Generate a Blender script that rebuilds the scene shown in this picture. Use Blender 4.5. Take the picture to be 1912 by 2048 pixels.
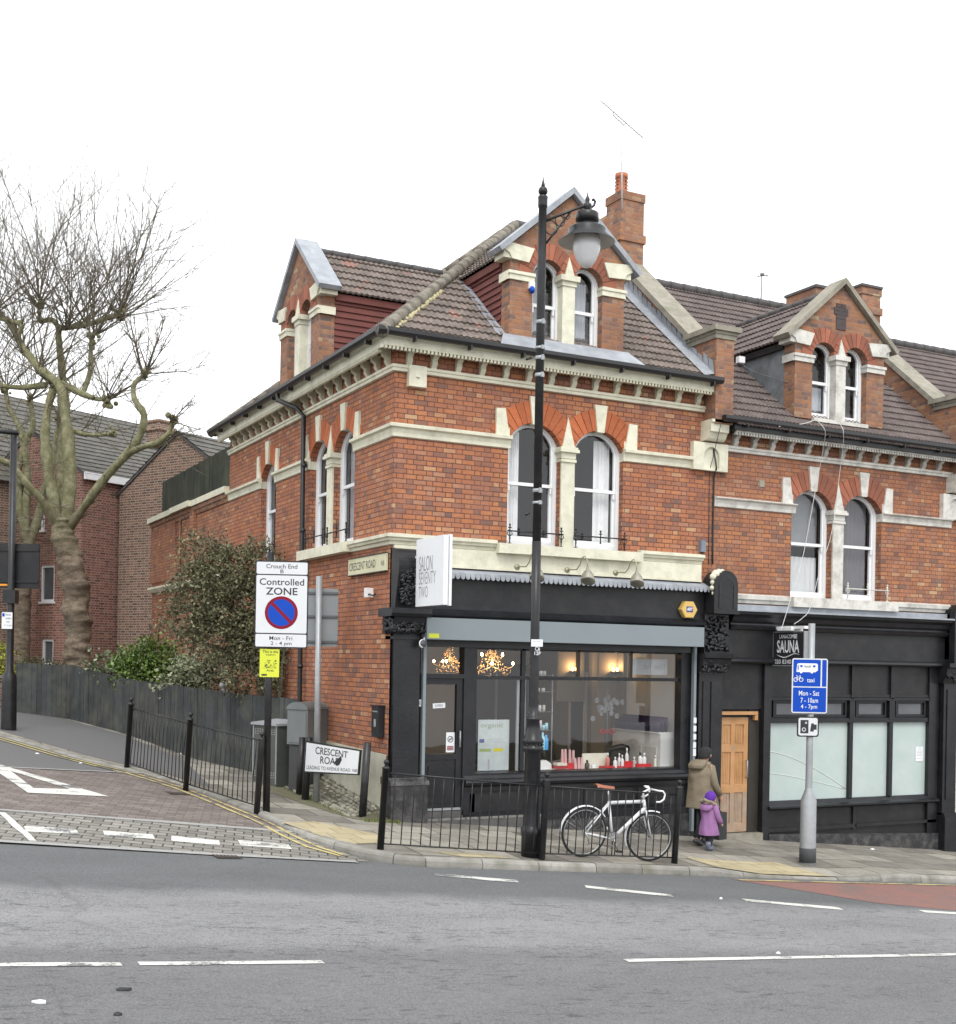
import bpy, bmesh, math, random
import numpy as np
from math import radians as R, sin, cos, pi, tau, sqrt, atan2
from mathutils import Vector, Matrix
from mathutils.geometry import tessellate_polygon
sc = bpy.context.scene
col = sc.collection
for o in list(bpy.data.objects): bpy.data.objects.remove(o)

# ------------------------------------------------------------------ camera (level view camera with a rising lens)
YAW, ROLL = 27.12788, 1.0449
FPX, CX, CY = 2462.57, 956.0, 1327.62          # focal length and principal point in photo pixels (1912 x 2048)
CAM = np.array([-7.53041472, -17.71511821, 2.54])
cy_, sy_ = cos(R(YAW)), sin(R(YAW))
M0 = np.stack([[cy_, 0, sy_], [-sy_, 0, cy_], [0, -1., 0]], 1)
cr_, sr_ = cos(R(ROLL)), sin(R(ROLL))
MC = np.array([[cr_, -sr_, 0], [sr_, cr_, 0], [0, 0, 1]]) @ M0
cam_d = bpy.data.cameras.new('camera'); cam = bpy.data.objects.new('camera', cam_d); col.objects.link(cam)
cam_d.sensor_fit = 'AUTO'; cam_d.sensor_width = 36; cam_d.lens = FPX / 2048 * 36
cam_d.shift_x = 0.0; cam_d.shift_y = (CY - 1024) / 2048
cam_d.clip_end = 2000; cam_d.clip_start = .1
rm = np.stack([MC[0], -MC[1], -MC[2]], 1)
cam.matrix_world = Matrix(((rm[0][0], rm[0][1], rm[0][2], CAM[0]), (rm[1][0], rm[1][1], rm[1][2], CAM[1]), (rm[2][0], rm[2][1], rm[2][2], CAM[2]), (0, 0, 0, 1)))
sc.camera = cam

# ------------------------------------------------------------------ world: bright overcast sky
SUN_EL, SUN_AZ = R(52), R(205)
w = bpy.data.worlds.new('World'); sc.world = w; w.use_nodes = True
nt = w.node_tree; nt.nodes.clear()
sky = nt.nodes.new('ShaderNodeTexSky'); sky.sky_type = 'NISHITA'; sky.sun_disc = False
sky.sun_elevation = SUN_EL; sky.sun_rotation = SUN_AZ; sky.air_density = 1.0; sky.dust_density = 3.0
hs = nt.nodes.new('ShaderNodeHueSaturation'); hs.inputs['Saturation'].default_value = .12
mx = nt.nodes.new('ShaderNodeMix'); mx.data_type = 'RGBA'; mx.inputs['Factor'].default_value = .72
mx.inputs['B'].default_value = (9.6, 9.75, 10.0, 1)       # even cloud layer
bg = nt.nodes.new('ShaderNodeBackground'); bg.inputs['Strength'].default_value = .15
wo = nt.nodes.new('ShaderNodeOutputWorld')
nt.links.new(sky.outputs[0], hs.inputs['Color']); nt.links.new(hs.outputs[0], mx.inputs['A'])
nt.links.new(mx.outputs['Result'], bg.inputs[0]); nt.links.new(bg.outputs[0], wo.inputs[0])
sun_d = bpy.data.lights.new('sun', 'SUN'); sun_d.energy = 1.1; sun_d.angle = R(22); sun_d.color = (1, .97, .93)
sun = bpy.data.objects.new('sun', sun_d); col.objects.link(sun)
# light comes from behind and a little left of the camera, high up
sun.rotation_euler = (R(38), 0, R(-24))
sc.view_settings.view_transform = 'Standard'; sc.view_settings.look = 'None'
sc.view_settings.exposure = .5; sc.view_settings.gamma = 1
sc.cycles.max_bounces = 6; sc.cycles.transparent_max_bounces = 12; sc.cycles.diffuse_bounces = 3; sc.cycles.glossy_bounces = 3
sc.cycles.caustics_reflective = False; sc.cycles.caustics_refractive = False

# ------------------------------------------------------------------ where photo pixels meet surfaces
def ray(px, py): return MC.T @ np.array([(px - CX) / FPX, (py - CY) / FPX, 1.])
def D(px, py, dep):
    d = ray(px, py); return Vector(CAM + dep * d / (MC[2] @ d))
def PF(px, py, y=0):
    d = ray(px, py); q = CAM + (y - CAM[1]) / d[1] * d; return (q[0], q[2])
def PS(px, py, x=0):
    d = ray(px, py); q = CAM + (x - CAM[0]) / d[0] * d; return (q[1], q[2])
def gz(x, y):
    x = max(-22., min(32., x)); y = max(-30., min(34., y))
    return .08760878 - .09167193 * x + .04770174 * y
def GP(px, py, off=0.):
    lo, hi = 2., 90.
    for i in range(50):
        m = (lo + hi) / 2; q = D(px, py, m)
        if q[2] > gz(q[0], q[1]) + off: lo = m
        else: hi = m
    return D(px, py, lo)
def dep_of(p): return float(MC[2] @ (np.array(p) - CAM))

# ------------------------------------------------------------------ mesh builder
def FR(u, v, w): return (u, -w, v)          # front facade: u right, v up, w towards the street
def SD(u, v, w): return (-w, u, v)          # side facade: u away from the corner, w towards the side road
def ID(u, v, w): return (u, v, w)
class MB:
    def __init__(s, tf=ID): s.v = []; s.f = []; s.sm = []; s.tf = tf
    def add(s, vs, fs, smooth=False):
        b = len(s.v); s.v += [tuple(s.tf(*p)) for p in vs]
        s.f += [tuple(i + b for i in f) for f in fs]; s.sm += [smooth] * len(fs); return s
    def box(s, u0, u1, v0, v1, w0, w1):
        return s.add([(u0, v0, w0), (u1, v0, w0), (u1, v1, w0), (u0, v1, w0), (u0, v0, w1), (u1, v0, w1), (u1, v1, w1), (u0, v1, w1)],
              [(0, 3, 2, 1), (4, 5, 6, 7), (0, 1, 5, 4), (1, 2, 6, 5), (2, 3, 7, 6), (3, 0, 4, 7)])
    def prism(s, poly, w0, w1):
        n = len(poly)
        s.add([(p[0], p[1], w0) for p in poly] + [(p[0], p[1], w1) for p in poly],
              [tuple(range(n))[::-1], tuple(range(n, 2 * n))] + [(i, (i + 1) % n, n + (i + 1) % n, n + i) for i in range(n)]); return s
    def hprism(s, poly, u0, u1, mitre=0.):          # profile in (w, v), extruded along u
        n = len(poly)
        return s.add([(u0 - mitre * p[0], p[1], p[0]) for p in poly] + [(u1, p[1], p[0]) for p in poly],
              [tuple(range(n))[::-1], tuple(range(n, 2 * n))] + [(i, (i + 1) % n, n + (i + 1) % n, n + i) for i in range(n)])
    def zprism(s, poly, z0, z1):                    # plan polygon (u, w) extruded in v
        n = len(poly)
        return s.add([(p[0], z0, p[1]) for p in poly] + [(p[0], z1, p[1]) for p in poly],
              [tuple(range(n))[::-1], tuple(range(n, 2 * n))] + [(i, (i + 1) % n, n + (i + 1) % n, n + i) for i in range(n)])
    def tube(s, pts, r, n=6, cap=True, smooth=True):
        pts = [Vector(p) for p in pts]; k = len(pts)
        if not hasattr(r, '__len__'): r = [r] * k
        vs = []; up = None
        for i, p in enumerate(pts):
            t = (pts[min(i + 1, k - 1)] - pts[max(i - 1, 0)])
            if t.length < 1e-9: t = Vector((0, 0, 1))
            t.normalize()
            if up is None:
                up = t.cross(Vector((0, 0, 1)))
                if up.length < .05: up = t.cross(Vector((1, 0, 0)))
            a = (up - t * up.dot(t))
            if a.length < 1e-6: a = t.orthogonal()
            a.normalize(); up = a; b = t.cross(a)
            for j in range(n):
                an = tau * j / n; vs.append(tuple(p + a * (cos(an) * r[i]) + b * (sin(an) * r[i])))
        fs = [(i * n + j, i * n + (j + 1) % n, (i + 1) * n + (j + 1) % n, (i + 1) * n + j) for i in range(k - 1) for j in range(n)]
        if cap: fs += [tuple(range(n))[::-1], tuple(range((k - 1) * n, k * n))]
        return s.add(vs, fs, smooth)
    def lathe(s, prof, c=(0, 0, 0), n=16, smooth=True, sx=1, sy=1, cap=True):   # prof (r, h); axis is the third raw axis for ID, v for facades
        vs = []
        for r, h in prof:
            for j in range(n):
                a = tau * j / n
                if s.tf is ID: vs.append((c[0] + r * cos(a) * sx, c[1] + r * sin(a) * sy, c[2] + h))
                else: vs.append((c[0] + r * cos(a) * sx, c[1] + h, c[2] + r * sin(a) * sy))
        k = len(prof)
        fs = [(i * n + j, i * n + (j + 1) % n, (i + 1) * n + (j + 1) % n, (i + 1) * n + j) for i in range(k - 1) for j in range(n)]
        if cap: fs += [tuple(range(n))[::-1], tuple(range((k - 1) * n, k * n))]
        return s.add(vs, fs, smooth)
    def ball(s, c, r, n=12, m=8, sc3=(1, 1, 1), smooth=True):
        vs = []
        for i in range(m + 1):
            t = pi * i / m
            for j in range(n):
                a = tau * j / n
                vs.append((c[0] + r * sc3[0] * sin(t) * cos(a), c[1] + r * sc3[1] * sin(t) * sin(a), c[2] + r * sc3[2] * cos(t)))
        fs = [(i * n + j, i * n + (j + 1) % n, (i + 1) * n + (j + 1) % n, (i + 1) * n + j) for i in range(m) for j in range(n)]
        return s.add(vs, fs, smooth)
    def quad(s, a, b, c, d): return s.add([a, b, c, d], [(0, 1, 2, 3)])
    def tess(s, outer, holes, w=0.):
        loops = [[Vector((p[0], p[1], 0)) for p in outer]] + [[Vector((p[0], p[1], 0)) for p in h] for h in holes]
        tris = tessellate_polygon(loops)
        flat = [p for l in loops for p in l]
        return s.add([(p.x, p.y, w) for p in flat], [tuple(t) for t in tris])
    def build(s, name, mat, parent=None, label=None, cat=None, group=None, kind=None, recalc=True, loc=None, rotz=0, weld=False):
        me = bpy.data.meshes.new(name)
        me.from_pydata(s.v, [], s.f)
        me.polygons.foreach_set('use_smooth', s.sm)
        if recalc or weld:
            bm = bmesh.new(); bm.from_mesh(me)
            bmesh.ops.remove_doubles(bm, verts=bm.verts, dist=1e-5)
            bmesh.ops.recalc_face_normals(bm, faces=bm.faces)
            bm.to_mesh(me); bm.free()
        me.materials.append(mat)
        o = bpy.data.objects.new(name, me); col.objects.link(o)
        if parent is not None: o.parent = parent
        if loc is not None:
            o.location = loc
        o.rotation_euler.z = rotz
        return tag(o, label, cat, group, kind)
def tag(o, label=None, cat=None, group=None, kind=None):
    if label: o['label'] = label
    if cat: o['category'] = cat
    if group: o['group'] = group
    if kind: o['kind'] = kind
    return o
def thing(name, label, cat, loc=(0, 0, 0), rotz=0, group=None):
    o = bpy.data.objects.new(name, None); col.objects.link(o); o.empty_display_size = .2
    o.location = loc; o.rotation_euler = (0, 0, rotz)
    return tag(o, label, cat, group)
def copy_tree(o, parent=None):
    c = o.copy(); col.objects.link(c)
    if parent is not None: c.parent = parent
    for ch in [k for k in bpy.data.objects if k.parent == o]: copy_tree(ch, c)
    return c
def text_mb(mb, s, u0, u1, v0, v1, w=.004, bold=0., keep=False, mirror=False):
    """lettering fitted to a rectangle of the builder's (u, v) plane"""
    cu = bpy.data.curves.new('t', 'FONT'); cu.body = s; cu.size = 1; cu.resolution_u = 3; cu.offset = bold
    ob = bpy.data.objects.new('t', cu); me = bpy.data.meshes.new_from_object(ob)
    vs = [v.co.copy() for v in me.vertices]; fs = [tuple(p.vertices) for p in me.polygons]
    if vs:
        x0 = min(v.x for v in vs); x1 = max(v.x for v in vs); y0 = min(v.y for v in vs); y1 = max(v.y for v in vs)
        sx = (u1 - u0) / (x1 - x0); sy = (v1 - v0) / (y1 - y0)
        out = []
        for v in vs:
            fx = (v.x - x0) * sx
            if mirror: fx = (u1 - u0) - fx
            out.append((u0 + fx, v0 + (v.y - y0) * sy, w))
        mb.add(out, fs)
    bpy.data.objects.remove(ob); bpy.data.curves.remove(cu); bpy.data.meshes.remove(me)
    return mb

# ------------------------------------------------------------------ materials
def nodes(m):
    m.use_nodes = True; t = m.node_tree; t.nodes.clear()
    o = t.nodes.new('ShaderNodeOutputMaterial'); b = t.nodes.new('ShaderNodeBsdfPrincipled'); t.links.new(b.outputs[0], o.inputs[0])
    return t, b, o
def N(t, ty, **k):
    n = t.nodes.new(ty)
    for a, v in k.items():
        if a.startswith('i_'): n.inputs[a[2:].replace('_', ' ')].default_value = v
        else: setattr(n, a, v)
    return n
def L(t, a, b): t.links.new(a, b)
def math_(t, op, a, b=None, c=None):
    n = t.nodes.new('ShaderNodeMath'); n.operation = op
    for i, x in enumerate((a, b, c)):
        if x is None: continue
        if hasattr(x, 'is_output') or hasattr(x, 'links'): t.links.new(x, n.inputs[i])
        else: n.inputs[i].default_value = x
    return n.outputs[0]
def mixc(t, f, a, b, bt='MIX'):
    n = t.nodes.new('ShaderNodeMix'); n.data_type = 'RGBA'; n.blend_type = bt
    for nm, x in (('Factor', f), ('A', a), ('B', b)):
        if hasattr(x, 'links'): t.links.new(x, n.inputs[nm])
        elif nm == 'Factor': n.inputs[nm].default_value = x
        else: n.inputs[nm].default_value = (*x, 1)
    return n.outputs['Result']
def ramp(t, f, stops):
    n = t.nodes.new('ShaderNodeValToRGB'); e = n.color_ramp.elements
    while len(e) > 1: e.remove(e[-1])
    e[0].position = stops[0][0]; e[0].color = (*stops[0][1], 1) if hasattr(stops[0][1], '__len__') else (stops[0][1],) * 3 + (1,)
    for p, c in stops[1:]:
        x = e.new(p); x.color = (*c, 1) if hasattr(c, '__len__') else (c, c, c, 1)
    t.links.new(f, n.inputs[0]); return n.outputs[0]
def noise(t, vec, scale, detail=4, rough=.6):
    n = N(t, 'ShaderNodeTexNoise'); n.inputs['Scale'].default_value = scale; n.inputs['Detail'].default_value = detail
    n.inputs['Roughness'].default_value = rough
    if vec is not None: t.links.new(vec, n.inputs['Vector'])
    return n.outputs['Fac']
def bump(t, b, h, strength=.3, dist=.01):
    n = N(t, 'ShaderNodeBump'); n.inputs['Strength'].default_value = strength; n.inputs['Distance'].default_value = dist
    t.links.new(h, n.inputs['Height']); t.links.new(n.outputs[0], b.inputs['Normal'])
_mats = {}
def mat(name, c, rough=.6, var=.12, scale=6., metal=0., bs=0., bscale=40., dirt=None, dscale=1.3, damt=.5, spec=.5, island=0.):
    if name in _mats: return _mats[name]
    m = bpy.data.materials.new(name); t, b, o = nodes(m)
    tc = N(t, 'ShaderNodeTexCoord').outputs['Object']
    n1 = noise(t, tc, scale, 5)
    f = ramp(t, n1, [(.25, 1 - var), (.75, 1 + var)])
    cc = mixc(t, 1., c, f, 'MULTIPLY')
    if island:
        g = N(t, 'ShaderNodeNewGeometry').outputs['Random Per Island']
        cc = mixc(t, 1., cc, ramp(t, g, [(0, 1 - island), (1, 1 + island)]), 'MULTIPLY')
    if dirt:
        n2 = noise(t, tc, dscale, 8, .7)
        cc = mixc(t, math_(t, 'MULTIPLY', ramp(t, n2, [(.45, 0.), (.68, 1.)]), damt), cc, dirt)
    L(t, cc, b.inputs['Base Color'])
    b.inputs['Roughness'].default_value = rough; b.inputs['Metallic'].default_value = metal
    b.inputs['Specular IOR Level'].default_value = spec
    if bs: bump(t, b, noise(t, tc, bscale, 4), bs, .01)
    _mats[name] = m; return m
def emit(name, c, s):
    m = bpy.data.materials.new(name); t, b, o = nodes(m)
    b.inputs['Emission Color'].default_value = (*c, 1); b.inputs['Emission Strength'].default_value = s; b.inputs['Base Color'].default_value = (*c, 1)
    return m
def glass(name, tint=(1, 1, 1), refl=1.0):
    m = bpy.data.materials.new(name); m.use_nodes = True; t = m.node_tree; t.nodes.clear()
    o = t.nodes.new('ShaderNodeOutputMaterial')
    tr = N(t, 'ShaderNodeBsdfTransparent'); tr.inputs[0].default_value = (*tint, 1)
    gl = N(t, 'ShaderNodeBsdfGlossy'); gl.inputs['Roughness'].default_value = .02; gl.inputs[0].default_value = (refl, refl, refl, 1)
    ge = N(t, 'ShaderNodeNewGeometry'); dt = N(t, 'ShaderNodeVectorMath', operation='DOT_PRODUCT')
    L(t, ge.outputs['Normal'], dt.inputs[0]); L(t, ge.outputs['Incoming'], dt.inputs[1])
    c5 = math_(t, 'POWER', math_(t, 'SUBTRACT', 1., math_(t, 'ABSOLUTE', dt.outputs['Value'])), 5.)
    fres = math_(t, 'MULTIPLY_ADD', c5, .9, .055)
    tc = N(t, 'ShaderNodeTexCoord').outputs['Object']
    bp = N(t, 'ShaderNodeBump'); bp.inputs['Strength'].default_value = .08; bp.inputs['Distance'].default_value = .02
    L(t, noise(t, tc, 2.2, 1), bp.inputs['Height']); L(t, bp.outputs[0], gl.inputs['Normal'])
    mxs = N(t, 'ShaderNodeMixShader'); L(t, fres, mxs.inputs[0]); L(t, tr.outputs[0], mxs.inputs[1]); L(t, gl.outputs[0], mxs.inputs[2])
    L(t, mxs.outputs[0], o.inputs[0]); return m
def planar_uv(t):
    """(u, v) in metres on whichever upright face is being shaded, object space"""
    tc = N(t, 'ShaderNodeTexCoord'); sp = N(t, 'ShaderNodeSeparateXYZ'); L(t, tc.outputs['Object'], sp.inputs[0])
    sn = N(t, 'ShaderNodeSeparateXYZ'); L(t, tc.outputs['Normal'], sn.inputs[0])
    ax = math_(t, 'ABSOLUTE', sn.outputs[0]); ay = math_(t, 'ABSOLUTE', sn.outputs[1])
    k = math_(t, 'GREATER_THAN', ax, ay)
    u = math_(t, 'ADD', math_(t, 'MULTIPLY', sp.outputs[1], k), math_(t, 'MULTIPLY', sp.outputs[0], math_(t, 'SUBTRACT', 1., k)))
    return tc.outputs['Object'], u, sp.outputs[2]
def brick(name, stops, mortar, bw=.228, hw=.113, rh=.0765, mo=.0055, stain=(.05, .04, .04), stain_amt=.35, eff=None, eff_amt=0.):
    m = bpy.data.materials.new(name); t, b, o = nodes(m)
    P, u, v = planar_uv(t)
    per = bw + hw
    row = math_(t, 'FLOOR', math_(t, 'DIVIDE', v, rh))
    fv = math_(t, 'SUBTRACT', math_(t, 'DIVIDE', v, rh), row)
    odd = math_(t, 'ABSOLUTE', math_(t, 'MODULO', row, 2.))
    uu = math_(t, 'DIVIDE', math_(t, 'ADD', u, math_(t, 'MULTIPLY', odd, per / 2)), per)
    cl = math_(t, 'FLOOR', uu); fu = math_(t, 'MULTIPLY', math_(t, 'SUBTRACT', uu, cl), per)
    hd = math_(t, 'GREATER_THAN', fu, bw)
    idx = math_(t, 'ADD', math_(t, 'MULTIPLY', cl, 2.), hd)
    cb = N(t, 'ShaderNodeCombineXYZ'); L(t, idx, cb.inputs[0]); L(t, row, cb.inputs[1])
    wn = N(t, 'ShaderNodeTexWhiteNoise'); L(t, cb.outputs[0], wn.inputs['Vector'])
    base = ramp(t, wn.outputs['Value'], stops)
    # mortar mask
    e1 = math_(t, 'MINIMUM', fu, math_(t, 'ABSOLUTE', math_(t, 'SUBTRACT', fu, bw)))
    e1 = math_(t, 'MINIMUM', e1, math_(t, 'SUBTRACT', per, fu))
    e2 = math_(t, 'MULTIPLY', math_(t, 'MINIMUM', fv, math_(t, 'SUBTRACT', 1., fv)), rh)
    wob = math_(t, 'MULTIPLY', math_(t, 'SUBTRACT', noise(t, P, 30, 4), .5), .012)
    e = math_(t, 'ADD', math_(t, 'MINIMUM', e1, e2), wob)
    mask = math_(t, 'LESS_THAN', e, mo)
    n1 = noise(t, P, 48, 5, .7); base = mixc(t, 1., base, ramp(t, n1, [(.25, .72), (.75, 1.24)]), 'MULTIPLY')
    n7 = noise(t, P, 13, 4, .7); base = mixc(t, math_(t, 'MULTIPLY', ramp(t, n7, [(.56, 0.), (.72, 1.)]), .5), base, (.27, .17, .13))
    base = mixc(t, ramp(t, noise(t, P, 21, 2), [(.78, 0.), (.81, .9)]), base, (.6, .52, .45))
    base = mixc(t, mask, base, mortar)
    n2 = noise(t, P, .9, 6, .65)
    base = mixc(t, math_(t, 'MULTIPLY', ramp(t, n2, [(.42, 0.), (.7, 1.)]), stain_amt), base, stain)
    n4 = noise(t, P, 5.5, 5, .7)
    base = mixc(t, 1., base, ramp(t, n4, [(.25, .86), (.75, 1.14)]), 'MULTIPLY')
    if eff:
        n3 = noise(t, P, 1.7, 7, .75)
        base = mixc(t, math_(t, 'MULTIPLY', ramp(t, n3, [(.5, 0.), (.72, 1.)]), eff_amt), base, eff)
    L(t, base, b.inputs['Base Color']); b.inputs['Roughness'].default_value = .88; b.inputs['Specular IOR Level'].default_value = .25
    h = math_(t, 'ADD', math_(t, 'MINIMUM', math_(t, 'MULTIPLY', e, 90.), 1.), math_(t, 'MULTIPLY', n1, .5))
    bump(t, b, h, .55, .006)
    return m
BR = [(0, (.17, .11, .09)), (.05, (.23, .125, .095)), (.12, (.29, .14, .095)), (.32, (.35, .15, .09)), (.6, (.4, .165, .085)), (.84, (.45, .185, .085)), (.93, (.36, .19, .13)), (.975, (.48, .26, .14)), (1, (.48, .32, .19))]
m_brick = brick('red_brick', BR, (.13, .06, .045), stain=(.24, .09, .055), stain_amt=.45, rh=.0785, mo=.0075, eff=(.45, .24, .17), eff_amt=.25)
m_brick2 = brick('weathered_red_brick', [(p, tuple(x * k for x, k in zip(c, (.92, .98, 1.0)))) for p, c in BR], (.14, .07, .05), stain=(.19, .08, .055), stain_amt=.5, rh=.0785, mo=.0072, eff=(.48, .28, .2), eff_amt=.3)
m_brick_d = brick('dormer_brick', [(p, tuple(x * k for x, k in zip(c, (.82, .95, 1.05)))) for p, c in BR], (.26, .18, .13), mo=.006, stain=(.1, .05, .04), stain_amt=.45, eff=(.4, .28, .2), eff_amt=.3)
m_brown = brick('brown_brick', [(0, (.1, .065, .05)), (.3, (.16, .09, .065)), (.6, (.2, .11, .08)), (.85, (.25, .135, .095)), (1, (.29, .17, .12))], (.38, .32, .26), mo=.011, stain=(.2, .15, .12), stain_amt=.3)
m_brown2 = brick('reddish_brown_brick', [(0, (.12, .06, .048)), (.3, (.2, .085, .064)), (.6, (.24, .1, .075)), (.85, (.29, .125, .09)), (1, (.33, .17, .13))], (.36, .28, .235), mo=.0095, stain=(.22, .12, .1), stain_amt=.3)
m_arch = mat('rubbed_orange_brick', (.42, .12, .045), .85, .15, 14, bs=.3, island=.16, dirt=(.22, .07, .04), damt=.3, dscale=3)
m_arch_d = mat('soot_orange_brick', (.3, .105, .06), .85, .2, 12, bs=.3, island=.25, dirt=(.12, .06, .05), damt=.5, dscale=3)
m_cream = mat('cream_masonry_paint', (.69, .67, .53), .6, .07, 5, bs=.4, bscale=50, dirt=(.33, .32, .24), dscale=3.5, damt=.45)
m_stucco = mat('old_white_masonry_paint', (.62, .61, .56), .65, .1, 6, bs=.5, bscale=40, dirt=(.24, .23, .2), dscale=4, damt=.65)
m_white = mat('white_gloss_paint', (.78, .79, .8), .35, .03, 4, dirt=(.5, .5, .48), damt=.15)
m_upvc = mat('white_plastic', (.8, .81, .82), .3, .02)
m_blackp = mat('black_gloss_paint', (.011, .0115, .014), .34, .25, 5, bs=.25, bscale=26, dirt=(.035, .035, .037), dscale=3, damt=.4, spec=.4)
m_blackp2 = mat('faded_black_paint', (.014, .0145, .016), .42, .25, 4, bs=.2, bscale=22, dirt=(.042, .04, .04), dscale=2.2, damt=.45, spec=.35)
m_plinth = mat('scuffed_black_plinth', (.022, .022, .024), .6, .3, 5, bs=.3, dirt=(.16, .15, .14), dscale=5, damt=.5)
m_iron = mat('black_iron_paint', (.013, .0135, .015), .35, .2, 8, dirt=(.06, .06, .06), dscale=6, damt=.25, spec=.4)
m_gutter = mat('black_gutter_plastic', (.016, .016, .017), .4, .2)
m_lead = mat('lead_sheet', (.27, .29, .32), .5, .2, 3, bs=.3, bscale=12, dirt=(.45, .47, .5), dscale=4, damt=.5)
m_stone = mat('weathered_coping_stone', (.29, .27, .22), .9, .2, 7, bs=.6, bscale=35, dirt=(.13, .13, .09), dscale=3, damt=.6)
m_shutter = mat('grey_shutter_box', (.2, .235, .25), .4, .03, 2)
m_glass = glass('window_glass')
m_glass_d = glass('old_window_glass', (.72, .74, .77))
m_frost = mat('frosted_window_film', (.42, .5, .48), .32, .05, 2, dirt=(.6, .63, .62), dscale=1.2, damt=.3)
m_curtain = mat('pale_net_curtain', (.78, .79, .8), .9, .1, 5)
m_blind = mat('pale_roller_blind', (.55, .57, .58), .8, .05, 3)
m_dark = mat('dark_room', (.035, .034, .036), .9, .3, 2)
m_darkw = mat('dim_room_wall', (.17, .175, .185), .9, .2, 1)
m_pine = mat('varnished_door_wood', (.48, .25, .1), .5, .25, 3, dirt=(.4, .27, .16), dscale=3, damt=.5)
m_alu = mat('galvanised_steel', (.33, .35, .36), .45, .12, 8, metal=.35, dirt=(.22, .23, .24), damt=.4)
m_signgrey = mat('sign_back_grey', (.21, .225, .235), .55, .08, 3)
m_signwhite = mat('sign_white_sheet', (.72, .74, .76), .4, .03)
m_signlight = mat('grey_white_sign_face', (.6, .62, .64), .4, .03)
m_ink = mat('black_lettering', (.02, .02, .022), .5, .02)
m_red = mat('sign_red', (.2, .003, .015), .45, .04, spec=.25)
m_blue = mat('sign_blue', (.001, .055, .4), .45, .04, spec=.25)
m_yellow = mat('yellow_notice', (.58, .63, .04), .5, .04)
m_brass = mat('aged_brass', (.36, .34, .22), .4, .2, 12, metal=.4)
m_rust = mat('terracotta', (.45, .15, .07), .8, .2, 9)
m_timber_fence = mat('dark_stained_timber', (.032, .036, .037), .75, .35, 3, bs=.4, bscale=18, dirt=(.1, .1, .075), dscale=1.8, damt=.6, island=.3)
m_terr_fence = mat('green_black_timber', (.016, .02, .012), .8, .35, 3, bs=.4, bscale=18, dirt=(.07, .08, .045), dscale=1.2, damt=.6, island=.3)
m_tilehung = mat('red_hung_tile', (.15, .045, .037), .8, .2, 8, bs=.3, dirt=(.08, .035, .03), dscale=4, damt=.5)
def tile_mat(name, a, b_, lich, la, salmon=0.):
    m = bpy.data.materials.new(name); t, b, o = nodes(m)
    P = N(t, 'ShaderNodeTexCoord').outputs['Object']
    c = mixc(t, ramp(t, noise(t, P, 7, 5), [(.3, 0.), (.7, 1.)]), a, b_)
    vo = N(t, 'ShaderNodeTexVoronoi'); vo.inputs['Scale'].default_value = 3.6; L(t, P, vo.inputs['Vector'])
    c = mixc(t, 1., c, ramp(t, vo.outputs['Color'], [(0, .75), (1, 1.2)]), 'MULTIPLY')
    if salmon:
        c = mixc(t, math_(t, 'MULTIPLY', ramp(t, noise(t, P, 1.9, 3), [(.63, 0.), (.68, 1.)]), salmon), c, (.33, .15, .11))
    c = mixc(t, math_(t, 'MULTIPLY', ramp(t, noise(t, P, 22, 6, .7), [(.55, 0.), (.7, 1.)]), la), c, lich)
    L(t, c, b.inputs['Base Color']); b.inputs['Roughness'].default_value = .85; b.inputs['Specular IOR Level'].default_value = .3
    bump(t, b, noise(t, P, 60, 4), .3, .005); return m
m_tile = tile_mat('brown_grey_concrete_tile', (.11, .088, .078), (.2, .165, .145), (.42, .4, .33), .45, .55)
m_tile2 = tile_mat('brown_concrete_tile', (.105, .084, .08), (.165, .135, .125), (.25, .22, .2), .3)
m_tile3 = tile_mat('slate_grey_tile', (.085, .08, .07), (.15, .145, .13), (.3, .3, .25), .35)
m_ridge = mat('lichened_hip_tile', (.15, .13, .105), .9, .3, 9, bs=.7, bscale=25, dirt=(.4, .39, .32), dscale=4, damt=.6)
m_ridge2 = mat('dark_ridge_tile', (.09, .085, .085), .85, .2, 6, bs=.3)
m_mortar = mat('yellowed_mortar', (.42, .38, .22), .9, .25, 14, bs=.6)

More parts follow.
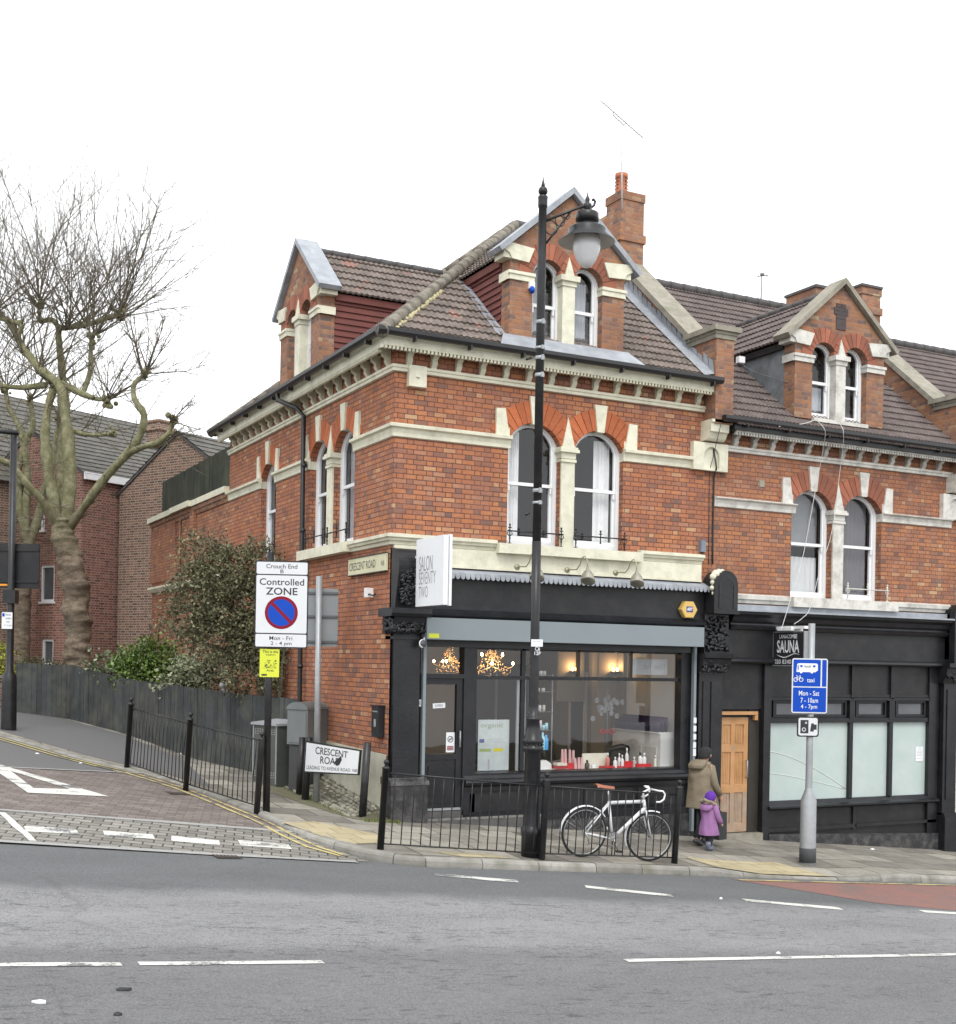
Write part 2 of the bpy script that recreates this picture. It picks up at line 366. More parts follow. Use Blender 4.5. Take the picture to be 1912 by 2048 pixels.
# ================================================================== GROUND, ROADS, PAVEMENT
def pits(t, P, sc_, lo, hi): return ramp(t, noise(t, P, sc_, 6, .75), [(lo, 0.), (hi, 1.)])
def make_road_mat():
    m = bpy.data.materials.new('asphalt'); t, b, o = nodes(m)
    tc = N(t, 'ShaderNodeTexCoord').outputs['Object']
    sp = N(t, 'ShaderNodeSeparateXYZ'); L(t, tc, sp.inputs[0])
    wob = math_(t, 'MULTIPLY', math_(t, 'SUBTRACT', noise(t, tc, 1.6, 5), .5), .7)
    y = math_(t, 'ADD', sp.outputs[1], wob)
    far = ramp(t, math_(t, 'MULTIPLY_ADD', y, 1 / 6., 2.), [(0.667, 0.), (.93, 0.), (1.15, 0.)])
    k1 = math_(t, 'SMOOTHSTEP', -5.15, -4.7, y) if False else None
    def sstep(a, b_, x):
        n = N(t, 'ShaderNodeMapRange'); n.interpolation_type = 'SMOOTHSTEP'
        n.inputs['From Min'].default_value = a; n.inputs['From Max'].default_value = b_
        L(t, x, n.inputs['Value']); return n.outputs[0]
    kerbside = sstep(-5.3, -4.7, y); near = sstep(-7.0, -7.6, y)
    c = mixc(t, near, (.25, .25, .255), (.175, .175, .178))
    c = mixc(t, kerbside, c, (.125, .13, .133))
    mp = N(t, 'ShaderNodeMapping'); mp.inputs['Scale'].default_value = (.45, 1.3, 1); L(t, tc, mp.inputs[0])
    rough_patch = ramp(t, noise(t, mp.outputs[0], 1.1, 4), [(.35, 0.), (.65, 1.)])
    agg = noise(t, tc, 55, 8, .8)
    dark = ramp(t, agg, [(.40, 1.), (.5, 0.)])
    amt = math_(t, 'MULTIPLY', math_(t, 'MULTIPLY', dark, math_(t, 'SUBTRACT', 1.02, kerbside)), math_(t, 'MULTIPLY_ADD', rough_patch, .5, .4))
    c = mixc(t, amt, c, (.06, .06, .062))
    mp2 = N(t, 'ShaderNodeMapping'); mp2.inputs['Scale'].default_value = (5, 15, 1); mp2.inputs['Rotation'].default_value = (0, 0, .1); L(t, tc, mp2.inputs[0])
    str_ = math_(t, 'MULTIPLY', ramp(t, noise(t, mp2.outputs[0], 1.0, 7, .75), [(.53, 0.), (.6, 1.)]), ramp(t, noise(t, mp.outputs[0], 1.7, 3), [(.4, 0.), (.62, 1.)]))
    c = mixc(t, math_(t, 'MULTIPLY', math_(t, 'MULTIPLY', str_, math_(t, 'SUBTRACT', 1.02, kerbside)), .75), c, (.065, .065, .068))
    crk = N(t, 'ShaderNodeTexVoronoi'); crk.feature = 'DISTANCE_TO_EDGE'; crk.inputs['Scale'].default_value = .35
    wv = mixc(t, .25, tc, N(t, 'ShaderNodeTexNoise').outputs['Color']); L(t, wv, crk.inputs['Vector'])
    c = mixc(t, math_(t, 'MULTIPLY', ramp(t, crk.outputs['Distance'], [(0, 1.), (.004, 0.)]), .22), c, (.05, .05, .05))
    c = mixc(t, ramp(t, noise(t, tc, 2.1, 4, .7), [(.63, 0.), (.75, .35)]), c, (.09, .088, .085))
    vo = N(t, 'ShaderNodeTexVoronoi'); vo.inputs['Scale'].default_value = 70; L(t, tc, vo.inputs['Vector'])
    c = mixc(t, 1., c, ramp(t, vo.outputs['Color'], [(0, .78), (1, 1.22)]), 'MULTIPLY')
    c = mixc(t, ramp(t, noise(t, tc, 90, 2), [(.71, 0.), (.75, .85)]), c, (.55, .54, .5))
    c = mixc(t, 1., c, ramp(t, noise(t, mp.outputs[0], .8, 6, .65), [(.25, .84), (.75, 1.14)]), 'MULTIPLY')
    L(t, c, b.inputs['Base Color']); b.inputs['Roughness'].default_value = .82; b.inputs['Specular IOR Level'].default_value = .3
    bump(t, b, agg, .9, .012); return m
m_road = make_road_mat()
def make_side_asphalt():
    m = bpy.data.materials.new('side_asphalt'); t, b, o = nodes(m)
    tc = N(t, 'ShaderNodeTexCoord').outputs['Object']
    agg = noise(t, tc, 60, 8, .8)
    c = mixc(t, ramp(t, agg, [(.3, 0.), (.7, 1.)]), (.08, .08, .082), (.16, .158, .155))
    L(t, c, b.inputs['Base Color']); b.inputs['Roughness'].default_value = .85; bump(t, b, agg, .5, .006); return m
m_sideasph = make_side_asphalt()
def paver_mat(name, stops, mortar, bw, rh, rot, mo=.006, var=.2):
    m = bpy.data.materials.new(name); t, b, o = nodes(m)
    tc = N(t, 'ShaderNodeTexCoord').outputs['Object']
    mp = N(t, 'ShaderNodeMapping'); mp.inputs['Rotation'].default_value = (0, 0, rot); L(t, tc, mp.inputs[0])
    br = N(t, 'ShaderNodeTexBrick'); L(t, mp.outputs[0], br.inputs['Vector'])
    br.inputs['Scale'].default_value = 1; br.inputs['Brick Width'].default_value = bw; br.inputs['Row Height'].default_value = rh
    br.inputs['Mortar Size'].default_value = mo; br.inputs['Mortar Smooth'].default_value = .2; br.inputs['Bias'].default_value = 0
    br.inputs['Color1'].default_value = (0, 0, 0, 1); br.inputs['Color2'].default_value = (1, 1, 1, 1); br.inputs['Mortar'].default_value = (.5, .5, .5, 1)
    c = ramp(t, br.outputs['Color'], stops)
    c = mixc(t, 1., c, ramp(t, noise(t, tc, 3.2, 7, .7), [(.25, 1 - var), (.75, 1 + var)]), 'MULTIPLY')
    c = mixc(t, 1., c, ramp(t, noise(t, tc, 70, 3), [(.3, .85), (.7, 1.15)]), 'MULTIPLY')
    c = mixc(t, br.outputs['Fac'], c, mortar)
    c = mixc(t, ramp(t, noise(t, tc, 1.3, 6, .7), [(.56, 0.), (.75, .45)]), c, (.1, .095, .075))
    L(t, c, b.inputs['Base Color']); b.inputs['Roughness'].default_value = .85; b.inputs['Specular IOR Level'].default_value = .3
    bump(t, b, math_(t, 'ADD', math_(t, 'MULTIPLY', br.outputs['Fac'], -1.), math_(t, 'MULTIPLY', noise(t, tc, 70, 3), .4)), .5, .006)
    return m
m_slab = paver_mat('concrete_paving_slab', [(0, (.15, .138, .118)), (.5, (.22, .205, .175)), (1, (.32, .3, .255))], (.05, .046, .038), .75, .6, 0, mo=.011, var=.3)
m_slab_side = paver_mat('side_paving_slab', [(0, (.17, .155, .14)), (.6, (.23, .215, .19)), (1, (.3, .28, .24))], (.07, .065, .055), .6, .6, .25)
m_tact = paver_mat('buff_tactile_slab', [(0, (.36, .31, .19)), (1, (.43, .37, .24))], (.13, .12, .09), .4, .4, 0, var=.12)
m_block = paver_mat('grey_block_paving', [(0, (.17, .162, .145)), (.5, (.21, .2, .18)), (1, (.26, .25, .225))], (.05, .048, .042), .24, .16, .3, mo=.011)
m_redblock = paver_mat('reddish_block_paving', [(0, (.135, .112, .103)), (.5, (.17, .142, .13)), (1, (.21, .178, .163))], (.085, .075, .068), .24, .14, .3, mo=.007)
m_kerb = mat('granite_kerb', (.27, .26, .235), .85, .25, 14, bs=.9, bscale=40, dirt=(.1, .1, .065), dscale=3.5, damt=.75, island=.22)
m_strip = mat('pale_granite_strip', (.3, .3, .29), .8, .15, 12, bs=.3)
m_earth = mat('bare_soil', (.085, .075, .05), .95, .3, 5, bs=.8, bscale=18, dirt=(.07, .09, .035), dscale=2, damt=.6)
m_redasph = mat('red_bus_lane', (.22, .11, .092), .85, .2, 25, bs=.5, bscale=60, dirt=(.13, .11, .105), dscale=1.7, damt=.65)
def line_mat(name, c, wear, under):
    m = bpy.data.materials.new(name); t, b, o = nodes(m)
    tc = N(t, 'ShaderNodeTexCoord').outputs['Object']
    mp = N(t, 'ShaderNodeMapping'); mp.inputs['Scale'].default_value = (.5, 1, 1); L(t, tc, mp.inputs[0])
    n = math_(t, 'ADD', math_(t, 'MULTIPLY', noise(t, mp.outputs[0], 3.1, 3), .6), math_(t, 'MULTIPLY', noise(t, tc, 34, 6, .75), .4))
    f = ramp(t, n, [(wear - .03, 1.), (wear + .03, 0.)])
    cc = mixc(t, f, c, under); cc = mixc(t, 1., cc, ramp(t, noise(t, tc, 12, 4), [(.3, .85), (.7, 1.1)]), 'MULTIPLY')
    L(t, cc, b.inputs['Base Color']); b.inputs['Roughness'].default_value = .7; return m
m_line = line_mat('white_road_paint', (.6, .6, .56), .45, (.14, .14, .142))
m_line2 = line_mat('worn_white_road_paint', (.6, .6, .56), .46, (.2, .195, .18))
m_linew = line_mat('ghost_white_road_paint', (.55, .55, .52), .52, (.13, .135, .137))
m_yline = line_mat('faded_yellow_paint', (.5, .42, .18), .47, (.17, .155, .12))

def sheet(name, poly, off, m, cuts_x=(), cuts_y=(), zf=None, **k):
    """flat polygon (x, y) laid on the sloping ground"""
    vs = [Vector((x, y, 0)) for x, y in poly]
    tr = tessellate_polygon([vs])
    me = bpy.data.meshes.new(name); me.from_pydata([tuple(v) for v in vs], [], [tuple(t) for t in tr])
    bm = bmesh.new(); bm.from_mesh(me)
    for c in cuts_x: bmesh.ops.bisect_plane(bm, geom=bm.verts[:] + bm.edges[:] + bm.faces[:], plane_co=(c, 0, 0), plane_no=(1, 0, 0))
    for c in cuts_y: bmesh.ops.bisect_plane(bm, geom=bm.verts[:] + bm.edges[:] + bm.faces[:], plane_co=(0, c, 0), plane_no=(0, 1, 0))
    for v in bm.verts: v.co.z = (zf(v.co.x, v.co.y) if zf else gz(v.co.x, v.co.y)) + off
    bmesh.ops.recalc_face_normals(bm, faces=bm.faces)
    for f in bm.faces:
        if f.normal.z < 0: f.normal_flip()
    bm.to_mesh(me); bm.free(); me.materials.append(m)
    o = bpy.data.objects.new(name, me); col.objects.link(o)
    if k.get('parent'): o.parent = k.pop('parent')
    else: k.pop('parent', None)
    return tag(o, **k)
# far terrain
mb = MB(); n = 60
xs = [-300, -120, -60] + [-30 + 4 * i for i in range(20)] + [80, 150, 400]; ys = [-80, -45, -34] + [-30 + 4 * i for i in range(17)] + [60, 120, 400]
vs = [(x, y, gz(x, y) - .32) for y in ys for x in xs]
nx = len(xs)
mb.add(vs, [(j * nx + i, j * nx + i + 1, (j + 1) * nx + i + 1, (j + 1) * nx + i) for j in range(len(ys) - 1) for i in range(nx - 1)])
mb.build('ground', m_earth, kind='structure')
def drop(x):    # lowered kerb of the crossing, metres
    return .09 * max(0., min(1., (x - 3.95) / 1.0)) * max(0., min(1., (7.75 - x) / .9))
sheet('main_road', [(-60, -16), (60, -16), (60, -2.5), (9.2, -3.0), (3.5, -3.15), (-.8, -3.17), (-1.4, -2.9), (-2.2, -2.95), (-6.0, -2.6), (-60, 3)], -.12, m_road,
      cuts_x=(-40, -22, 32), kind='structure')
def side_z(x, y):
    k = max(0., min(1., (y + 2.95) / 1.9)); return gz(x, y) - .12 * (1 - k) - .035 * k
SKERB = [(-.8, -3.2), (-1.15, -3.12), (-1.5, -2.75), (-1.78, -2.25), (-1.92, -1.6), (-2.0, -.5), (-2.2, 1.0), (-2.42, 2.4), (-2.86, 3.9), (-3.7, 5.6), (-4.85, 9.0), (-6.2, 13.5), (-8.2, 20), (-11.5, 30)]
sheet('side_road_asphalt', [(-4.0, 3.75), (-2.7, 4.1), (-4.85, 9.1), (-6.2, 13.6), (-8.2, 20), (-11.5, 30), (-24, 40), (-40, 40), (-14, 3.2)], .0, m_sideasph, cuts_x=(-22,), cuts_y=(34, 12, 6), zf=side_z, kind='structure')
sheet('side_road_red_paving', [(-2.02, -1.4), (-2.1, .1), (-2.35, 1.6), (-2.6, 3.2), (-2.72, 4.08), (-4.0, 3.75), (-9, 3.45), (-14, 3.3), (-14, .0), (-5.75, -.86)], .004, m_redblock, cuts_y=(-1.05, 0), zf=side_z, kind='structure')
sheet('side_road_entry_paving', [(-1.5, -3.0), (-1.85, -2.1), (-2.0, -1.25), (-5.75, -.72), (-14, .2), (-14, -1.9), (-6.0, -2.64), (-2.2, -2.97)], .006, m_block, cuts_y=(-2.9, -2, -1.05), zf=side_z, kind='structure')
def ribbon(pts, wd, off, m, name, zf=gz, jit=0., seed=1, **k):
    """band of width wd along a polyline on the ground"""
    rnd = random.Random(seed); P = []
    for a, b_ in zip(pts[:-1], pts[1:]):
        d = math.hypot(b_[0] - a[0], b_[1] - a[1]); n_ = max(1, int(d / .35))
        P += [(a[0] + (b_[0] - a[0]) * i / n_, a[1] + (b_[1] - a[1]) * i / n_) for i in range(n_)]
    P.append(pts[-1]); vs = []
    for i, p in enumerate(P):
        a = P[max(0, i - 1)]; b_ = P[min(len(P) - 1, i + 1)]; dx, dy = b_[0] - a[0], b_[1] - a[1]; l = math.hypot(dx, dy) or 1
        nx_, ny_ = -dy / l, dx / l
        for s_ in (-1, 1):
            h = s_ * wd / 2 + rnd.uniform(-jit, jit); x, y = p[0] + nx_ * h, p[1] + ny_ * h; vs.append((x, y, zf(x, y) + off))
    mb = MB(); mb.add(vs, [(2 * i, 2 * i + 1, 2 * i + 3, 2 * i + 2) for i in range(len(P) - 1)])
    return mb.build(name, m, **k)
ribbon([(-14, .05), (-5.75, -.81), (-2.24, -1.33), (-2.0, -1.36)], .13, .011, m_strip, 'granite_strip_upper', side_z, kind='structure')
ribbon([(-14, -1.95), (-5.94, -2.66), (-3.39, -2.93), (-1.7, -3.06)], .12, .014, m_strip, 'granite_strip_lower', side_z, kind='structure')
ribbon([(-9, 3.62), (-5, 3.72), (-2.75, 4.1)], .1, .012, m_strip, 'paving_edge_strip', side_z, kind='structure')
# pavement
def pav_z(x, y):
    return gz(x, y) - drop(x) * max(0., min(1., (-1.7 - y) / 1.3))
PV = [(30, -2.65), (9.2, -2.85), (3.5, -3.0), (-.78, -3.05), (-1.08, -2.98), (-1.38, -2.66), (-1.64, -2.2), (-1.77, -1.57), (-1.85, -.48), (-2.05, 1.03), (-2.28, 2.45), (-2.72, 3.97), (-3.56, 5.67), (-4.7, 9.05),
      (-6.05, 13.55), (-8.05, 20.05), (-11.3, 30), (-7.4, 30), (-4.8, 20), (-3.9, 15.2), (-2.6, 13.9), (-1.75, 11.1), (-1.25, 6.9)]
sheet('pavement', PV + [(.1, 6.4), (.1, .35), (30, .35)], .0, m_slab, cuts_x=(3.95, 4.95, 6.85, 7.75), cuts_y=(-1.7,), zf=pav_z, kind='structure')
sheet('pavement_patch', [(-2.1, 2.5), (-2.55, 4.0), (-3.4, 5.7), (-4.55, 9.05), (-5.9, 13.5), (-7.7, 19.5), (-5.0, 19.5), (-3.95, 15), (-2.75, 13.8), (-1.95, 11.0), (-1.6, 6.5)], .005, m_sideasph, kind='structure')
sheet('verge', [(-.95, 4.0), (-1.1, 2.3), (-.95, 1.1), (-.62, -.15), (-.2, -.35), (.02, .1), (.02, 4.2), (-.3, 4.6)], .006, mat('mossy_verge', (.13, .125, .07), .95, .3, 9, bs=.6, dirt=(.16, .15, .12), dscale=5, damt=.7), kind='structure')
sheet('garden_soil', [(-1.2, 6.8), (-1.7, 11.1), (-2.5, 13.95), (-3.8, 15.3), (-4.7, 20), (-7.3, 30), (-7, 45), (12, 45), (.05, 17), (.05, 4.2)], .03, m_earth, cuts_y=(34,), kind='structure')
# buff tactile slabs
sheet('buff_slabs_corner', [(-1.98, -.85), (-1.4, -.62), (-.78, -1.5), (-1.0, -2.2), (-1.62, -2.45), (-1.85, -1.5)], .006, m_tact, zf=pav_z, kind='structure')
sheet('buff_slabs_crossing', [(4.1, -2.98), (4.0, -2.3), (5.9, -2.2), (6.35, -2.97)], .007, m_tact, cuts_x=(4.95,), zf=lambda x, y: pav_z(x, y) + .003, kind='structure')
sheet('buff_slabs_kerb', [(-.2, -3.02), (.6, -3.0), (.3, -2.75), (-.5, -2.75)], .006, m_tact, zf=pav_z, kind='structure')
# kerb stones (one object per run, joints between the stones)
def kerb(pts, name, ln, wd, top, bot, seed=3):
    rnd = random.Random(seed); P = [pts[0]]; seg = []
    dist = 0; acc = [0]
    for a, b_ in zip(pts[:-1], pts[1:]): acc.append(acc[-1] + math.hypot(b_[0] - a[0], b_[1] - a[1]))
    def at(s_):
        for i in range(len(acc) - 1):
            if s_ <= acc[i + 1] or i == len(acc) - 2:
                k_ = (s_ - acc[i]) / (acc[i + 1] - acc[i]); a, b_ = pts[i], pts[i + 1]
                dx, dy = b_[0] - a[0], b_[1] - a[1]; l = math.hypot(dx, dy)
                return a[0] + dx * k_, a[1] + dy * k_, -dy / l, dx / l
    mb = MB(); s_ = 0
    while s_ < acc[-1] - .1:
        e = min(acc[-1], s_ + ln * rnd.uniform(.85, 1.12)); dz = rnd.uniform(-.004, .006)
        m_ = 3; rows = []
        for i in range(m_ + 1):
            x, y, nx_, ny_ = at(s_ + .006 + (e - s_ - .012) * i / m_)
            t_ = top(x, y) + dz; prof = [(.012, bot(x, y)), (.0, t_ - .1), (.004, t_ - .05), (.02, t_ - .018), (.05, t_), (wd, t_)]
            rows.append([(x + nx_ * p[0], y + ny_ * p[0], p[1]) for p in prof])
        vs = [q for r in rows for q in r]; k_ = 6
        fs = [(i * k_ + j, i * k_ + j + 1, (i + 1) * k_ + j + 1, (i + 1) * k_ + j) for i in range(m_) for j in range(k_ - 1)]
        fs += [tuple(range(k_)), tuple(range(m_ * k_, m_ * k_ + k_))[::-1]]
        mb.add(vs, fs); s_ = e
    return mb.build(name, m_kerb, kind='structure')
ktop = lambda x, y: gz(x, y) - drop(x) + .004
kerb([(-.8, -3.2), (3.5, -3.13), (9.2, -2.98), (30, -2.78)], 'kerb_main_road', .92, .15, ktop, lambda x, y: gz(x, y) - .3)
def skt(x, y): return gz(x, y) + .004 - (.012 if y > -2 else 0)
kerb([(a, b_) for a, b_ in SKERB[::-1]], 'kerb_side_road', .9, .15, skt, lambda x, y: gz(x, y) - .3, seed=9)
# far side of the side road: only its low garden wall shows
# ---- painted lines
def rz(x, y): return gz(x, y) - .12
def dash(name, a, b_, wd, m, zf=rz, jit=.006, off=.006, seed=1):
    return ribbon([a, b_], wd, off, m, name, zf, jit, seed, kind='structure')
dash('centre_line_west', (-9, -7.78), (-5.56, -7.77), .1, m_line, seed=1)
dash('centre_line_middle', (-5.42, -7.76), (-3.85, -7.72), .1, m_line, seed=2)
dash('centre_line_east', (-.72, -7.70), (12, -7.1), .1, m_line, seed=3)
dash('lane_dash_one', (-.9, -3.66), (.14, -3.98), .17, m_linew, jit=.03, seed=4)
dash('lane_dash_two', (1.03, -4.17), (2.1, -4.6), .17, m_line2, seed=5)
dash('lane_dash_three', (3.16, -4.75), (4.5, -5.14), .17, m_line2, jit=.012, seed=6)
dash('lane_dash_four', (5.96, -5.18), (7.6, -5.45), .16, m_line2, jit=.012, seed=7)
for i, (a, b_, m_) in enumerate((((-5.58, -1.95), (-4.97, -1.97), m_line), ((-4.66, -2.01), (-4.06, -2.08), m_line), ((-3.85, -2.13), (-3.27, -2.27), m_line2), ((-3.0, -2.22), (-2.35, -2.33), m_line2))):
    dash('give_way_dash', a, b_, .3, m_, side_z, .02, .012, seed=10 + i)
dash('centre_tick', (-5.76, -1.05), (-5.56, -2.66), .09, m_line2, side_z, .015, .013, 20)
def polyline_mark(name, outer, holes, m, off, zf):
    mb = MB(); mb.tess(outer, holes); mb.v = [(x, y, zf(x, y) + off) for x, y, z in mb.v]
    return mb.build(name, m, kind='structure')
polyline_mark('give_way_triangle', [(-4.05, .95), (-5.2, .86), (-5.45, 3.6), (-5.25, 3.95)], [[(-4.52, 1.5), (-5.06, 1.38), (-5.17, 3.2)]], m_line, .012, side_z)
for k, o_ in ((0, .16), (1, .33)):
    pts = []
    for a, b_ in ((-1.78, -2.25), (-1.92, -1.6), (-2.0, -.5), (-2.2, 1.0), (-2.42, 2.4), (-2.86, 3.9), (-3.7, 5.6), (-4.85, 9.0), (-6.2, 13.5)):
        pts.append((a - o_, b_ - .02))
    ribbon([(-1.62 - o_ * .6, -2.75)] + pts, .06, .014, m_yline, ('yellow_line_inner', 'yellow_line_outer')[k], side_z, .006, 30 + k, kind='structure')
ribbon([(4.2, -3.38), (9, -3.16), (20, -2.98)], .07, .012, m_yline, 'yellow_line_bus_lane', rz, .006, 35, kind='structure')
sheet('bus_lane_surface', [(4.1, -3.3), (6, -3.22), (20, -2.9), (20, -5.4), (6.9, -5.14), (5.6, -4.72), (4.9, -4.05)], -.116, m_redasph, kind='structure')

# ================================================================== BUILDINGS
def arc_pts(c, half, spring, rise, n=10, grow=0.):
    """segmental arch from right springing to left springing"""
    rad = (half * half + rise * rise) / (2 * rise); cz = spring + rise - rad
    a = math.asin(min(1, half / rad)); r2 = rad + grow
    return [(c + r2 * sin(a - 2 * a * i / n), cz + r2 * cos(a - 2 * a * i / n)) for i in range(n + 1)]
def opening(c, half, sill, spring, rise, n=10):
    return [(c - half, sill), (c + half, sill)] + arc_pts(c, half, spring, rise, n)
def wall_with_holes(tf, outer, holes, depth, mat_, parent, name='wall', w0=0.):
    mb = MB(tf); mb.tess(outer, holes, w0)
    for h in holes:
        k = len(h)
        mb.add([(p[0], p[1], w0) for p in h] + [(p[0], p[1], w0 - depth) for p in h], [(i, (i + 1) % k, k + (i + 1) % k, k + i) for i in range(k)])
    return mb.build(name, mat_, parent, recalc=False)
def voussoirs(tf, c, half, spring, rise, th, parent, m, w=.012, n=13, name='arch'):
    """gauged brick arch, one joint between the pieces"""
    rad = (half * half + rise * rise) / (2 * rise); cz = spring + rise - rad; a = math.asin(min(1, half / rad))
    mb = MB(tf)
    for i in range(n):
        t0 = -a + 2 * a * (i + .05) / n; t1 = -a + 2 * a * (i + .95) / n
        q = []
        for t_, r_ in ((t0, rad), (t1, rad), (t1, rad + th), (t0, rad + th)): q.append((c + r_ * sin(t_), cz + r_ * cos(t_)))
        mb.prism(q, -.11, w)
    return mb.build(name, m, parent)
def sash(tf, c, half, sill, spring, rise, parent, m, w, mid, curtain=None, name='window', bar=None, glassm=None, bottom=.1, cm=None):
    """arched sash window: frame with pane, curtain as sub-parts"""
    fr = .065; mb = MB(tf)
    outer = opening(c, half, sill, spring, rise); inner = opening(c, half - fr, sill + bottom, spring, rise - .02)
    k = len(outer)
    def ring(o_, i_, wa, wb):
        k = len(o_)
        for P, wz in ((o_, wa), (i_, wa)): pass
        vs = [(p[0], p[1], wa) for p in o_] + [(p[0], p[1], wa) for p in i_] + [(p[0], p[1], wb) for p in o_] + [(p[0], p[1], wb) for p in i_]
        fs = []
        for i in range(k):
            j = (i + 1) % k
            fs += [(i, j, k + j, k + i), (2 * k + i, 3 * k + i, 3 * k + j, 2 * k + j), (k + i, k + j, 3 * k + j, 3 * k + i), (i, 2 * k + i, 2 * k + j, j)]
        mb.add(vs, fs)
    ring(outer, inner, w + .03, w - .06)
    in2 = opening(c, half - fr - .04, sill + bottom + .045, spring, rise - .05)
    lo = [(c - half + fr, sill + bottom), (c + half - fr, sill + bottom), (c + half - fr, mid), (c - half + fr, mid)]
    li = [(c - half + fr + .045, sill + bottom + .07), (c + half - fr - .045, sill + bottom + .07), (c + half - fr - .045, mid - .02), (c - half + fr + .045, mid - .02)]
    ring(lo, li, w - .02, w - .06)
    up = [(c - half + fr, mid), (c + half - fr, mid)] + arc_pts(c, half - fr, spring, rise - .02)
    ui = [(c - half + fr + .035, mid + .03), (c + half - fr - .035, mid + .03)] + arc_pts(c, half - fr - .035, spring, rise - .05)
    ring(up, ui, w + .005, w - .035)
    mb.box(c - half + fr, c + half - fr, mid - .025, mid + .03, w - .05, w + .012)
    for s_ in (-1, 1): mb.box(c + s_ * (half - fr - .03) - .018, c + s_ * (half - fr - .03) + .018, mid - .12, mid - .03, w - .03, w + .012)
    o = mb.build(name, m, parent)
    g = MB(tf); g.tess(opening(c, half - fr, sill + bottom, spring, rise - .02), [], w - .045); g.build('pane', glassm or m_glass_d, o)
    if curtain:
        for (a, b_, z0, z1) in curtain:
            cb = MB(tf); n = 26; vs = []
            rnd = random.Random(int(a * 100) + int(z1 * 10))
            for i in range(n + 1):
                u = a + (b_ - a) * i / n; ww = w - .16 + .035 * sin(i * 1.9 + rnd.random()) + .012 * rnd.random()
                vs += [(u, z0, ww), (u, z1, ww)]
            cb.add(vs, [(2 * i, 2 * i + 2, 2 * i + 3, 2 * i + 1) for i in range(n)], True); cb.build('curtain', cm or m_curtain, o, recalc=False)
    return o
def fit_wedge(mb, ub0, ub1, vb, ut0, ut1, vt, w0, w1): mb.prism([(ub0, vb), (ub1, vb), (ut1, vt), (ut0, vt)], w0, w1)
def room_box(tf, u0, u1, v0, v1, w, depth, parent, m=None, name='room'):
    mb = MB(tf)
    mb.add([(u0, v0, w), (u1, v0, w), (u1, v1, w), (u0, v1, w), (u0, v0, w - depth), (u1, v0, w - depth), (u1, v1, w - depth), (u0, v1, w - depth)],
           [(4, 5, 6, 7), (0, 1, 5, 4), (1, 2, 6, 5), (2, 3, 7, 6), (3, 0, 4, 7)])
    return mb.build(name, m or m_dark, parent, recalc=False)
def pair(tf, c, parent, dz=0., pm=None, wm=None, am=None, curtains=True, box=True):
    """pair of arched windows with its cream pier, imposts and keystones; c = centre, dz = level shift"""
    pm = pm or m_cream; wm = wm or m_white; am = am or m_arch
    cs = (c - .63, c + .63); hf = .495; sill, spring, rise = 4.5 + dz, 6.2 + dz, .33
    for i, k in enumerate(cs):
        voussoirs(tf, k, hf, spring, rise, .36, parent, am, .012 + .006 * i)
        mb = MB(tf); fit_wedge(mb, k - .07, k + .07, 6.5 + dz, k - .125, k + .125, 6.96 + dz, -.1, .05); mb.build('keystone', pm, parent)
    for s_ in (-1, 1):
        e = c + s_ * 1.125; mb = MB(tf)
        mb.prism([(e, 6.23 + dz), (e + s_ * .25, 6.23 + dz), (e + s_ * .25, 6.70 + dz), (e + s_ * .085, 6.71 + dz)], -.08, .045)
        mb.box(*sorted((e - s_ * .006, e + s_ * .02)), 6.06 + dz, 6.4 + dz, -.2, .03)
        mb.build('impost', pm, parent)
    mb = MB(tf); mb.box(c - .13, c + .13, sill - .02, 6.0 + dz, -.2, .035); mb.box(c - .15, c + .15, 5.94 + dz, 5.985 + dz, -.2, .06)
    mb.box(c - .14, c + .14, 6.0 + dz, 6.1 + dz, -.2, .05); mb.box(c - .185, c + .185, 6.1 + dz, 6.15 + dz, -.2, .1); mb.box(c - .165, c + .165, 6.15 + dz, 6.19 + dz, -.2, .08)
    v0 = 6.19 + dz
    mb.add([(c - .12, v0, -.08), (c + .12, v0, -.08), (c + .12, v0, .05), (c - .12, v0, .05), (c, v0 + .5, .0), (c, v0 + .5, .02)],
           [(0, 1, 2, 3), (3, 2, 5), (0, 4, 1), (1, 4, 5, 2), (0, 3, 5, 4)])
    mb.build('window_pier', pm, parent)
def band(tf, segs, z0, parent, m, name='string_course', h=.2, p=.07):
    for u0, u1 in segs:
        mb = MB(tf)
        mb.hprism([(0, z0 - .01), (.03, z0), (.035, z0 + .06), (p * .55, z0 + .065), (p * .7, z0 + .12), (p + .03, z0 + .14), (p + .035, z0 + h - .015), (p, z0 + h), (0, z0 + h + .012)], u0, u1, 1. if u0 == 0 else 0.)
        mb.build(name, m, parent)
def bracket(tf, u, zt, parent, m, sc_=1.):
    """scrolled console under the eaves"""
    P = [(0, -.36), (.03, -.36), (.045, -.27), (.035, -.25), (.06, -.22), (.085, -.18), (.075, -.14), (.09, -.12), (.13, -.1), (.15, -.06), (.145, -.03), (.17, -.03), (.17, 0), (0, 0)]
    mb = MB(tf); mb.hprism([(a * sc_, zt + b_) for a, b_ in P], u - .045, u + .045)
    return mb.build('eaves_bracket', m, parent)
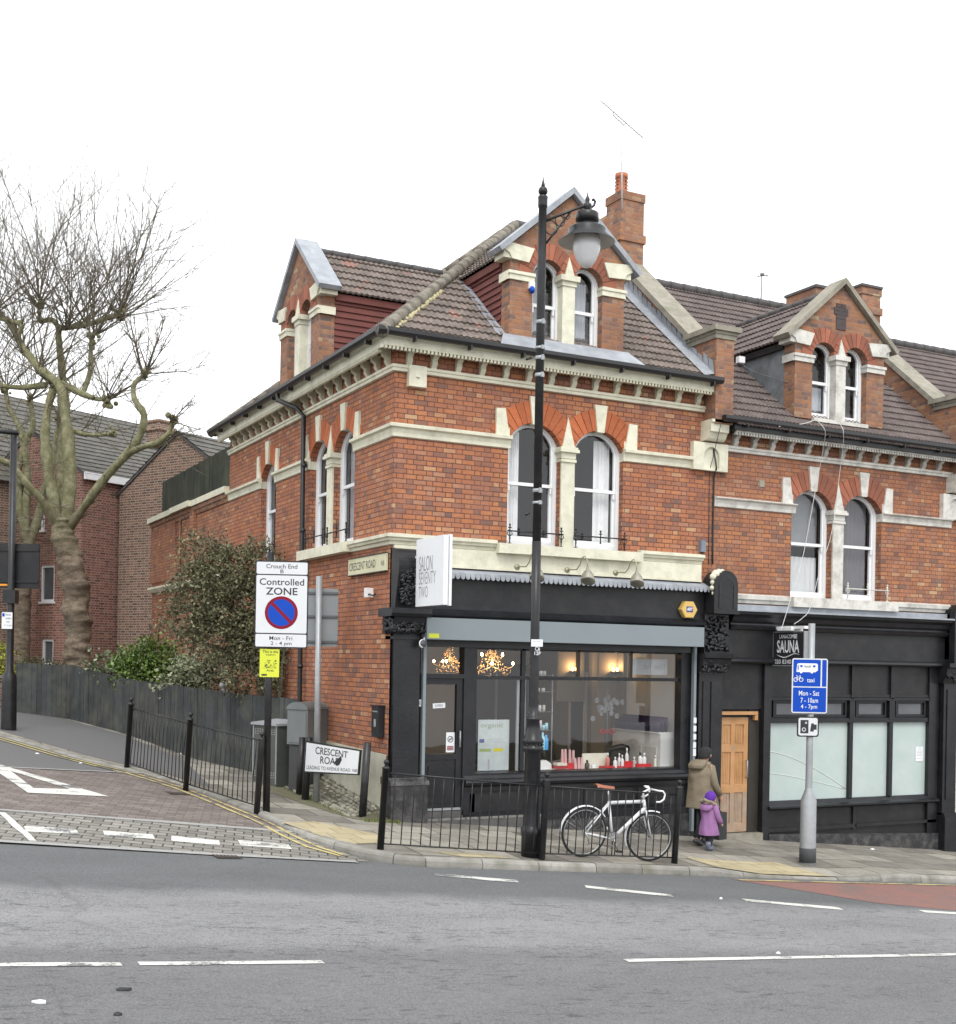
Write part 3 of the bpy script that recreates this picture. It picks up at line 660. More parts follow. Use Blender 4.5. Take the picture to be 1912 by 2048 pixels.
def eaves(tf, u0, u1, z0, parent, m, corner=None, dent_u=None, gut=.46):
    """z0 = underside of lower string course; eaves band, dentils, soffit, fascia; gutter apart"""
    mb = MB(tf)
    mb.hprism([(0, z0), (.05, z0 + .005), (.055, z0 + .05), (.075, z0 + .06), (.075, z0 + .1), (0, z0 + .11)], u0, u1, 1. if u0 == 0 else 0.)
    mb.build('eaves_string', m, parent)
    mb = MB(tf)
    mb.hprism([(0, z0 + .43), (.2, z0 + .43), (.2, z0 + .36), (.26, z0 + .36), (.27, z0 + .31), (.3, z0 + .31), (.3, z0 + .44), (.34, z0 + .47), (.36, z0 + .53), (0, z0 + .53)], u0, u1, 1. if u0 == 0 else 0.)
    k = u0 - (corner or 0)
    while k < u1 - .03:
        mb.box(k, k + .035, z0 + .265, z0 + .315, .235, .295); k += .065
    mb.build('cornice', m, parent)
def tiles(o_, U, V, wid, ln, m, parent, name='roof', cs=.285, per=.108, amp=.018, clips=(), seed=0, lift=.034):
    """profiled tile courses laid as geometry; o_ origin at eaves, U along the eaves, V up the slope"""
    o_ = Vector(o_); U = Vector(U).normalized(); V = Vector(V).normalized(); Nn = U.cross(V).normalized()
    if Nn.z < 0: Nn = -Nn
    rnd = random.Random(seed); nu = int(wid / (per / 5)); nr = int(math.ceil(ln / cs)); vs = []; fs = []
    for r in range(nr):
        v0 = r * cs; v1 = min(ln, v0 + cs + .03); b = len(vs); jz = [rnd.uniform(-.003, .003) for _ in range(nu // 10 + 2)]
        for row, (vv, hh) in enumerate(((v0, -.004), (v0, lift), (v1, .0))):
            for i in range(nu + 1):
                u = wid * i / nu; ph = (i % 5) / 5.
                pz = amp * (1 - abs(2 * ph - .8) * 1.3) if row else amp * (1 - abs(2 * ph - .8) * 1.3)
                q = o_ + U * u + V * (vv + (jz[i // 10] if row < 2 else 0)) + Nn * (hh + pz); vs.append(q)
        for row in range(2):
            for i in range(nu):
                a = b + row * (nu + 1) + i; fs.append((a, a + 1, a + nu + 2, a + nu + 1))
    me = bpy.data.meshes.new(name); me.from_pydata([tuple(v) for v in vs], [], fs)
    bm = bmesh.new(); bm.from_mesh(me)
    for co, no in clips:
        bmesh.ops.bisect_plane(bm, geom=bm.verts[:] + bm.edges[:] + bm.faces[:], plane_co=co, plane_no=no, clear_outer=True)
    # slab under the tiles
    bm.to_mesh(me); bm.free(); me.materials.append(m)
    o = bpy.data.objects.new(name, me); col.objects.link(o); o.parent = parent
    return o
def hipline(p0, p1, r, parent, m, name='hip_tiles', n=22, every=.33):
    p0, p1 = Vector(p0), Vector(p1); mb = MB(); d = p1 - p0; k = max(2, int(d.length / every))
    for i in range(k):
        a = p0 + d * (i / k); b_ = p0 + d * ((i + .97) / k)
        mb.tube([a, b_], [r * 1.06, r * .94], 12)
    return mb.build(name, m, parent)
SL = .807                                                        # roof pitch (rise per metre)

# ------------------------------------------------------------------ dormer (shared by the three gabled dormers)
def dormer(tf, c, dz, parent, bm_, am, pm, wm, cop, tilem, cheekm, roof_eave, base=7.82, tilefn=True, cheek=.3, curt=None, cross=False, ridge=10.35, face=.02):
    """gabled dormer whose face stands at w=face; c centre, dz level shift; roof_eave=(w,z) start of the main slope"""
    F = face
    def tf2(u, v, w): return tf(c + u, v + dz, w + F)
    ap = 10.42; ev = 9.32; hw = 1.2; b0 = base
    outer = [(-1.1, b0), (1.12, b0), (1.12, 9.33), (1.2, 9.4), (0.03, ap), (-1.17, 9.4), (-1.1, 9.33)]
    cs_ = (-.345, .345); hf = .345; spring, rise = 8.98, .31
    holes = [opening(-.385, .295, b0 + .02, spring, rise), opening(.385, .295, b0 + .02, spring, rise)]
    outer = [(-1.1, b0), (1.12, b0), (1.12, 9.33), (1.25, 9.33), (0.03, ap), (-1.2, 9.33), (-1.1, 9.33)]
    d = wall_with_holes(tf2, outer, holes, .28, bm_, parent, 'dormer')
    for x_ in (-1.1, 1.12):                                      # brick returns of the two piers
        mb = MB(tf2); mb.add([(x_, b0, 0), (x_, 9.33, 0), (x_, 9.33, -cheek), (x_, b0, -cheek)], [(0, 1, 2, 3)])
        mb.build('dormer_return', bm_, d, recalc=False)
    for s_ in (-1, 1):
        voussoirs(tf2, s_ * .385, .3, spring, rise, .27, d, am, .015 + .004 * s_, n=12)
        mb = MB(tf2); mb.box(min(s_ * .66, s_ * 1.13), max(s_ * .66, s_ * 1.13), 8.86, 8.95, -.25, .03); mb.box(min(s_ * .65, s_ * 1.15), max(s_ * .65, s_ * 1.15), 8.95, 9.0, -.27, .05)
        mb.box(*sorted((s_ * 1.1, s_ * 1.155)), 8.86, 9.0, -cheek, -.0)
        mb.build('pier_cap', pm, d)
        e = s_ * 1.1
        mb = MB(tf2); mb.prism([(e, 9.19), (e - s_ * .32, 9.17), (e - s_ * .42, 9.41), (e + s_ * .1, 9.45), (e + s_ * .16, 9.33), (e + s_ * .04, 9.27)], -.1, .05)
        mb.box(*sorted((e - s_ * .02, e + s_ * .14)), 9.2, 9.36, -cheek, .02)
        mb.build('gable_corbel', pm, d)
        sash(tf2, s_ * .385, .295, b0 + .02, spring, rise, d, wm, -.17, 8.55, curt[(s_ + 1) // 2] if curt else None, name='dormer_window', bottom=.08)
    mb = MB(tf2); mb.box(-.12, .12, b0, 8.9, -.22, .03); mb.box(-.14, .14, 8.9, 8.98, -.22, .05); mb.box(-.185, .185, 8.98, 9.07, -.22, .09)
    v0 = 9.07
    mb.add([(-.09, v0, -.05), (.09, v0, -.05), (.09, v0, .06), (-.09, v0, .06), (0, v0 + .32, .0), (0, v0 + .32, .03)], [(0, 1, 2, 3), (3, 2, 5), (0, 4, 1), (1, 4, 5, 2), (0, 3, 5, 4)])
    mb.build('window_pier', pm, d)
    mb = MB(tf2); mb.box(-.68, .68, b0 - .05, b0 + .022, -.3, .07); mb.build('dormer_sill', pm if wm is not m_upvc else m_stucco, d)
    # gable coping: sloping slabs with a drip
    mb = MB(tf2)
    for s_ in (-1, 1):
        tip, eav = (.03, 10.44), (.03 + s_ * 1.34, 9.27)
        du, dv = eav[0] - tip[0], eav[1] - tip[1]; l = math.hypot(du, dv); nu_, nv_ = -dv / l * s_, du / l * s_
        if nv_ < 0: nu_, nv_ = -nu_, -nv_
        th = .085
        q = [tip, eav, (eav[0] + nu_ * th, eav[1] + nv_ * th), (tip[0] + (0 if 1 else 0), tip[1] + th / abs(nv_) if abs(nv_) > .1 else tip[1] + th)]
        mb.prism(q, -.34, .1)
    mb.build('gable_coping', cop, d)
    # roof of the dormer, two slopes running back into the main roof
    we, ze = roof_eave
    for s_ in (-1, 1):
        P0 = (.03 + s_ * 1.22, 9.28)
        wr = -.3                                                  # start behind the coping
        back = (ridge - (ze - dz)) / SL + .3                      # how far back the ridge reaches in the main slope
        a = Vector(tf2(P0[0], P0[1], wr)); r_ = Vector(tf2(.03, ridge, wr)); bk = Vector(tf2(P0[0], P0[1], wr - 4.4))
        U = (bk - a).normalized(); V = (r_ - a); ln = V.length; V.normalize()
        # stop where the main slope rises above: clip by main roof plane
        pn = Vector(tf(0, 1, 0)) - Vector(tf(0, 0, 0)); back_dir = Vector(tf(0, 0, -1)) - Vector(tf(0, 0, 0))
        no = (back_dir * SL - pn).normalized()                    # points into the main roof
        po = Vector(tf(c, ze, we))
        tiles(a, U, V, 4.4, ln, tilem, d, 'dormer_roof', clips=[(po - no * -.02, no)], seed=int(c * 10) + s_)
        # cheek
        mb = MB(tf2); zc = 9.26; k = 12
        x_ = -1.08 if s_ < 0 else 1.1
        wst = -cheek
        wz = lambda w_: (ze - dz) + SL * ((we - F) - w_) if False else (ze - dz) + SL * (we - (w_ + F))
        wend = (we - F) - (zc - (ze - dz)) / SL
        if tilefn:
            v = b0 - .1
            while v < zc:
                v1 = min(zc, v + .115); we0 = (we - F) - (v - (ze - dz)) / SL; we1 = (we - F) - (v1 - (ze - dz)) / SL
                we0, we1 = min(we0, wst), min(we1, wst)
                if wst - we1 > .02:
                    o2 = .035 * s_
                    mb.add([(x_ + o2, v, wst), (x_ + o2, v, we0 - .1), (x_ + s_ * .008, v1, we1 - .1), (x_ + s_ * .008, v1, wst), (x_, v, wst), (x_, v, we0 - .1)], [(0, 1, 2, 3), (0, 4, 5, 1)])
                v += .115
        else:
            vs_ = (ze - dz) + SL * ((we - F) - wst) - .1; mb.add([(x_, vs_, wst), (x_, zc, wst), (x_, zc, wend - .1)], [(0, 1, 2)])
        mb.build('dormer_cheek', cheekm, d, recalc=False)
        mb = MB(tf2); mb.box(*sorted((x_, x_ + s_ * .07)), zc - .12, zc, wend + .1, wst); mb.build('cheek_fascia', m_blackp2 if not tilefn else m_tilehung, d)
    hipline(tf2(.03, ridge + .02, -.3), tf2(.03, ridge + .02, (we - F) - (ridge - (ze - dz)) / SL + .1), .07, d, m_ridge2, 'dormer_ridge')
    if cross:
        mb = MB(tf2)
        for (a, b_, z0, z1) in ((-.12, -.01, 10.0, 10.07), (.01, .12, 10.0, 10.07), (-.17, .17, 9.86, 9.99), (-.12, .12, 9.78, 9.855), (-.17, .17, 9.93, 9.935), (-.12, .12, 9.58, 9.775)):
            mb.box(a, b_, z0, z1, -.02, .015)
        mb.build('blue_brick_cross', mat('blue_engineering_brick', (.06, .045, .045), .7, .3, 20, bs=.4), d)
    return d

# ================================================================== CORNER BUILDING
house = thing('corner_building', 'red brick corner building with cream trim, hipped tiled roof and black salon shopfront', 'building', (0, 0, 0))
WF, WS = 6.0, 9.3
for (tf, U1, c, segs, nm, brk) in ((FR, 6.12, 3.155, None, 'front_wall', m_brick), (SD, 9.3, 2.78, None, 'side_wall', m_brick)):
    v0 = 3.3 if tf is FR else -.6
    holes = [opening(c - .63, .495, 4.5, 6.2, .33), opening(c + .63, .495, 4.5, 6.2, .33)]
    if tf is SD: holes.append(opening(6.42, .495, 4.5, 6.2, .33))
    wall_with_holes(tf, [(0, v0), (U1, v0), (U1, 7.62), (0, 7.62)], holes, .24, brk, house, nm)
    pair(tf, c, house)
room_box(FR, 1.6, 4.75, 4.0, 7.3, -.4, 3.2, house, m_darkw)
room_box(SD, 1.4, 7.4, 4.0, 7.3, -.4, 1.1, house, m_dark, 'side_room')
sash(FR, 2.525, .495, 4.5, 6.2, .33, house, m_white, -.15, 5.53, [(2.06, 2.4, 4.55, 6.42)], glassm=m_glass)
sash(FR, 3.785, .495, 4.5, 6.2, .33, house, m_white, -.15, 5.53, [(3.86, 4.2, 4.55, 6.42)], glassm=m_glass)
sash(SD, 2.15, .495, 4.5, 6.2, .33, house, m_white, -.15, 5.57, [(2.05, 2.6, 4.55, 6.5)])
sash(SD, 3.41, .495, 4.5, 6.2, .33, house, m_white, -.15, 5.57, [(3.0, 3.5, 4.55, 6.5)])
sash(SD, 6.42, .495, 4.5, 6.2, .33, house, m_white, -.15, 5.57, [(6.0, 6.8, 4.55, 6.5)])
voussoirs(SD, 6.42, .495, 6.2, .33, .36, house, m_arch)
mb = MB(SD); fit_wedge(mb, 6.35, 6.49, 6.5, 6.295, 6.545, 6.96, -.1, .05); mb.build('keystone', m_cream, house)
for s_ in (-1, 1):
    e = 6.42 + s_ * .495; mb = MB(SD)
    mb.prism([(e, 6.23), (e + s_ * .2, 6.23), (e + s_ * .2, 6.72), (e + s_ * .07, 6.74)], -.08, .045); mb.box(*sorted((e - s_ * .006, e + s_ * .02)), 6.06, 6.4, -.2, .03); mb.build('impost', m_cream, house)
band(FR, [(0, 2.06), (4.26, 5.7)], 6.07, house, m_cream)
band(SD, [(0, 1.68), (3.88, 5.96), (6.88, 9.3)], 6.07, house, m_cream)
mb = MB(FR); mb.hprism([(0, 4.37), (.04, 4.38), (.05, 4.43), (.09, 4.44), (.1, 4.47), (.13, 4.49), (.13, 4.54), (0, 4.56)], 0, 1.8, 1); mb.hprism([(0, 4.37), (.04, 4.38), (.05, 4.43), (.09, 4.44), (.1, 4.47), (.13, 4.49), (.13, 4.54), (0, 4.56)], 4.6, 5.96)
mb.box(1.8, 4.6, 4.34, 4.5, -.1, .19); mb.build('sill_course', m_cream, house)
mb = MB(SD); mb.hprism([(0, 4.37), (.04, 4.38), (.05, 4.43), (.09, 4.44), (.1, 4.47), (.13, 4.49), (.13, 4.54), (0, 4.56)], 0, 1.63, 1)
mb.box(1.63, 4.1, 4.38, 4.55, -.1, .17); mb.build('side_sill', m_cream, house)
mb = MB(FR); mb.box(.02, 5.93, 4.06, 4.37, -.1, .07); mb.box(.02, 5.93, 4.06, 4.1, .0, .085); mb.build('cream_fascia', m_cream, house)
eaves(FR, 0, 5.96, 7.08, house, m_cream, corner=.36); eaves(SD, 0, 9.3, 7.08, house, m_cream)
for i in range(14): bracket(FR, .22 + .43 * i, 7.45, house, m_cream)
for i in range(21): bracket(SD, .22 + .432 * i, 7.45, house, m_cream)
mb = MB(FR); mb.box(.2, .5, 6.86, 7.19, 0, .1); mb.lathe([(.03, 0), (.03, .02)], (.35, 7.0, .1), 8); mb.build('cream_tie_block', m_cream, house)
# gutters
def gutter(tf, u0, u1, z, w, parent, corner=0.):
    mb = MB(tf); P = [(w + .0, z), (w, z + .09), (w + .11, z + .09), (w + .115, z + .03), (w + .08, z - .015), (w + .03, z - .02)]
    mb.hprism(P, u0 - corner, u1)
    k = u0 + .5
    while k < u1: mb.box(k, k + .03, z - .07, z, w - .02, w + .09); k += .95
    return mb.build('gutter', m_gutter, parent)
gutter(FR, -.36, 6.05, 7.54, .36, house, .115); gutter(SD, -.36, 9.5, 7.545, .36, house)
mb = MB(SD); mb.tube([(4.6, 7.54, .42), (4.6, 7.42, .42), (4.1, 7.2, .22), (3.97, 7.05, .12), (3.97, 1.6, .1), (3.97, .25, .1)], .045, 8)
for v in (6.1, 4.9, 3.6, 2.4): mb.lathe([(.058, 0), (.058, .07)], (3.97, v, .1), 8)
mb.build('downpipe', m_gutter, house)
# main roof
E0, EZ = -.42, 7.52
rp = 4.57; RZ = EZ + SL * (rp - E0)
ln_ = math.hypot(rp - E0, RZ - EZ)
clipF = [(Vector((0, 0, 0)), Vector((-1, 1, 0))), (Vector((6.02, 0, 0)), Vector((1, 0, 0)))]
tiles((E0, E0, EZ), (1, 0, 0), (0, 1, SL), 6.5, ln_, m_tile, house, 'front_roof_slope', clips=clipF, seed=3)
clipS = [(Vector((0, 0, 0)), Vector((1, -1, 0))), (Vector((0, 9.14, 0)), Vector((1, 1, 0)))]
tiles((E0, 9.56, EZ), (0, -1, 0), (1, 0, SL), 9.98, ln_, m_tile, house, 'side_roof_slope', clips=clipS, seed=4)
tiles((6.3, 9.56, EZ), (-1, 0, 0), (0, -1, SL), 6.72, ln_, m_tile, house, 'back_roof_slope', clips=[(Vector((0, 9.14, 0)), Vector((-1, -1, 0)))], seed=5)
hipline((E0 + .02, E0 + .02, EZ + .04), (rp, rp, RZ + .04), .105, house, m_ridge, 'hip_tiles')
hipline((rp, rp, RZ + .04), (E0, 9.14 - E0, EZ + .04), .1, house, m_ridge, 'back_hip_tiles')
hipline((rp, rp, RZ + .04), (6.1, rp, RZ + .04), .1, house, m_ridge2, 'ridge_tiles')
mb = MB(); rnd = random.Random(5)
for i in range(46):
    t_ = E0 + .05 + i * .035; s_ = .13 + rnd.uniform(0, .05)
    mb.ball((t_ + s_ * .8, t_ - .02, EZ + SL * (t_ - E0) + .0), rnd.uniform(.03, .055), 6, 4)
mb.build('hip_mortar', m_mortar, house)
# dormers
dormer(FR, 3.10, -.03, house, m_brick_d, m_arch_d, m_cream, m_white, m_lead, m_tile, m_tilehung, (-E0, EZ), base=7.8, curt=[[(-.6, -.42, 7.9, 9.2)], [(.13, .56, 7.9, 9.1)]])
dormer(SD, 4.62, -.02, house, m_brick_d, m_arch_d, m_cream, m_white, m_lead, m_tile, m_tilehung, (-E0, EZ), base=7.8, curt=None)
mb = MB(FR)   # lead aprons
for tf_, c_ in ((FR, 3.10), (SD, 4.62)):
    k = MB(tf_); k.add([(c_ - 1.45, 7.645, .39), (c_ + 1.35, 7.645, .39), (c_ + 1.22, 7.93, .03), (c_ - 1.22, 7.93, .03)], [(0, 1, 2, 3)])
    k.add([(c_ - 1.12, 7.9, .0), (c_ - 1.3, 7.9, .0), (c_ - 1.22, 9.3, -1.76), (c_ - 1.1, 9.34, -1.76)], [(0, 1, 2, 3)])
    k.build('lead_apron', m_lead, house)
# party wall parapet + pier + chimney on the right of the corner building
def parapet(x0, x1, dz, parent, flash=True, pierz=8.42):
    mb = MB(); yb = 2.7
    zc = lambda y: 8.62 + dz + .86 * (y - .45)
    P = [(-.33, 6.85 + dz), (-.33, pierz + dz), (.3, pierz + dz), (.42, zc(.42) - .14), (yb, zc(yb) - .14), (6.5, zc(yb) - .9), (6.5, 6.85 + dz)]
    n = len(P)
    mb.add([(x0, a, b_) for a, b_ in P] + [(x1, a, b_) for a, b_ in P], [tuple(range(n)), tuple(range(n, 2 * n))[::-1]] + [(i, (i + 1) % n, n + (i + 1) % n, n + i) for i in range(n)])
    w_ = mb.build('parapet', m_brick_d, parent)
    mb = MB(); mb.box(x0 - .05, x1 + .05, -.37, .5, pierz + dz + .0, pierz + dz + .05)
    mb.box(x0 - .1, x1 + .1, -.42, .52, pierz + dz + .05, pierz + dz + .14); mb.box(x0 - .03, x1 + .03, -.35, .45, pierz - .08 + dz, pierz + dz)
    a, b_ = (.36, zc(.36) - .13), (yb + .05, zc(yb + .05) - .13)
    mb.add([(x0 - .08, a[0], a[1]), (x1 + .08, a[0], a[1]), (x1 + .08, b_[0], b_[1]), (x0 - .08, b_[0], b_[1]),
            (x0 - .08, a[0], a[1] + .13), (x1 + .08, a[0], a[1] + .13), (x1 + .08, b_[0], b_[1] + .13), (x0 - .08, b_[0], b_[1] + .13)],
           [(0, 1, 2, 3), (4, 7, 6, 5), (0, 4, 5, 1), (1, 5, 6, 2), (2, 6, 7, 3), (3, 7, 4, 0)])
    mb.build('parapet_coping', m_stone, parent)
    if flash:
        mb = MB(); rnd = random.Random(2); L_ = []
        k = -.3
        while k < 2.6:
            z0 = EZ + SL * (k - E0) + .05; s2 = rnd.uniform(.09, .2)
            mb.add([(x0 - .22, k, z0 + .0), (x0 - .22, k + .16, z0 + .13), (x0 - .012, k + .16, z0 + .18), (x0 - .012, k, z0 + .05), (x0 - .014, k + .17, z0 + .18 + s2), (x0 - .014, k + .05, z0 + .1 + s2)],
                   [(0, 1, 2, 3), (3, 2, 4, 5)]); k += .16
        mb.build('lead_flashing', m_lead, parent, recalc=False)
parapet(5.97, 6.36, 0, house)
mb = MB()
def chimney(mb_, x0, x1, y0, y1, z0, z1, band_z):
    mb_.box(x0, x1, y0, y1, z0, z1); mb_.box(x0 - .035, x1 + .035, y0 - .035, y1 + .035, band_z, band_z + .16); mb_.box(x0 - .02, x1 + .02, y0 - .02, y1 + .02, z1 - .16, z1 + .002)
chimney(mb, 5.9, 6.45, 2.68, 3.2, 9.4, 11.93, 10.95); mb.box(5.93, 6.42, 3.2, 3.75, 9.4, 11.62)
ch = mb.build('chimney_stack', m_brick_d, house)
mb = MB(); mb.box(5.88, 6.47, 3.7, 4.4, 11.0, 11.45); mb.build('chimney_shoulder', m_brick_d, ch)
mb = MB(); mb.lathe([(.12, 0), (.125, .1), (.12, .12), (.12, .36), (.13, .37), (.13, .45), (.1, .45), (.1, .3)], (6.08, 2.95, 11.92), 14)
for a in range(14):
    for z in (12.0, 12.07, 12.14, 12.21):
        t_ = tau * a / 14
pot = mb.build('chimney_pot', m_rust, ch)
mb = MB()
for a in range(9):
    for z in (12.06, 12.13, 12.2, 12.27):
        t_ = tau * a / 9; q = Vector((cos(t_), sin(t_), 0)); mb.tube([Vector((6.08, 2.95, z)) + q * .118, Vector((6.08, 2.95, z)) + q * .128], .016, 6)
mb.build('pot_slot', m_dark, ch)
# niche block and corbel
def niche_block(u0, u1, v0, v1, dz, parent, pm):
    mb = MB(FR); c = (u0 + u1) / 2 + .02
    hole = [(c - .17, v0 + .04), (c + .17, v0 + .04)] + [(c + .17 * cos(a), v0 + .25 + .17 * sin(a)) for a in [pi * i / 10 for i in range(11)]]
    mb.tess([(u0, v0), (u1, v0), (u1, v1), (u0, v1)], [hole], .1)
    k = len(hole); mb.add([(p[0], p[1], .1) for p in hole] + [(p[0], p[1], .05) for p in hole], [(i, (i + 1) % k, k + (i + 1) % k, k + i) for i in range(k)])
    mb.add([(p[0], p[1], .05) for p in hole], [tuple(range(k))])
    mb.add([(u0, v0, .1), (u0, v1, .1), (u0, v1, 0), (u0, v0, 0), (u1, v0, .1), (u1, v1, .1), (u1, v1, 0), (u1, v0, 0)], [(0, 1, 2, 3), (4, 7, 6, 5), (1, 5, 6, 2), (0, 3, 7, 4)])
    a = c - .18; z = v1 + .03
    mb.hprism([(0, z), (.16, z), (.2, z + .03), (.25, z + .12), (.29, z + .14), (.3, z + .28), (.33, z + .3), (.33, z + .35), (0, z + .35)], a, a + .4)
    return mb.build('niche_block', pm, parent)
niche_block(5.69, 6.45, 6.05, 6.54, 0, house, m_cream)

# ---- rear wing
mb = MB(SD)
mb.add([(9.3, -.8, 0), (17.0, -.8, 0), (17.0, 6.2, 0), (9.3, 6.2, 0)], [(0, 1, 2, 3)])
mb.box(12.15, 12.55, 4.6, 6.15, -.01, .09); mb.box(14.2, 17.0, 4.6, 6.15, -.01, .05); mb.box(17.0, 17.01, -.8, 6.2, -6, 0)
mb.build('wing_wall', m_brick2, house)
mb = MB(SD); mb.hprism([(-.1, 6.06), (.03, 6.06), (.05, 6.14), (.08, 6.16), (.09, 6.24), (.12, 6.25), (-.1, 6.25)], 9.31, 17.0); mb.build('wing_cornice', m_brick_d, house)
mb = MB(SD)
for a, b_, p in ((9.31, 12.3, .12), (12.3, 14.25, .2), (14.25, 17.05, .16)): mb.box(a, b_, 6.26, 6.4, -.2, p)
mb.build('wing_coping', m_cream, house)
mb = MB(SD)
for a, b_, p in ((9.31, 14.0, .06), (14.0, 17.0, .1)): mb.hprism([(0, 4.32), (p * .6, 4.33), (p, 4.38), (p + .03, 4.42), (p + .03, 4.47), (0, 4.49)], a, b_)
mb.build('wing_string_course', m_cream, house)
mb = MB(); mb.add([(0, 9.3, 6.2), (0, 17, 6.2), (6, 17, 6.2), (6, 9.3, 6.2)], [(0, 1, 2, 3)]); mb.box(.02, 6, 9.3, 9.35, 6.2, 7.6); mb.build('terrace_roof', m_ridge2, house)
mb = MB(SD); mb.tube([(12.2, 6.1, .04), (12.2, 2.2, .04)], .03, 6); mb.tube([(13.7, 6.1, .03), (13.7, 4.5, .03)], .025, 6); mb.build('wing_pipe', m_brick_d, house)
# pale rendered plinth on the side wall
mb = MB(SD); mb.add([(-.0, -.5, .03), (4.2, -.2, .03), (4.2, 1.16, .03), (0, 1.09, .03), (0, 1.09, 0), (4.2, 1.16, 0)], [(0, 1, 2, 3), (3, 2, 5, 4)])
mb.build('rendered_plinth', mat('stained_cream_render', (.5, .49, .4), .8, .12, 5, bs=.3, dirt=(.25, .26, .18), dscale=1.8, damt=.5), house)
# terrace fence standing on the wing
tfn = thing('terrace_fence', 'dark green-black timber fence on the flat roof behind the cream coping', 'fence', (.3, 9.35, 6.2))
mb = MB(); rnd = random.Random(8); k = 0.
while k < 7.85:
    mb.box(rnd.uniform(-.006, .006), .03, k, k + .145, 0, 1.29 + rnd.uniform(-.01, .01)); k += .15
mb.build('boards', m_terr_fence, tfn)
mb = MB()
for k in range(5): mb.box(.03, .1, k * 1.9, k * 1.9 + .09, 0, 1.2)
mb.box(.03, .07, 0, 7.8, .3, .38); mb.box(.03, .07, 0, 7.8, .95, 1.03); mb.build('post', m_terr_fence, tfn)

# ================================================================== SALON SHOPFRONT (parts of the corner building)
def part(tf, name, m, parent, *boxes):
    mb = MB(tf)
    for b_ in boxes: mb.box(*b_)
    return mb.build(name, m, parent)
def leafy(tf, u0, u1, v0, v1, w, seed, n=60, r=.035):
    """carved foliage: rows of small curling leaves in relief"""
    mb = MB(tf); rnd = random.Random(seed)
    for i in range(n):
        u, v = rnd.uniform(u0, u1), rnd.uniform(v0, v1); a = rnd.uniform(0, tau); s_ = rnd.uniform(.6, 1.3) * r
        c, s2 = cos(a), sin(a)
        pts = [(u + c * s_ * k, v + s2 * s_ * k, w + .02 * sin(pi * (k + 1) / 2.3)) for k in (-1, -.3, .4, 1)]
        mb.tube(pts, [s_ * .15, s_ * .5, s_ * .42, s_ * .2], 5)
    return mb
# left column, at the corner
colm = part(FR, 'corner_column', m_blackp, house, (.03, .47, .66, 3.0, -.2, .1), (-.0, .5, 2.9, 2.95, -.2, .13))
mb = MB(FR); mb.box(-.02, .6, -.6, .63, -.2, .2); mb.hprism([(-.2, .63), (.22, .63), (.2, .69), (.12, .72), (.1, .74), (-.2, .74)], -.04, .62); mb.build('column_plinth', m_plinth, colm)
mb = MB(FR)
P = [(-.2, 2.99), (.13, 2.99), (.14, 3.02), (.2, 3.1), (.26, 3.16), (.28, 3.24), (.3, 3.25), (.33, 3.27), (.34, 3.33), (.34, 3.37), (-.2, 3.37)]
mb.hprism(P, -.05, .5); mb.hprism([(-.2, 3.25), (.33, 3.25), (.36, 3.3), (.36, 3.38), (-.2, 3.38)], -.13, .55)
cap = mb.build('column_capital', m_blackp, colm)
mb = leafy(FR, -.06, .5, 3.02, 3.22, .22, 4, 90, .05)
mb2 = leafy(SD, -.25, .05, 3.02, 3.22, .06, 5, 50, .05); mb.v += mb2.v; off = len(mb.v) - len(mb2.v); mb.f += [tuple(i + off for i in f) for f in mb2.f]; mb.sm += mb2.sm
mb.build('acanthus_leaves', m_blackp, cap)
def console(u0, u1, v0, v1, parent, m, seed, rounded=True):
    """upright scroll bracket closing the end of the fascia, with a rounded top"""
    mb = MB(FR); w0, w1 = .02, .3; P = [(-.05, v0), (.14, v0), (.16, v0 + .1)]
    for i in range(9):
        a = pi / 2 * i / 8; P.append((.1 + (w1 - .1) * (1 if i == 0 else cos(a)), v1 - .26 + .26 * sin(a)))
    P = [(-.05, v0), (.16, v0), (.2, v0 + .2), (.26, v0 + .45), (w1, v1 - .3)] + [(.06 + (w1 - .06) * cos(pi / 2 * i / 8), v1 - .26 + .26 * sin(pi / 2 * i / 8)) for i in range(9)] + [(-.05, v1)]
    mb.hprism(P, u0, u1)
    o = mb.build('scroll_console', m, parent)
    mb = leafy(FR, u0 + .05, u1 - .05, v0 + .05, v0 + .6, .27, seed, 80, .045); mb.build('carved_leaves', m, o)
    return o
console(0.0, .36, 3.38, 4.32, house, m_blackp, 7)
part(FR, 'shop_fascia', m_blackp2, house, (.36, 6.0, 3.38, 3.9, -.15, .06))
mb = MB(FR); mb.hprism([(0, 3.27), (.1, 3.27), (.14, 3.3), (.15, 3.34), (.1, 3.37), (.06, 3.4), (0, 3.4)], .5, 6.05); mb.build('fascia_moulding', m_blackp, house)
mb = MB(FR); mb.add([(.36, 4.05, .03), (6.12, 4.05, .03), (6.12, 3.97, .2), (.36, 3.97, .2)], [(0, 1, 2, 3)])
k = .38
while k < 6.08:
    pts = [(k, 3.98, .202), (k + .09, 3.98, .202)] + [(k + .045 + .04 * cos(a), 3.92 - .045 * sin(a), .21) for a in [pi * i / 5 for i in range(6)]]
    mb.add(pts, [tuple(range(len(pts)))]); k += .09
mb.build('scalloped_lead_flashing', m_lead, house, recalc=False)
sb = part(FR, 'shutter_box', m_shutter, house, (.49, 5.84, 2.91, 3.25, 0, .3))
part(FR, 'shutter_guide', m_shutter, sb, (.535, .585, .1, 2.91, .02, .1)); part(FR, 'shutter_guide', m_shutter, sb, (5.79, 5.84, -.35, 2.91, .02, .1))
part(FR, 'warning_sticker', m_yellow, sb, (.52, .7, 2.93, 3.0, .3, .303))
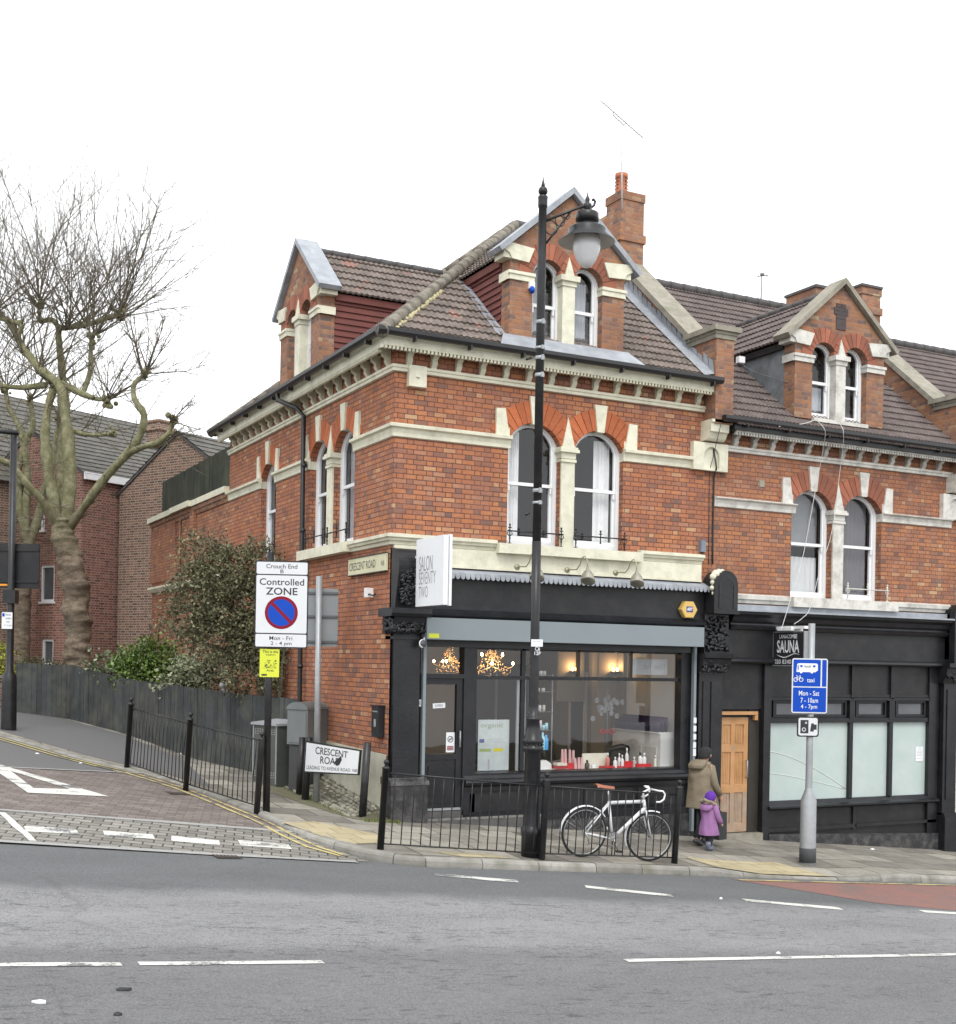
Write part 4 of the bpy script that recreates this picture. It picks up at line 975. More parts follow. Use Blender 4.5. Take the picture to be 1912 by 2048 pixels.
# frame of the shop window and the door
w_ = -.12
part(FR, 'shopfront_frame', m_blackp, house, (.585, 5.79, 2.8, 2.91, -.2, .04), (5.6, 5.79, .7, 2.8, -.2, -.02), (5.79, 5.9, -.5, 2.91, -.2, -.01), (1.31, 1.54, .1, 2.8, -.2, -.02), (.47, .535, .1, 2.91, -.15, .0))
sw = part(FR, 'shop_window', m_blackp, house, (1.54, 5.6, 2.29, 2.35, w_ - .04, w_ + .04), (2.41, 2.48, .78, 2.8, w_ - .03, w_ + .03), (3.49, 3.54, 2.35, 2.8, w_ - .03, w_ + .03), (4.56, 4.61, 2.35, 2.8, w_ - .03, w_ + .03), (1.54, 5.6, 2.77, 2.8, w_ - .03, w_ + .03))
mb = MB(FR)
mb.quad((1.54, .78, w_), (5.6, .78, w_), (5.6, 2.8, w_), (1.54, 2.8, w_)); mb.build('pane', m_glass, sw)
part(FR, 'alloy_edge', m_alu, sw, (2.36, 2.4, .78, 2.3, w_ - .06, w_ - .02))
mb = MB(FR)
mb.hprism([(-.2, .55), (.02, .55), (.06, .58), (.08, .62), (.07, .66), (.0, .68), (-.02, .73), (-.06, .76), (-.2, .78)], 1.33, 5.8); mb.build('window_sill_moulding', m_blackp, house)
st = part(FR, 'stall_riser', m_blackp, house, (1.33, 5.8, .0, .56, -.2, -.04), (1.33, 5.8, .49, .56, -.05, .0), (1.33, 5.8, -.05, .08, -.05, .01))
for i in range(4):
    u = 1.45 + i * 1.09; part(FR, 'riser_panel', m_blackp2, st, (u, u + .98, .14, .44, -.05, -.02))
part(FR, 'riser_base', m_plinth, house, (2.75, 5.9, -.9, -.04, -.2, .03))
stp = part(FR, 'door_step', mat('dark_step_tiles', (.075, .073, .072), .6, .25, 6, bs=.3, dirt=(.16, .15, .14), dscale=4, damt=.4), house, (.6, 2.75, -.6, .07, -.3, .09), (.6, 1.33, .07, .18, -.35, -.02))
mb = MB(FR); 
for i in range(9): mb.box(.64 + i * .235, .64 + i * .235 + .2, .04, .073, .06, .094)
mb.build('step_nosing', m_mortar if False else mat('pale_step_edge', (.17, .165, .15), .8, .3, 9), stp)
# door with fanlight
dr = part(FR, 'salon_door', m_blackp, house, (.585, .66, .2, 2.33, -.13, -.05), (1.2, 1.31, .2, 2.33, -.13, -.05), (.66, 1.2, 2.2, 2.33, -.13, -.05), (.66, 1.2, 1.0, 1.09, -.13, -.05), (.66, 1.2, .2, 1.0, -.12, -.07), (.585, 1.31, 2.3, 2.37, -.2, -.0), (.72, 1.14, .3, .9, -.08, -.055))
mb = MB(FR); mb.quad((.66, 1.09, -.09), (1.2, 1.09, -.09), (1.2, 2.2, -.09), (.66, 2.2, -.09)); mb.build('pane', m_glass, dr)
mb = MB(FR); mb.quad((.585, 2.37, w_), (1.31, 2.37, w_), (1.31, 2.8, w_), (.585, 2.8, w_)); mb.build('fanlight', m_glass, dr)
mb = MB(FR); mb.tube([(1.25, 1.2, -.03), (1.25, 1.2, .0), (1.25, 1.45, .0), (1.25, 1.45, -.03)], .012, 6); mb.build('door_handle', m_alu, dr)
part(FR, 'kick_rail', m_alu, dr, (.64, 1.28, .19, .225, -.05, -.01))
def small_sign(name, label, cat, tf, u0, u1, v0, v1, w, face, texts, rot=0., m_edge=None):
    """thin printed sheet or plate with lettering; texts = (string, u0,u1,v0,v1 as fractions, material)"""
    t = thing(name, label, cat, tf((u0 + u1) / 2, v0, w))
    c0 = Vector(tf((u0 + u1) / 2, v0, w)); cr, sr = cos(rot), sin(rot); uc, vc = (u0 + u1) / 2, (v0 + v1) / 2
    def tl(u, v, ww):
        du, dv = u - uc, v - vc; u2, v2 = uc + du * cr - dv * sr, vc + du * sr + dv * cr
        q = Vector(tf(u2, v2, ww)) - c0; return tuple(q)
    mb = MB(tl); mb.box(u0, u1, v0, v1, w - .004, w); mb.build('sheet', face, t)
    by = {}
    for s_, a, b_, c, d, m_ in texts: by.setdefault(m_.name, (m_, []))[1].append((s_, a, b_, c, d))
    for nm, (m_, L_) in by.items():
        mb = MB(tl)
        for s_, a, b_, c, d in L_:
            A, B, C_, D_ = u0 + a * (u1 - u0), u0 + b_ * (u1 - u0), v0 + c * (v1 - v0), v0 + d * (v1 - v0)
            if s_ == '#': mb.box(A, B, C_, D_, w, w + .001)
            else: text_mb(mb, s_, A, B, C_, D_, w + .0015)
        mb.build('lettering', m_, t)
    return t
m_greyink = mat('grey_print', (.3, .3, .32), .6, .02)
small_sign('open_sign', 'small tilted white OPEN sign hanging inside the salon door', 'sign', FR, .80, 1.02, 1.82, 1.9, -.1, m_signwhite, [('OPEN', .2, .8, .25, .75, m_ink)], rot=.06)
t = small_sign('no_smoking_notice', 'white no smoking notice with red panel low in the salon door', 'notice', FR, 1.04, 1.19, 1.11, 1.43, -.085, m_signwhite, [('#', .12, .88, .1, .32, m_red), ('NO SMOKING', .16, .84, .22, .29, m_signwhite), ('NO SMOKING', .16, .84, .13, .19, m_signwhite)])
def ring2(mb, c, r0, r1, w, n=24, wd=.0015):
    vs = []
    for i in range(n):
        a = tau * i / n; vs += [(c[0] + r0 * cos(a), c[1] + r0 * sin(a), w), (c[0] + r1 * cos(a), c[1] + r1 * sin(a), w)]
    mb.add(vs, [(2 * i, 2 * i + 1, (2 * i + 3) % (2 * n), (2 * i + 2) % (2 * n)) for i in range(n)])
def disc2(mb, c, r, w, n=24): mb.add([(c[0] + r * cos(tau * i / n), c[1] + r * sin(tau * i / n), w) for i in range(n)], [tuple(range(n))])
c0 = Vector(t.location); mb = MB(lambda u, v, ww: tuple(Vector(FR(u, v, ww)) - c0))
ring2(mb, (1.115, 1.32), .04, .052, -.083); mb.add([(1.08, 1.29, -.083), (1.088, 1.282, -.083), (1.15, 1.35, -.083), (1.142, 1.358, -.083)], [(0, 1, 2, 3)]); mb.box(1.085, 1.145, 1.315, 1.328, -.083, -.0825)
mb.build('symbol', m_ink, t)
# right pilaster, shared with the neighbour
pil = part(FR, 'party_pilaster', m_blackp, house, (5.9, 6.42, -1.0, 2.44, -.2, .1), (5.98, 6.12, -.3, 2.3, .1, .12), (6.16, 6.34, -.3, 2.3, .1, .12))
mb = MB(FR); mb.hprism([(0, 2.43), (.14, 2.43), (.14, 2.47), (.22, 2.6), (.24, 2.7), (.3, 2.72), (.31, 2.8), (0, 2.8)], 5.87, 6.5); cp = mb.build('pilaster_capital', m_blackp, pil)
leafy(FR, 5.9, 6.46, 2.48, 2.7, .2, 9, 60, .045).build('acanthus_leaves', m_blackp, cp)
part(FR, 'pilaster_neck', m_blackp, pil, (5.97, 6.5, 2.8, 3.5, -.1, .14))
leafy(FR, 6.02, 6.46, 2.85, 3.45, .16, 10, 110, .05).build('carved_panel', m_blackp, pil)
mb = MB(FR)                                                    # rounded console head over the pilaster
c = 6.275; hw = .26; pts = [(c - hw, 3.5), (c + hw, 3.5)] + [(c + hw * cos(a), 4.02 + .25 * sin(a)) for a in [pi * i / 12 for i in range(13)]]
mb.prism(pts, -.05, .34); mb.box(c - .28, c + .28, 3.5, 3.56, -.05, .37)
hd = mb.build('console_head', m_blackp2, pil)
mb = MB(FR)
ring2(mb, (c + .03, 4.0), .13, .19, .343, 24); mb.box(c - .16, c - .1, 3.6, 4.0, .33, .35); mb.box(c + .16, c + .22, 3.6, 4.0, .33, .35); mb.build('console_rib', m_blackp, hd)
mb = MB(FR); rnd = random.Random(3)
for (u, v, r_) in ((6.03, 4.15, .07), (6.08, 4.2, .08), (6.15, 4.23, .07), (6.02, 4.05, .05), (6.01, 3.95, .05), (6.05, 3.86, .05), (6.09, 3.98, .04), (6.08, 3.72, .03), (6.06, 3.56, .035), (6.22, 4.25, .05)):
    mb.ball((u, v, .28), r_, 7, 5, (1, 1, .9))
mb.build('peeled_cream_patch', m_cream, hd)
# ---- inside the salon
def wallm(name, c): return mat(name, c, .85, .05, 2)
m_in_back = wallm('beige_room_wall', (.27, .245, .2)); m_in_white = wallm('white_room_wall', (.55, .56, .55)); m_in_floor = mat('dark_room_floor', (.09, .075, .06), .5, .2, 3)
RM = MB(); RM.add([(.3, 5.6, 0), (6.0, 5.6, 0), (6.0, 5.6, 3.2), (.3, 5.6, 3.2)], [(0, 1, 2, 3)]); RM.build('room_back_wall', m_in_back, house)
RM = MB(); RM.add([(5.88, .2, 0), (5.88, 5.6, 0), (5.88, 5.6, 3.2), (5.88, .2, 3.2)], [(0, 1, 2, 3)]); RM.build('room_right_wall', m_in_white, house)
RM = MB(); RM.add([(.25, .2, 0), (.25, 5.6, 0), (.25, 5.6, 3.2), (.25, .2, 3.2)], [(0, 1, 2, 3)]); RM.build('room_left_wall', m_in_back, house)
RM = MB(); RM.add([(.25, .2, .1), (6, .2, .1), (6, 5.6, .1), (.25, 5.6, .1)], [(0, 1, 2, 3)]); RM.build('room_floor', m_in_floor, house)
RM = MB(); RM.add([(.25, .2, 3.2), (6, .2, 3.2), (6, 5.6, 3.2), (.25, 5.6, 3.2)], [(0, 1, 2, 3)]); RM.build('room_ceiling', m_in_white, house)
RM = MB(); RM.box(.3, 5.9, .14, .2, 2.8, 4.0); RM.box(1.33, 5.88, .2, .24, .1, .75); RM.build('room_lintel', m_dark, house)
RM = MB(); RM.box(1.5, 5.7, .15, .62, .68, .735); RM.build('display_shelf', m_white, house)
m_olive = wallm('olive_room_wall', (.19, .18, .145))
RM = MB(); RM.box(5.8, 5.86, 2.15, 5.55, .1, 3.15); RM.build('room_partition', m_olive, house)
RM = MB(); RM.box(3.95, 5.75, 5.45, 5.55, .1, 2.55); RM.build('room_dark_doorway', m_dark, house); RM = MB(); RM.box(5.74, 5.8, 3.45, 3.95, .1, 2.35); RM.build('room_dark_doorway', m_dark, house)  # wide dark panel added to darken the left pane; narrow one is a doorway
RM = MB(); RM.box(5.72, 5.78, 3.38, 3.45, .1, 2.42); RM.box(5.72, 5.78, 3.95, 4.02, .1, 2.42); RM.build('room_door_casing', m_in_white, house); RM = MB(); RM.box(5.6, 5.78, 2.5, 2.95, .1, 3.15); RM.build('room_pillar', m_in_back, house)
RM = MB(); RM.box(4.75, 4.8, 5.42, 5.46, .1, 2.5); RM.build('room_door_edge', m_alu, house); RM = MB(); RM.box(.9, 2.2, 3.9, 4.4, .1, 1.0); RM.build('reception_desk', m_in_white, house)

# ================================================================== SAUNA BUILDING
sa = thing('terraced_house', 'terraced red brick house with peeling white trim above a black sauna shopfront', 'building', (0, 0, 0))
dz = -.62; X0, X1 = 6.38, 12.33
holes = [opening(9.155 - .63, .495, 3.88, 5.58, .33), opening(9.155 + .63, .495, 3.88, 5.58, .33)]
wall_with_holes(FR, [(6.125, 3.5), (X1, 3.5), (X1, 7.0), (6.125, 7.0)], holes, .26, m_brick2, sa, 'front_wall')
pair(FR, 9.155, sa, dz, m_stucco, m_upvc, m_arch_d)
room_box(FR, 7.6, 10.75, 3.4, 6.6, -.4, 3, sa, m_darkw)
m_net = mat('grey_net_curtain', (.2, .215, .23), .9, .25, 2)
w1_ = sash(FR, 8.525, .495, 3.88, 5.58, .33, sa, m_upvc, -.17, 4.9, [(8.1, 8.95, 3.95, 4.68)], cm=m_blind, bottom=.06, glassm=m_glass)
mb = MB(FR); mb.add([(8.08, 4.88, -.36), (8.97, 4.88, -.36), (8.97, 5.9, -.36), (8.08, 5.9, -.36)], [(0, 1, 2, 3)]); mb.build('net_curtain', m_net, w1_, recalc=False)  # flat grey sheet added so the upper pane reads mid-grey
sash(FR, 9.785, .495, 3.88, 5.58, .33, sa, m_upvc, -.17, 4.92, [(9.36, 10.22, 3.9, 5.85)], cm=mat('dim_grey_blind', (.12, .12, .135), .9, .15, 3), bottom=.06, glassm=m_glass)
band(FR, [(6.22, 8.1), (10.28, 12.15)], 5.44, sa, m_stucco, h=.17, p=.07)
mb = MB(FR); mb.hprism([(0, 3.72), (.05, 3.73), (.06, 3.78), (.1, 3.8), (.11, 3.87), (0, 3.9)], 6.57, 7.97); mb.hprism([(0, 3.72), (.05, 3.73), (.06, 3.78), (.1, 3.8), (.11, 3.87), (0, 3.9)], 10.6, 12.3); mb.box(7.97, 10.6, 3.7, 3.88, -.1, .17); mb.build('sill_course', m_stucco, sa)
eaves(FR, 6.47, 12.15, 6.44, sa, m_stucco)
for i in range(14): bracket(FR, 6.66 + .425 * i, 6.8, sa, m_stucco)
gutter(FR, 6.1, 12.3, 6.9, .36, sa)
part(FR, 'gutter_board', m_blackp2, sa, (6.38, 12.2, 6.78, 6.92, .0, .36))
E1 = 6.86; RZ1 = E1 + SL * (4.6 + .42)
tiles((6.38, -.42, E1), (1, 0, 0), (0, 1, SL), 6.0, math.hypot(5.02, RZ1 - E1), m_tile2, sa, 'front_roof_slope', seed=7, per=.09, clips=[(Vector((12.32, 0, 0)), Vector((1, 0, 0)))])
tiles((12.4, 9.6, E1), (-1, 0, 0), (0, -1, SL), 6.0, math.hypot(5.02, RZ1 - E1), m_tile2, sa, 'back_roof_slope', seed=8, per=.09)
hipline((6.38, 4.6, RZ1 + .04), (12.3, 4.6, RZ1 + .04), .1, sa, m_ridge2, 'ridge_tiles')
dormer(FR, 9.13, -.585, sa, m_brick_d, m_arch_d, m_stucco, m_upvc, m_stone, m_tile2, mat('weathered_lead_render', (.2, .22, .235), .7, .3, 3, bs=.3, dirt=(.05, .055, .06), dscale=2, damt=.7), (.42, E1), base=7.82, tilefn=False, cross=True,
       curt=[[(-.6, -.15, 7.9, 8.5)], None])
parapet(12.12, 12.5, -.47, sa, flash=False)
mb = MB(); chimney(mb, 12.15, 12.7, 2.55, 3.0, 8.6, 10.98, 10.4); c2 = mb.build('chimney_stack', m_brick_d, sa)
mb = MB(); mb.box(12.1, 12.72, 2.5, 3.05, 10.98, 11.03); mb.build('chimney_cap', m_ridge2, c2)
mb = MB(); mb.box(12.1, 12.8, 3.95, 4.85, 8.6, 11.3); mb.box(12.05, 12.85, 3.9, 4.9, 11.1, 11.3); c3 = mb.build('chimney_stack', m_brick_d, sa)
mb = MB(); mb.box(12.02, 12.88, 3.86, 4.94, 11.3, 11.36); mb.add([(12.02, 3.86, 11.36), (12.88, 3.86, 11.36), (12.88, 4.94, 11.36), (12.02, 4.94, 11.36), (12.45, 4.4, 11.5)], [(0, 1, 4), (1, 2, 4), (2, 3, 4), (3, 0, 4)]); mb.build('chimney_cap', m_ridge2, c3)
niche_block(11.84, 12.5, 5.6, 6.1, 0, sa, m_stucco)
part(FR, 'blocked_vent', m_stone, sa, (7.25, 7.37, 5.87, 5.99, 0, .012))
# shopfront
part(FR, 'fascia_cap', m_lead, sa, (6.56, 12.26, 3.57, 3.6, 0, .3), (6.56, 12.26, 3.6, 3.7, 0, .1))
mb = MB(FR); mb.hprism([(0, 3.57), (.28, 3.57), (.27, 3.52), (.2, 3.47), (.17, 3.4), (.12, 3.36), (.12, 3.33), (.16, 3.3), (.13, 3.25), (0, 3.24)], 6.56, 12.24); mb.build('cornice', m_blackp, sa)
part(FR, 'shop_fascia', m_blackp2, sa, (6.5, 12.24, 2.7, 3.26, -.2, .05))
mb = MB(FR); mb.hprism([(0, 2.64), (.1, 2.64), (.13, 2.67), (.12, 2.71), (.07, 2.74), (0, 2.74)], 6.46, 12.16); mb.build('lower_moulding', m_blackp, sa)
part(FR, 'upper_panels', m_blackp2, sa, (6.42, 7.45, 1.8, 2.66, -.2, -.05), (7.6, 11.95, 1.98, 2.66, -.2, -.05), (7.6, 11.9, 2.03, 2.08, -.05, -.02), (9.6, 9.66, 2.0, 2.66, -.06, -.0), (10.62, 10.7, 2.0, 2.66, -.06, -.0))
part(FR, 'shopfront_frame', m_blackp, sa, (7.44, 7.6, -1.1, 2.64, -.2, .03), (11.66, 11.92, -.9, 2.64, -.2, .0), (7.6, 11.68, 1.545, 1.63, -.2, -.02), (9.585, 9.67, .1, 1.55, -.12, -.02), (10.62, 10.71, .1, 1.55, -.12, -.02), (7.6, 7.66, 1.6, 2.0, -.15, -.03), (9.57, 9.7, 1.6, 2.0, -.15, -.01), (10.6, 10.74, 1.6, 2.0, -.15, -.01), (7.6, 11.68, 1.97, 2.02, -.15, -.0))
for a, b_ in ((7.66, 9.57), (9.7, 10.6), (10.74, 11.66)):
    mb = MB(FR); c = ((a + b_) / 2)
    P_o = [(a + .06, 1.655), (b_ - .06, 1.655), (b_ - .06, 1.955), (a + .06, 1.955)]; mb.box(a, b_, 1.63, 1.97, -.14, -.08)
    for (x0, x1, y0, y1) in ((a + .06, b_ - .06, 1.93, 1.955), (a + .06, b_ - .06, 1.655, 1.68), (a + .06, a + .085, 1.68, 1.93), (b_ - .085, b_ - .06, 1.68, 1.93)): mb.box(x0, x1, y0, y1, -.08, -.045)
    v = mb.build('toplight', m_blackp, sa)
    mb = MB(FR); mb.quad((a + .16, 1.7, -.078), (b_ - .16, 1.7, -.078), (b_ - .16, 1.9, -.078), (a + .16, 1.9, -.078)); mb.build('pane', mat('grubby_dark_pane', (.1, .105, .115), .25, .2, 3), v)
for a, b_ in ((7.6, 9.585), (9.67, 10.62), (10.71, 11.67)):
    mb = MB(FR); mb.box(a, b_, .09, 1.545, -.1, -.09); mb.build('frosted_window', m_frost, sa)
mb = MB(FR); mb.tube([(7.62 + 1.95 * i / 14, 1.02 - .75 * (i / 14) ** 1.5, -.088) for i in range(15)], .008, 4); mb.tube([(7.62 + 1.9 * i / 14, .62 - .35 * (i / 14) ** 1.3, -.088) for i in range(15)], .007, 4)
mb.build('window_swirl', mat('pale_etched_line', (.6, .64, .63), .4, .05), sa)
mb = MB(FR)
mb.hprism([(-.2, -.06), (.04, -.06), (.08, -.03), (.08, .0), (.02, .03), (-.05, .1), (-.2, .1)], 7.58, 11.9); mb.build('window_sill', m_blackp, sa)
rs = part(FR, 'stall_riser', m_blackp2, sa, (7.6, 11.95, -1.3, -.06, -.2, -.06), (7.6, 9.71, -.47, -.4, -.06, .0), (9.78, 11.9, -.46, -.4, -.06, .0), (9.71, 9.78, -.5, -.06, -.06, -.02))
mb = MB(FR); mb.add([(7.6, -1.3, .04), (12.0, -1.5, .04), (12.0, -.68, .04), (7.6, -.5, .04), (7.6, -.5, -.06), (12, -.68, -.06)], [(0, 1, 2, 3), (3, 2, 5, 4)]); mb.build('plinth', m_plinth, sa)
# pine door and its frame
dr = part(FR, 'front_door', m_pine, sa, (6.5, 7.19, .28, 1.65, -.18, -.13), (6.5, 6.6, .28, 1.65, -.13, -.11), (7.09, 7.19, .28, 1.65, -.13, -.11), (6.8, 6.89, .28, 1.65, -.13, -.11), (6.5, 7.19, 1.52, 1.65, -.13, -.109), (6.5, 7.19, 1.02, 1.15, -.13, -.109), (6.5, 7.19, .28, .42, -.13, -.109))
m_pine2 = mat('bleached_door_wood', (.36, .27, .2), .75, .25, 4, bs=.3, dirt=(.45, .26, .12), dscale=3, damt=.5)
part(FR, 'bleached_lower_door', m_pine2, dr, (6.5, 7.19, -.44, .28, -.18, -.13), (6.5, 6.6, -.44, .28, -.13, -.11), (7.09, 7.19, -.44, .28, -.13, -.11), (6.8, 6.89, -.44, .28, -.13, -.11), (6.5, 7.19, -.44, -.28, -.13, -.109))
def grooved(a, b_, z0, z1):
    mb = MB(FR); k = a + .03
    while k < b_ - .04: mb.box(k, k + .028, z0 + .03, z1 - .03, -.13, -.122); k += .036
    mb.build('door_panel', m_pine if z0 > .3 else m_pine2, dr)
for (a, b_) in ((6.6, 6.8), (6.89, 7.09)):
    for (z0, z1) in ((-.28, .28), (.42, 1.02), (1.15, 1.52)): grooved(a, b_, z0, z1)
mb = MB(FR); mb.tube([(7.15, .55, -.1), (7.15, .55, -.06), (7.15, .86, -.06), (7.15, .86, -.1)], .012, 6); mb.build('door_handle', m_alu, dr)
mb = MB(FR); text_mb(mb, '70', 6.81, 6.9, 1.06, 1.12, -.105); mb.build('door_number', m_alu, dr)
part(FR, 'door_lintel', m_pine, sa, (6.46, 7.34, 1.70, 1.76, -.13, -.02), (7.28, 7.35, 1.6, 1.7, -.1, -.03))
part(FR, 'door_jamb', mat('black_brown_jamb', (.03, .025, .02), .6, .3, 5), sa, (7.2, 7.44, -1.1, 1.8, -.2, -.1), (6.42, 6.5, -1.0, 1.8, -.2, -.1), (6.46, 7.3, 1.65, 1.8, -.2, -.14))
part(FR, 'door_step', m_stone, sa, (6.42, 7.44, -1.1, -.46, -.2, .06))
# right pilaster
p2 = part(FR, 'end_pilaster', m_blackp, sa, (11.95, 12.32, -.3, 2.35, -.2, .1), (11.93, 12.4, -1.5, -.33, -.2, .2), (11.95, 12.38, -.33, -.27, -.2, .16), (12.0, 12.3, 2.8, 3.8, -.2, .16), (12.03, 12.25, 0, 2.2, .1, .12))
mb = MB(FR); mb.hprism([(0, 2.32), (.14, 2.32), (.15, 2.36), (.22, 2.48), (.24, 2.62), (.3, 2.64), (.3, 2.72), (0, 2.72)], 11.88, 12.42); p3 = mb.build('pilaster_capital', m_blackp, p2)
leafy(FR, 11.92, 12.4, 2.38, 2.6, .2, 12, 50, .045).build('acanthus_leaves', m_blackp, p3)
mb = MB(FR); c = 12.2; pts = [(c - .2, 2.72), (c + .2, 2.72)] + [(c + .2 * cos(a), 3.7 + .2 * sin(a)) for a in [pi * i / 12 for i in range(13)]]; mb.prism(pts, 0, .3); mb.build('console_head', m_blackp2, p2)
# the next house, of which only a sliver shows
nh = thing('end_house', 'white rendered house and brown tiled roof at the right edge of the street', 'building', (12.5, 0, 0))
def NF(u, v, w): return (u - 12.5, -w, v)
mb = MB(NF); mb.box(12.36, 18, -1.8, 6.2, -8, .05); mb.build('wall', m_stucco, nh)
mb = MB(NF); mb.hprism([(0, 6.1), (.35, 6.2), (.36, 6.5), (0, 6.5)], 12.5, 18); mb.build('cornice', m_stucco, nh)
tiles((.0, -.42, 6.5), (1, 0, 0), (0, 1, SL), 6.0, math.hypot(5.02, 4.05), m_tile2, nh, 'roof', seed=11, per=.09)
hipline((.0, 4.6, 10.6), (6, 4.6, 10.6), .1, nh, m_ridge2, 'ridge_tiles')
part(NF, 'side_window', m_dark, nh, (13.2, 14.2, 2.0, 3.8, .05, .06))

# ================================================================== BROWN BRICK BLOCKS UP THE SIDE ROAD
def gable_block(name, label, org, ang, half, length, ev, rise, base, bm_, tm, windows=(), overhang=.25, fascia=None, pitch_back=True):
    """origin = near corner of the gable face; u runs along the gable, w outwards, length back"""
    t = thing(name, label, 'building', org, ang)
    W = 2 * half
    wins = [[(a, b_), (a + ww, b_), (a + ww, b_ + hh), (a, b_ + hh)] for a, b_, ww, hh in windows]
    mb = MB(FR); mb.tess([(0, base), (W, base), (W, ev), (half, ev + rise), (0, ev)], wins)
    for h in wins: mb.add([(p[0], p[1], 0) for p in h] + [(p[0], p[1], -.12) for p in h], [(i, (i + 1) % 4, 4 + (i + 1) % 4, 4 + i) for i in range(4)])
    mb.add([(0, base, 0), (0, ev, 0), (0, ev, -length), (0, base, -length), (W, base, 0), (W, ev, 0), (W, ev, -length), (W, base, -length)], [(0, 1, 2, 3), (4, 5, 6, 7)])
    mb.add([(0, base, -length), (W, base, -length), (W, ev, -length), (half, ev + rise, -length), (0, ev, -length)], [(0, 1, 2, 3, 4)])
    mb.build('wall', bm_, t, recalc=False)
    l = math.hypot(half, rise)
    for s_ in (0, 1):
        o_ = (W + overhang * half / l, 0, 0) if s_ else (-overhang * half / l, 0, 0)
        zz = ev - overhang * rise / l
        if s_: tiles((o_[0], -.06, zz + .05), (0, 1, 0), (-half, 0, rise), length + .1, l + overhang, tm, t, 'roof_slope', cs=.34, per=.3, amp=.006, lift=.03, seed=s_)
        else: tiles((o_[0], length, zz + .05), (0, -1, 0), (half, 0, rise), length + .06, l + overhang, tm, t, 'roof_slope', cs=.34, per=.3, amp=.006, lift=.03, seed=s_)
        mb = MB(FR)
        a = (-.12, ev - .1) if not s_ else (W + .12, ev - .1)
        mb.prism([a, (a[0], a[1] + .07), (half, ev + rise + .02), (half, ev + rise - .05)], -.0, .05); mb.build('verge_board', m_ridge2, t)
        if fascia and s_ in fascia:
            mb = MB(FR); x = W + .18 if s_ else -.18; mb.box(x - .05, x + .05, ev - .22, ev + .0, -length, .05); mb.build('gutter', m_upvc, t)
    for a, b_, ww, hh in windows:
        mb = MB(FR); f = .07
        for q in ((a, a + ww, b_, b_ + f), (a, a + ww, b_ + hh - f, b_ + hh), (a, a + f, b_ + f, b_ + hh - f), (a + ww - f, a + ww, b_ + f, b_ + hh - f)): mb.box(*q, -.1, -.03)
        mb.box(a - .06, a + ww + .06, b_ - .06, b_ + .0, -.1, .04)
        wn = mb.build('window', m_upvc, t)
        mb = MB(FR); mb.quad((a + f, b_ + f, -.08), (a + ww - f, b_ + f, -.08), (a + ww - f, b_ + hh - f, -.08), (a + f, b_ + hh - f, -.08)); mb.build('pane', mat('dark_reflecting_pane', (.09, .1, .11), .08, .25, 1.5, spec=.8), wn)
    return t
# axes from the vanishing directions of these blocks: gable along a, length along b
angA = atan2(-.878, .478)                                     # u direction (towards the camera-right)
L1 = D(233, 1320, 38)
gable_block('brown_brick_block', 'nearer brown brick block with a plain gable beside the evergreen tree', (L1.x, L1.y, 0), angA, 2.58, 11, 7.58, 1.66, .8, m_brown, m_tile3, fascia=(0,))
C2 = D(165, 942, 37); o2 = Vector((C2.x, C2.y, 0)) - Vector((.478, -.878, 0)) * 4.9
def b2win(px0, px1, py0, py1):
    """window rectangle on the gable plane of the farther block"""
    n_ = Vector((.878, .478, 0)); res = []
    for px, py in ((px0, py0), (px1, py1)):
        d = Vector(ray(px, py)); c_ = Vector(CAM); s_ = (Vector((C2.x, C2.y, 0)) - c_).dot(n_) / d.dot(n_); q = c_ + d * s_
        res.append(((q - o2).dot(Vector((.478, -.878, 0))), q.z))
    return (res[0][0], res[1][1], res[1][0] - res[0][0], res[0][1] - res[1][1])
W2 = [b2win(82, 108, 1131, 1203), b2win(84, 106, 1278, 1330), b2win(22, 44, 998, 1060), b2win(81, 89, 1030, 1060), b2win(20, 40, 1135, 1205)]
gable_block('red_brown_brick_block', 'taller red-brown brick block with white windows behind the bare tree', tuple(o2), angA, 2.45, 14, 8.08, 1.45, .8, m_brown2, m_tile3, W2, fascia=(1,))
R3 = D(148, 824, 46); o3 = Vector((R3.x, R3.y, 0)) - Vector((.478, -.878, 0)) * 5 - Vector((.878, .478, 0)) * 13
gable_block('far_brick_block', 'long brown tiled roof of the farthest block, seen through the bare branches', tuple(o3), angA, 5, 34, R3.z - 3.7, 3.7, .8, m_brown, m_tile3)
mb = MB(); mb.box(-.35, .35, -.35, .35, 0, .85); mb.box(-.42, .42, -.42, .42, .55, .7); mb.box(-.4, .4, -.4, .4, .85, .93)
cc = D(320, 870, 44); mb.build('chimney_stack', m_brown, None, 'squat brown chimney behind the roof of the brown block', 'chimney', loc=(cc.x, cc.y, cc.z - .45), rotz=angA)

# ================================================================== STREET FURNITURE
def rel(o): return lambda u, v, w: (u, -w, v)
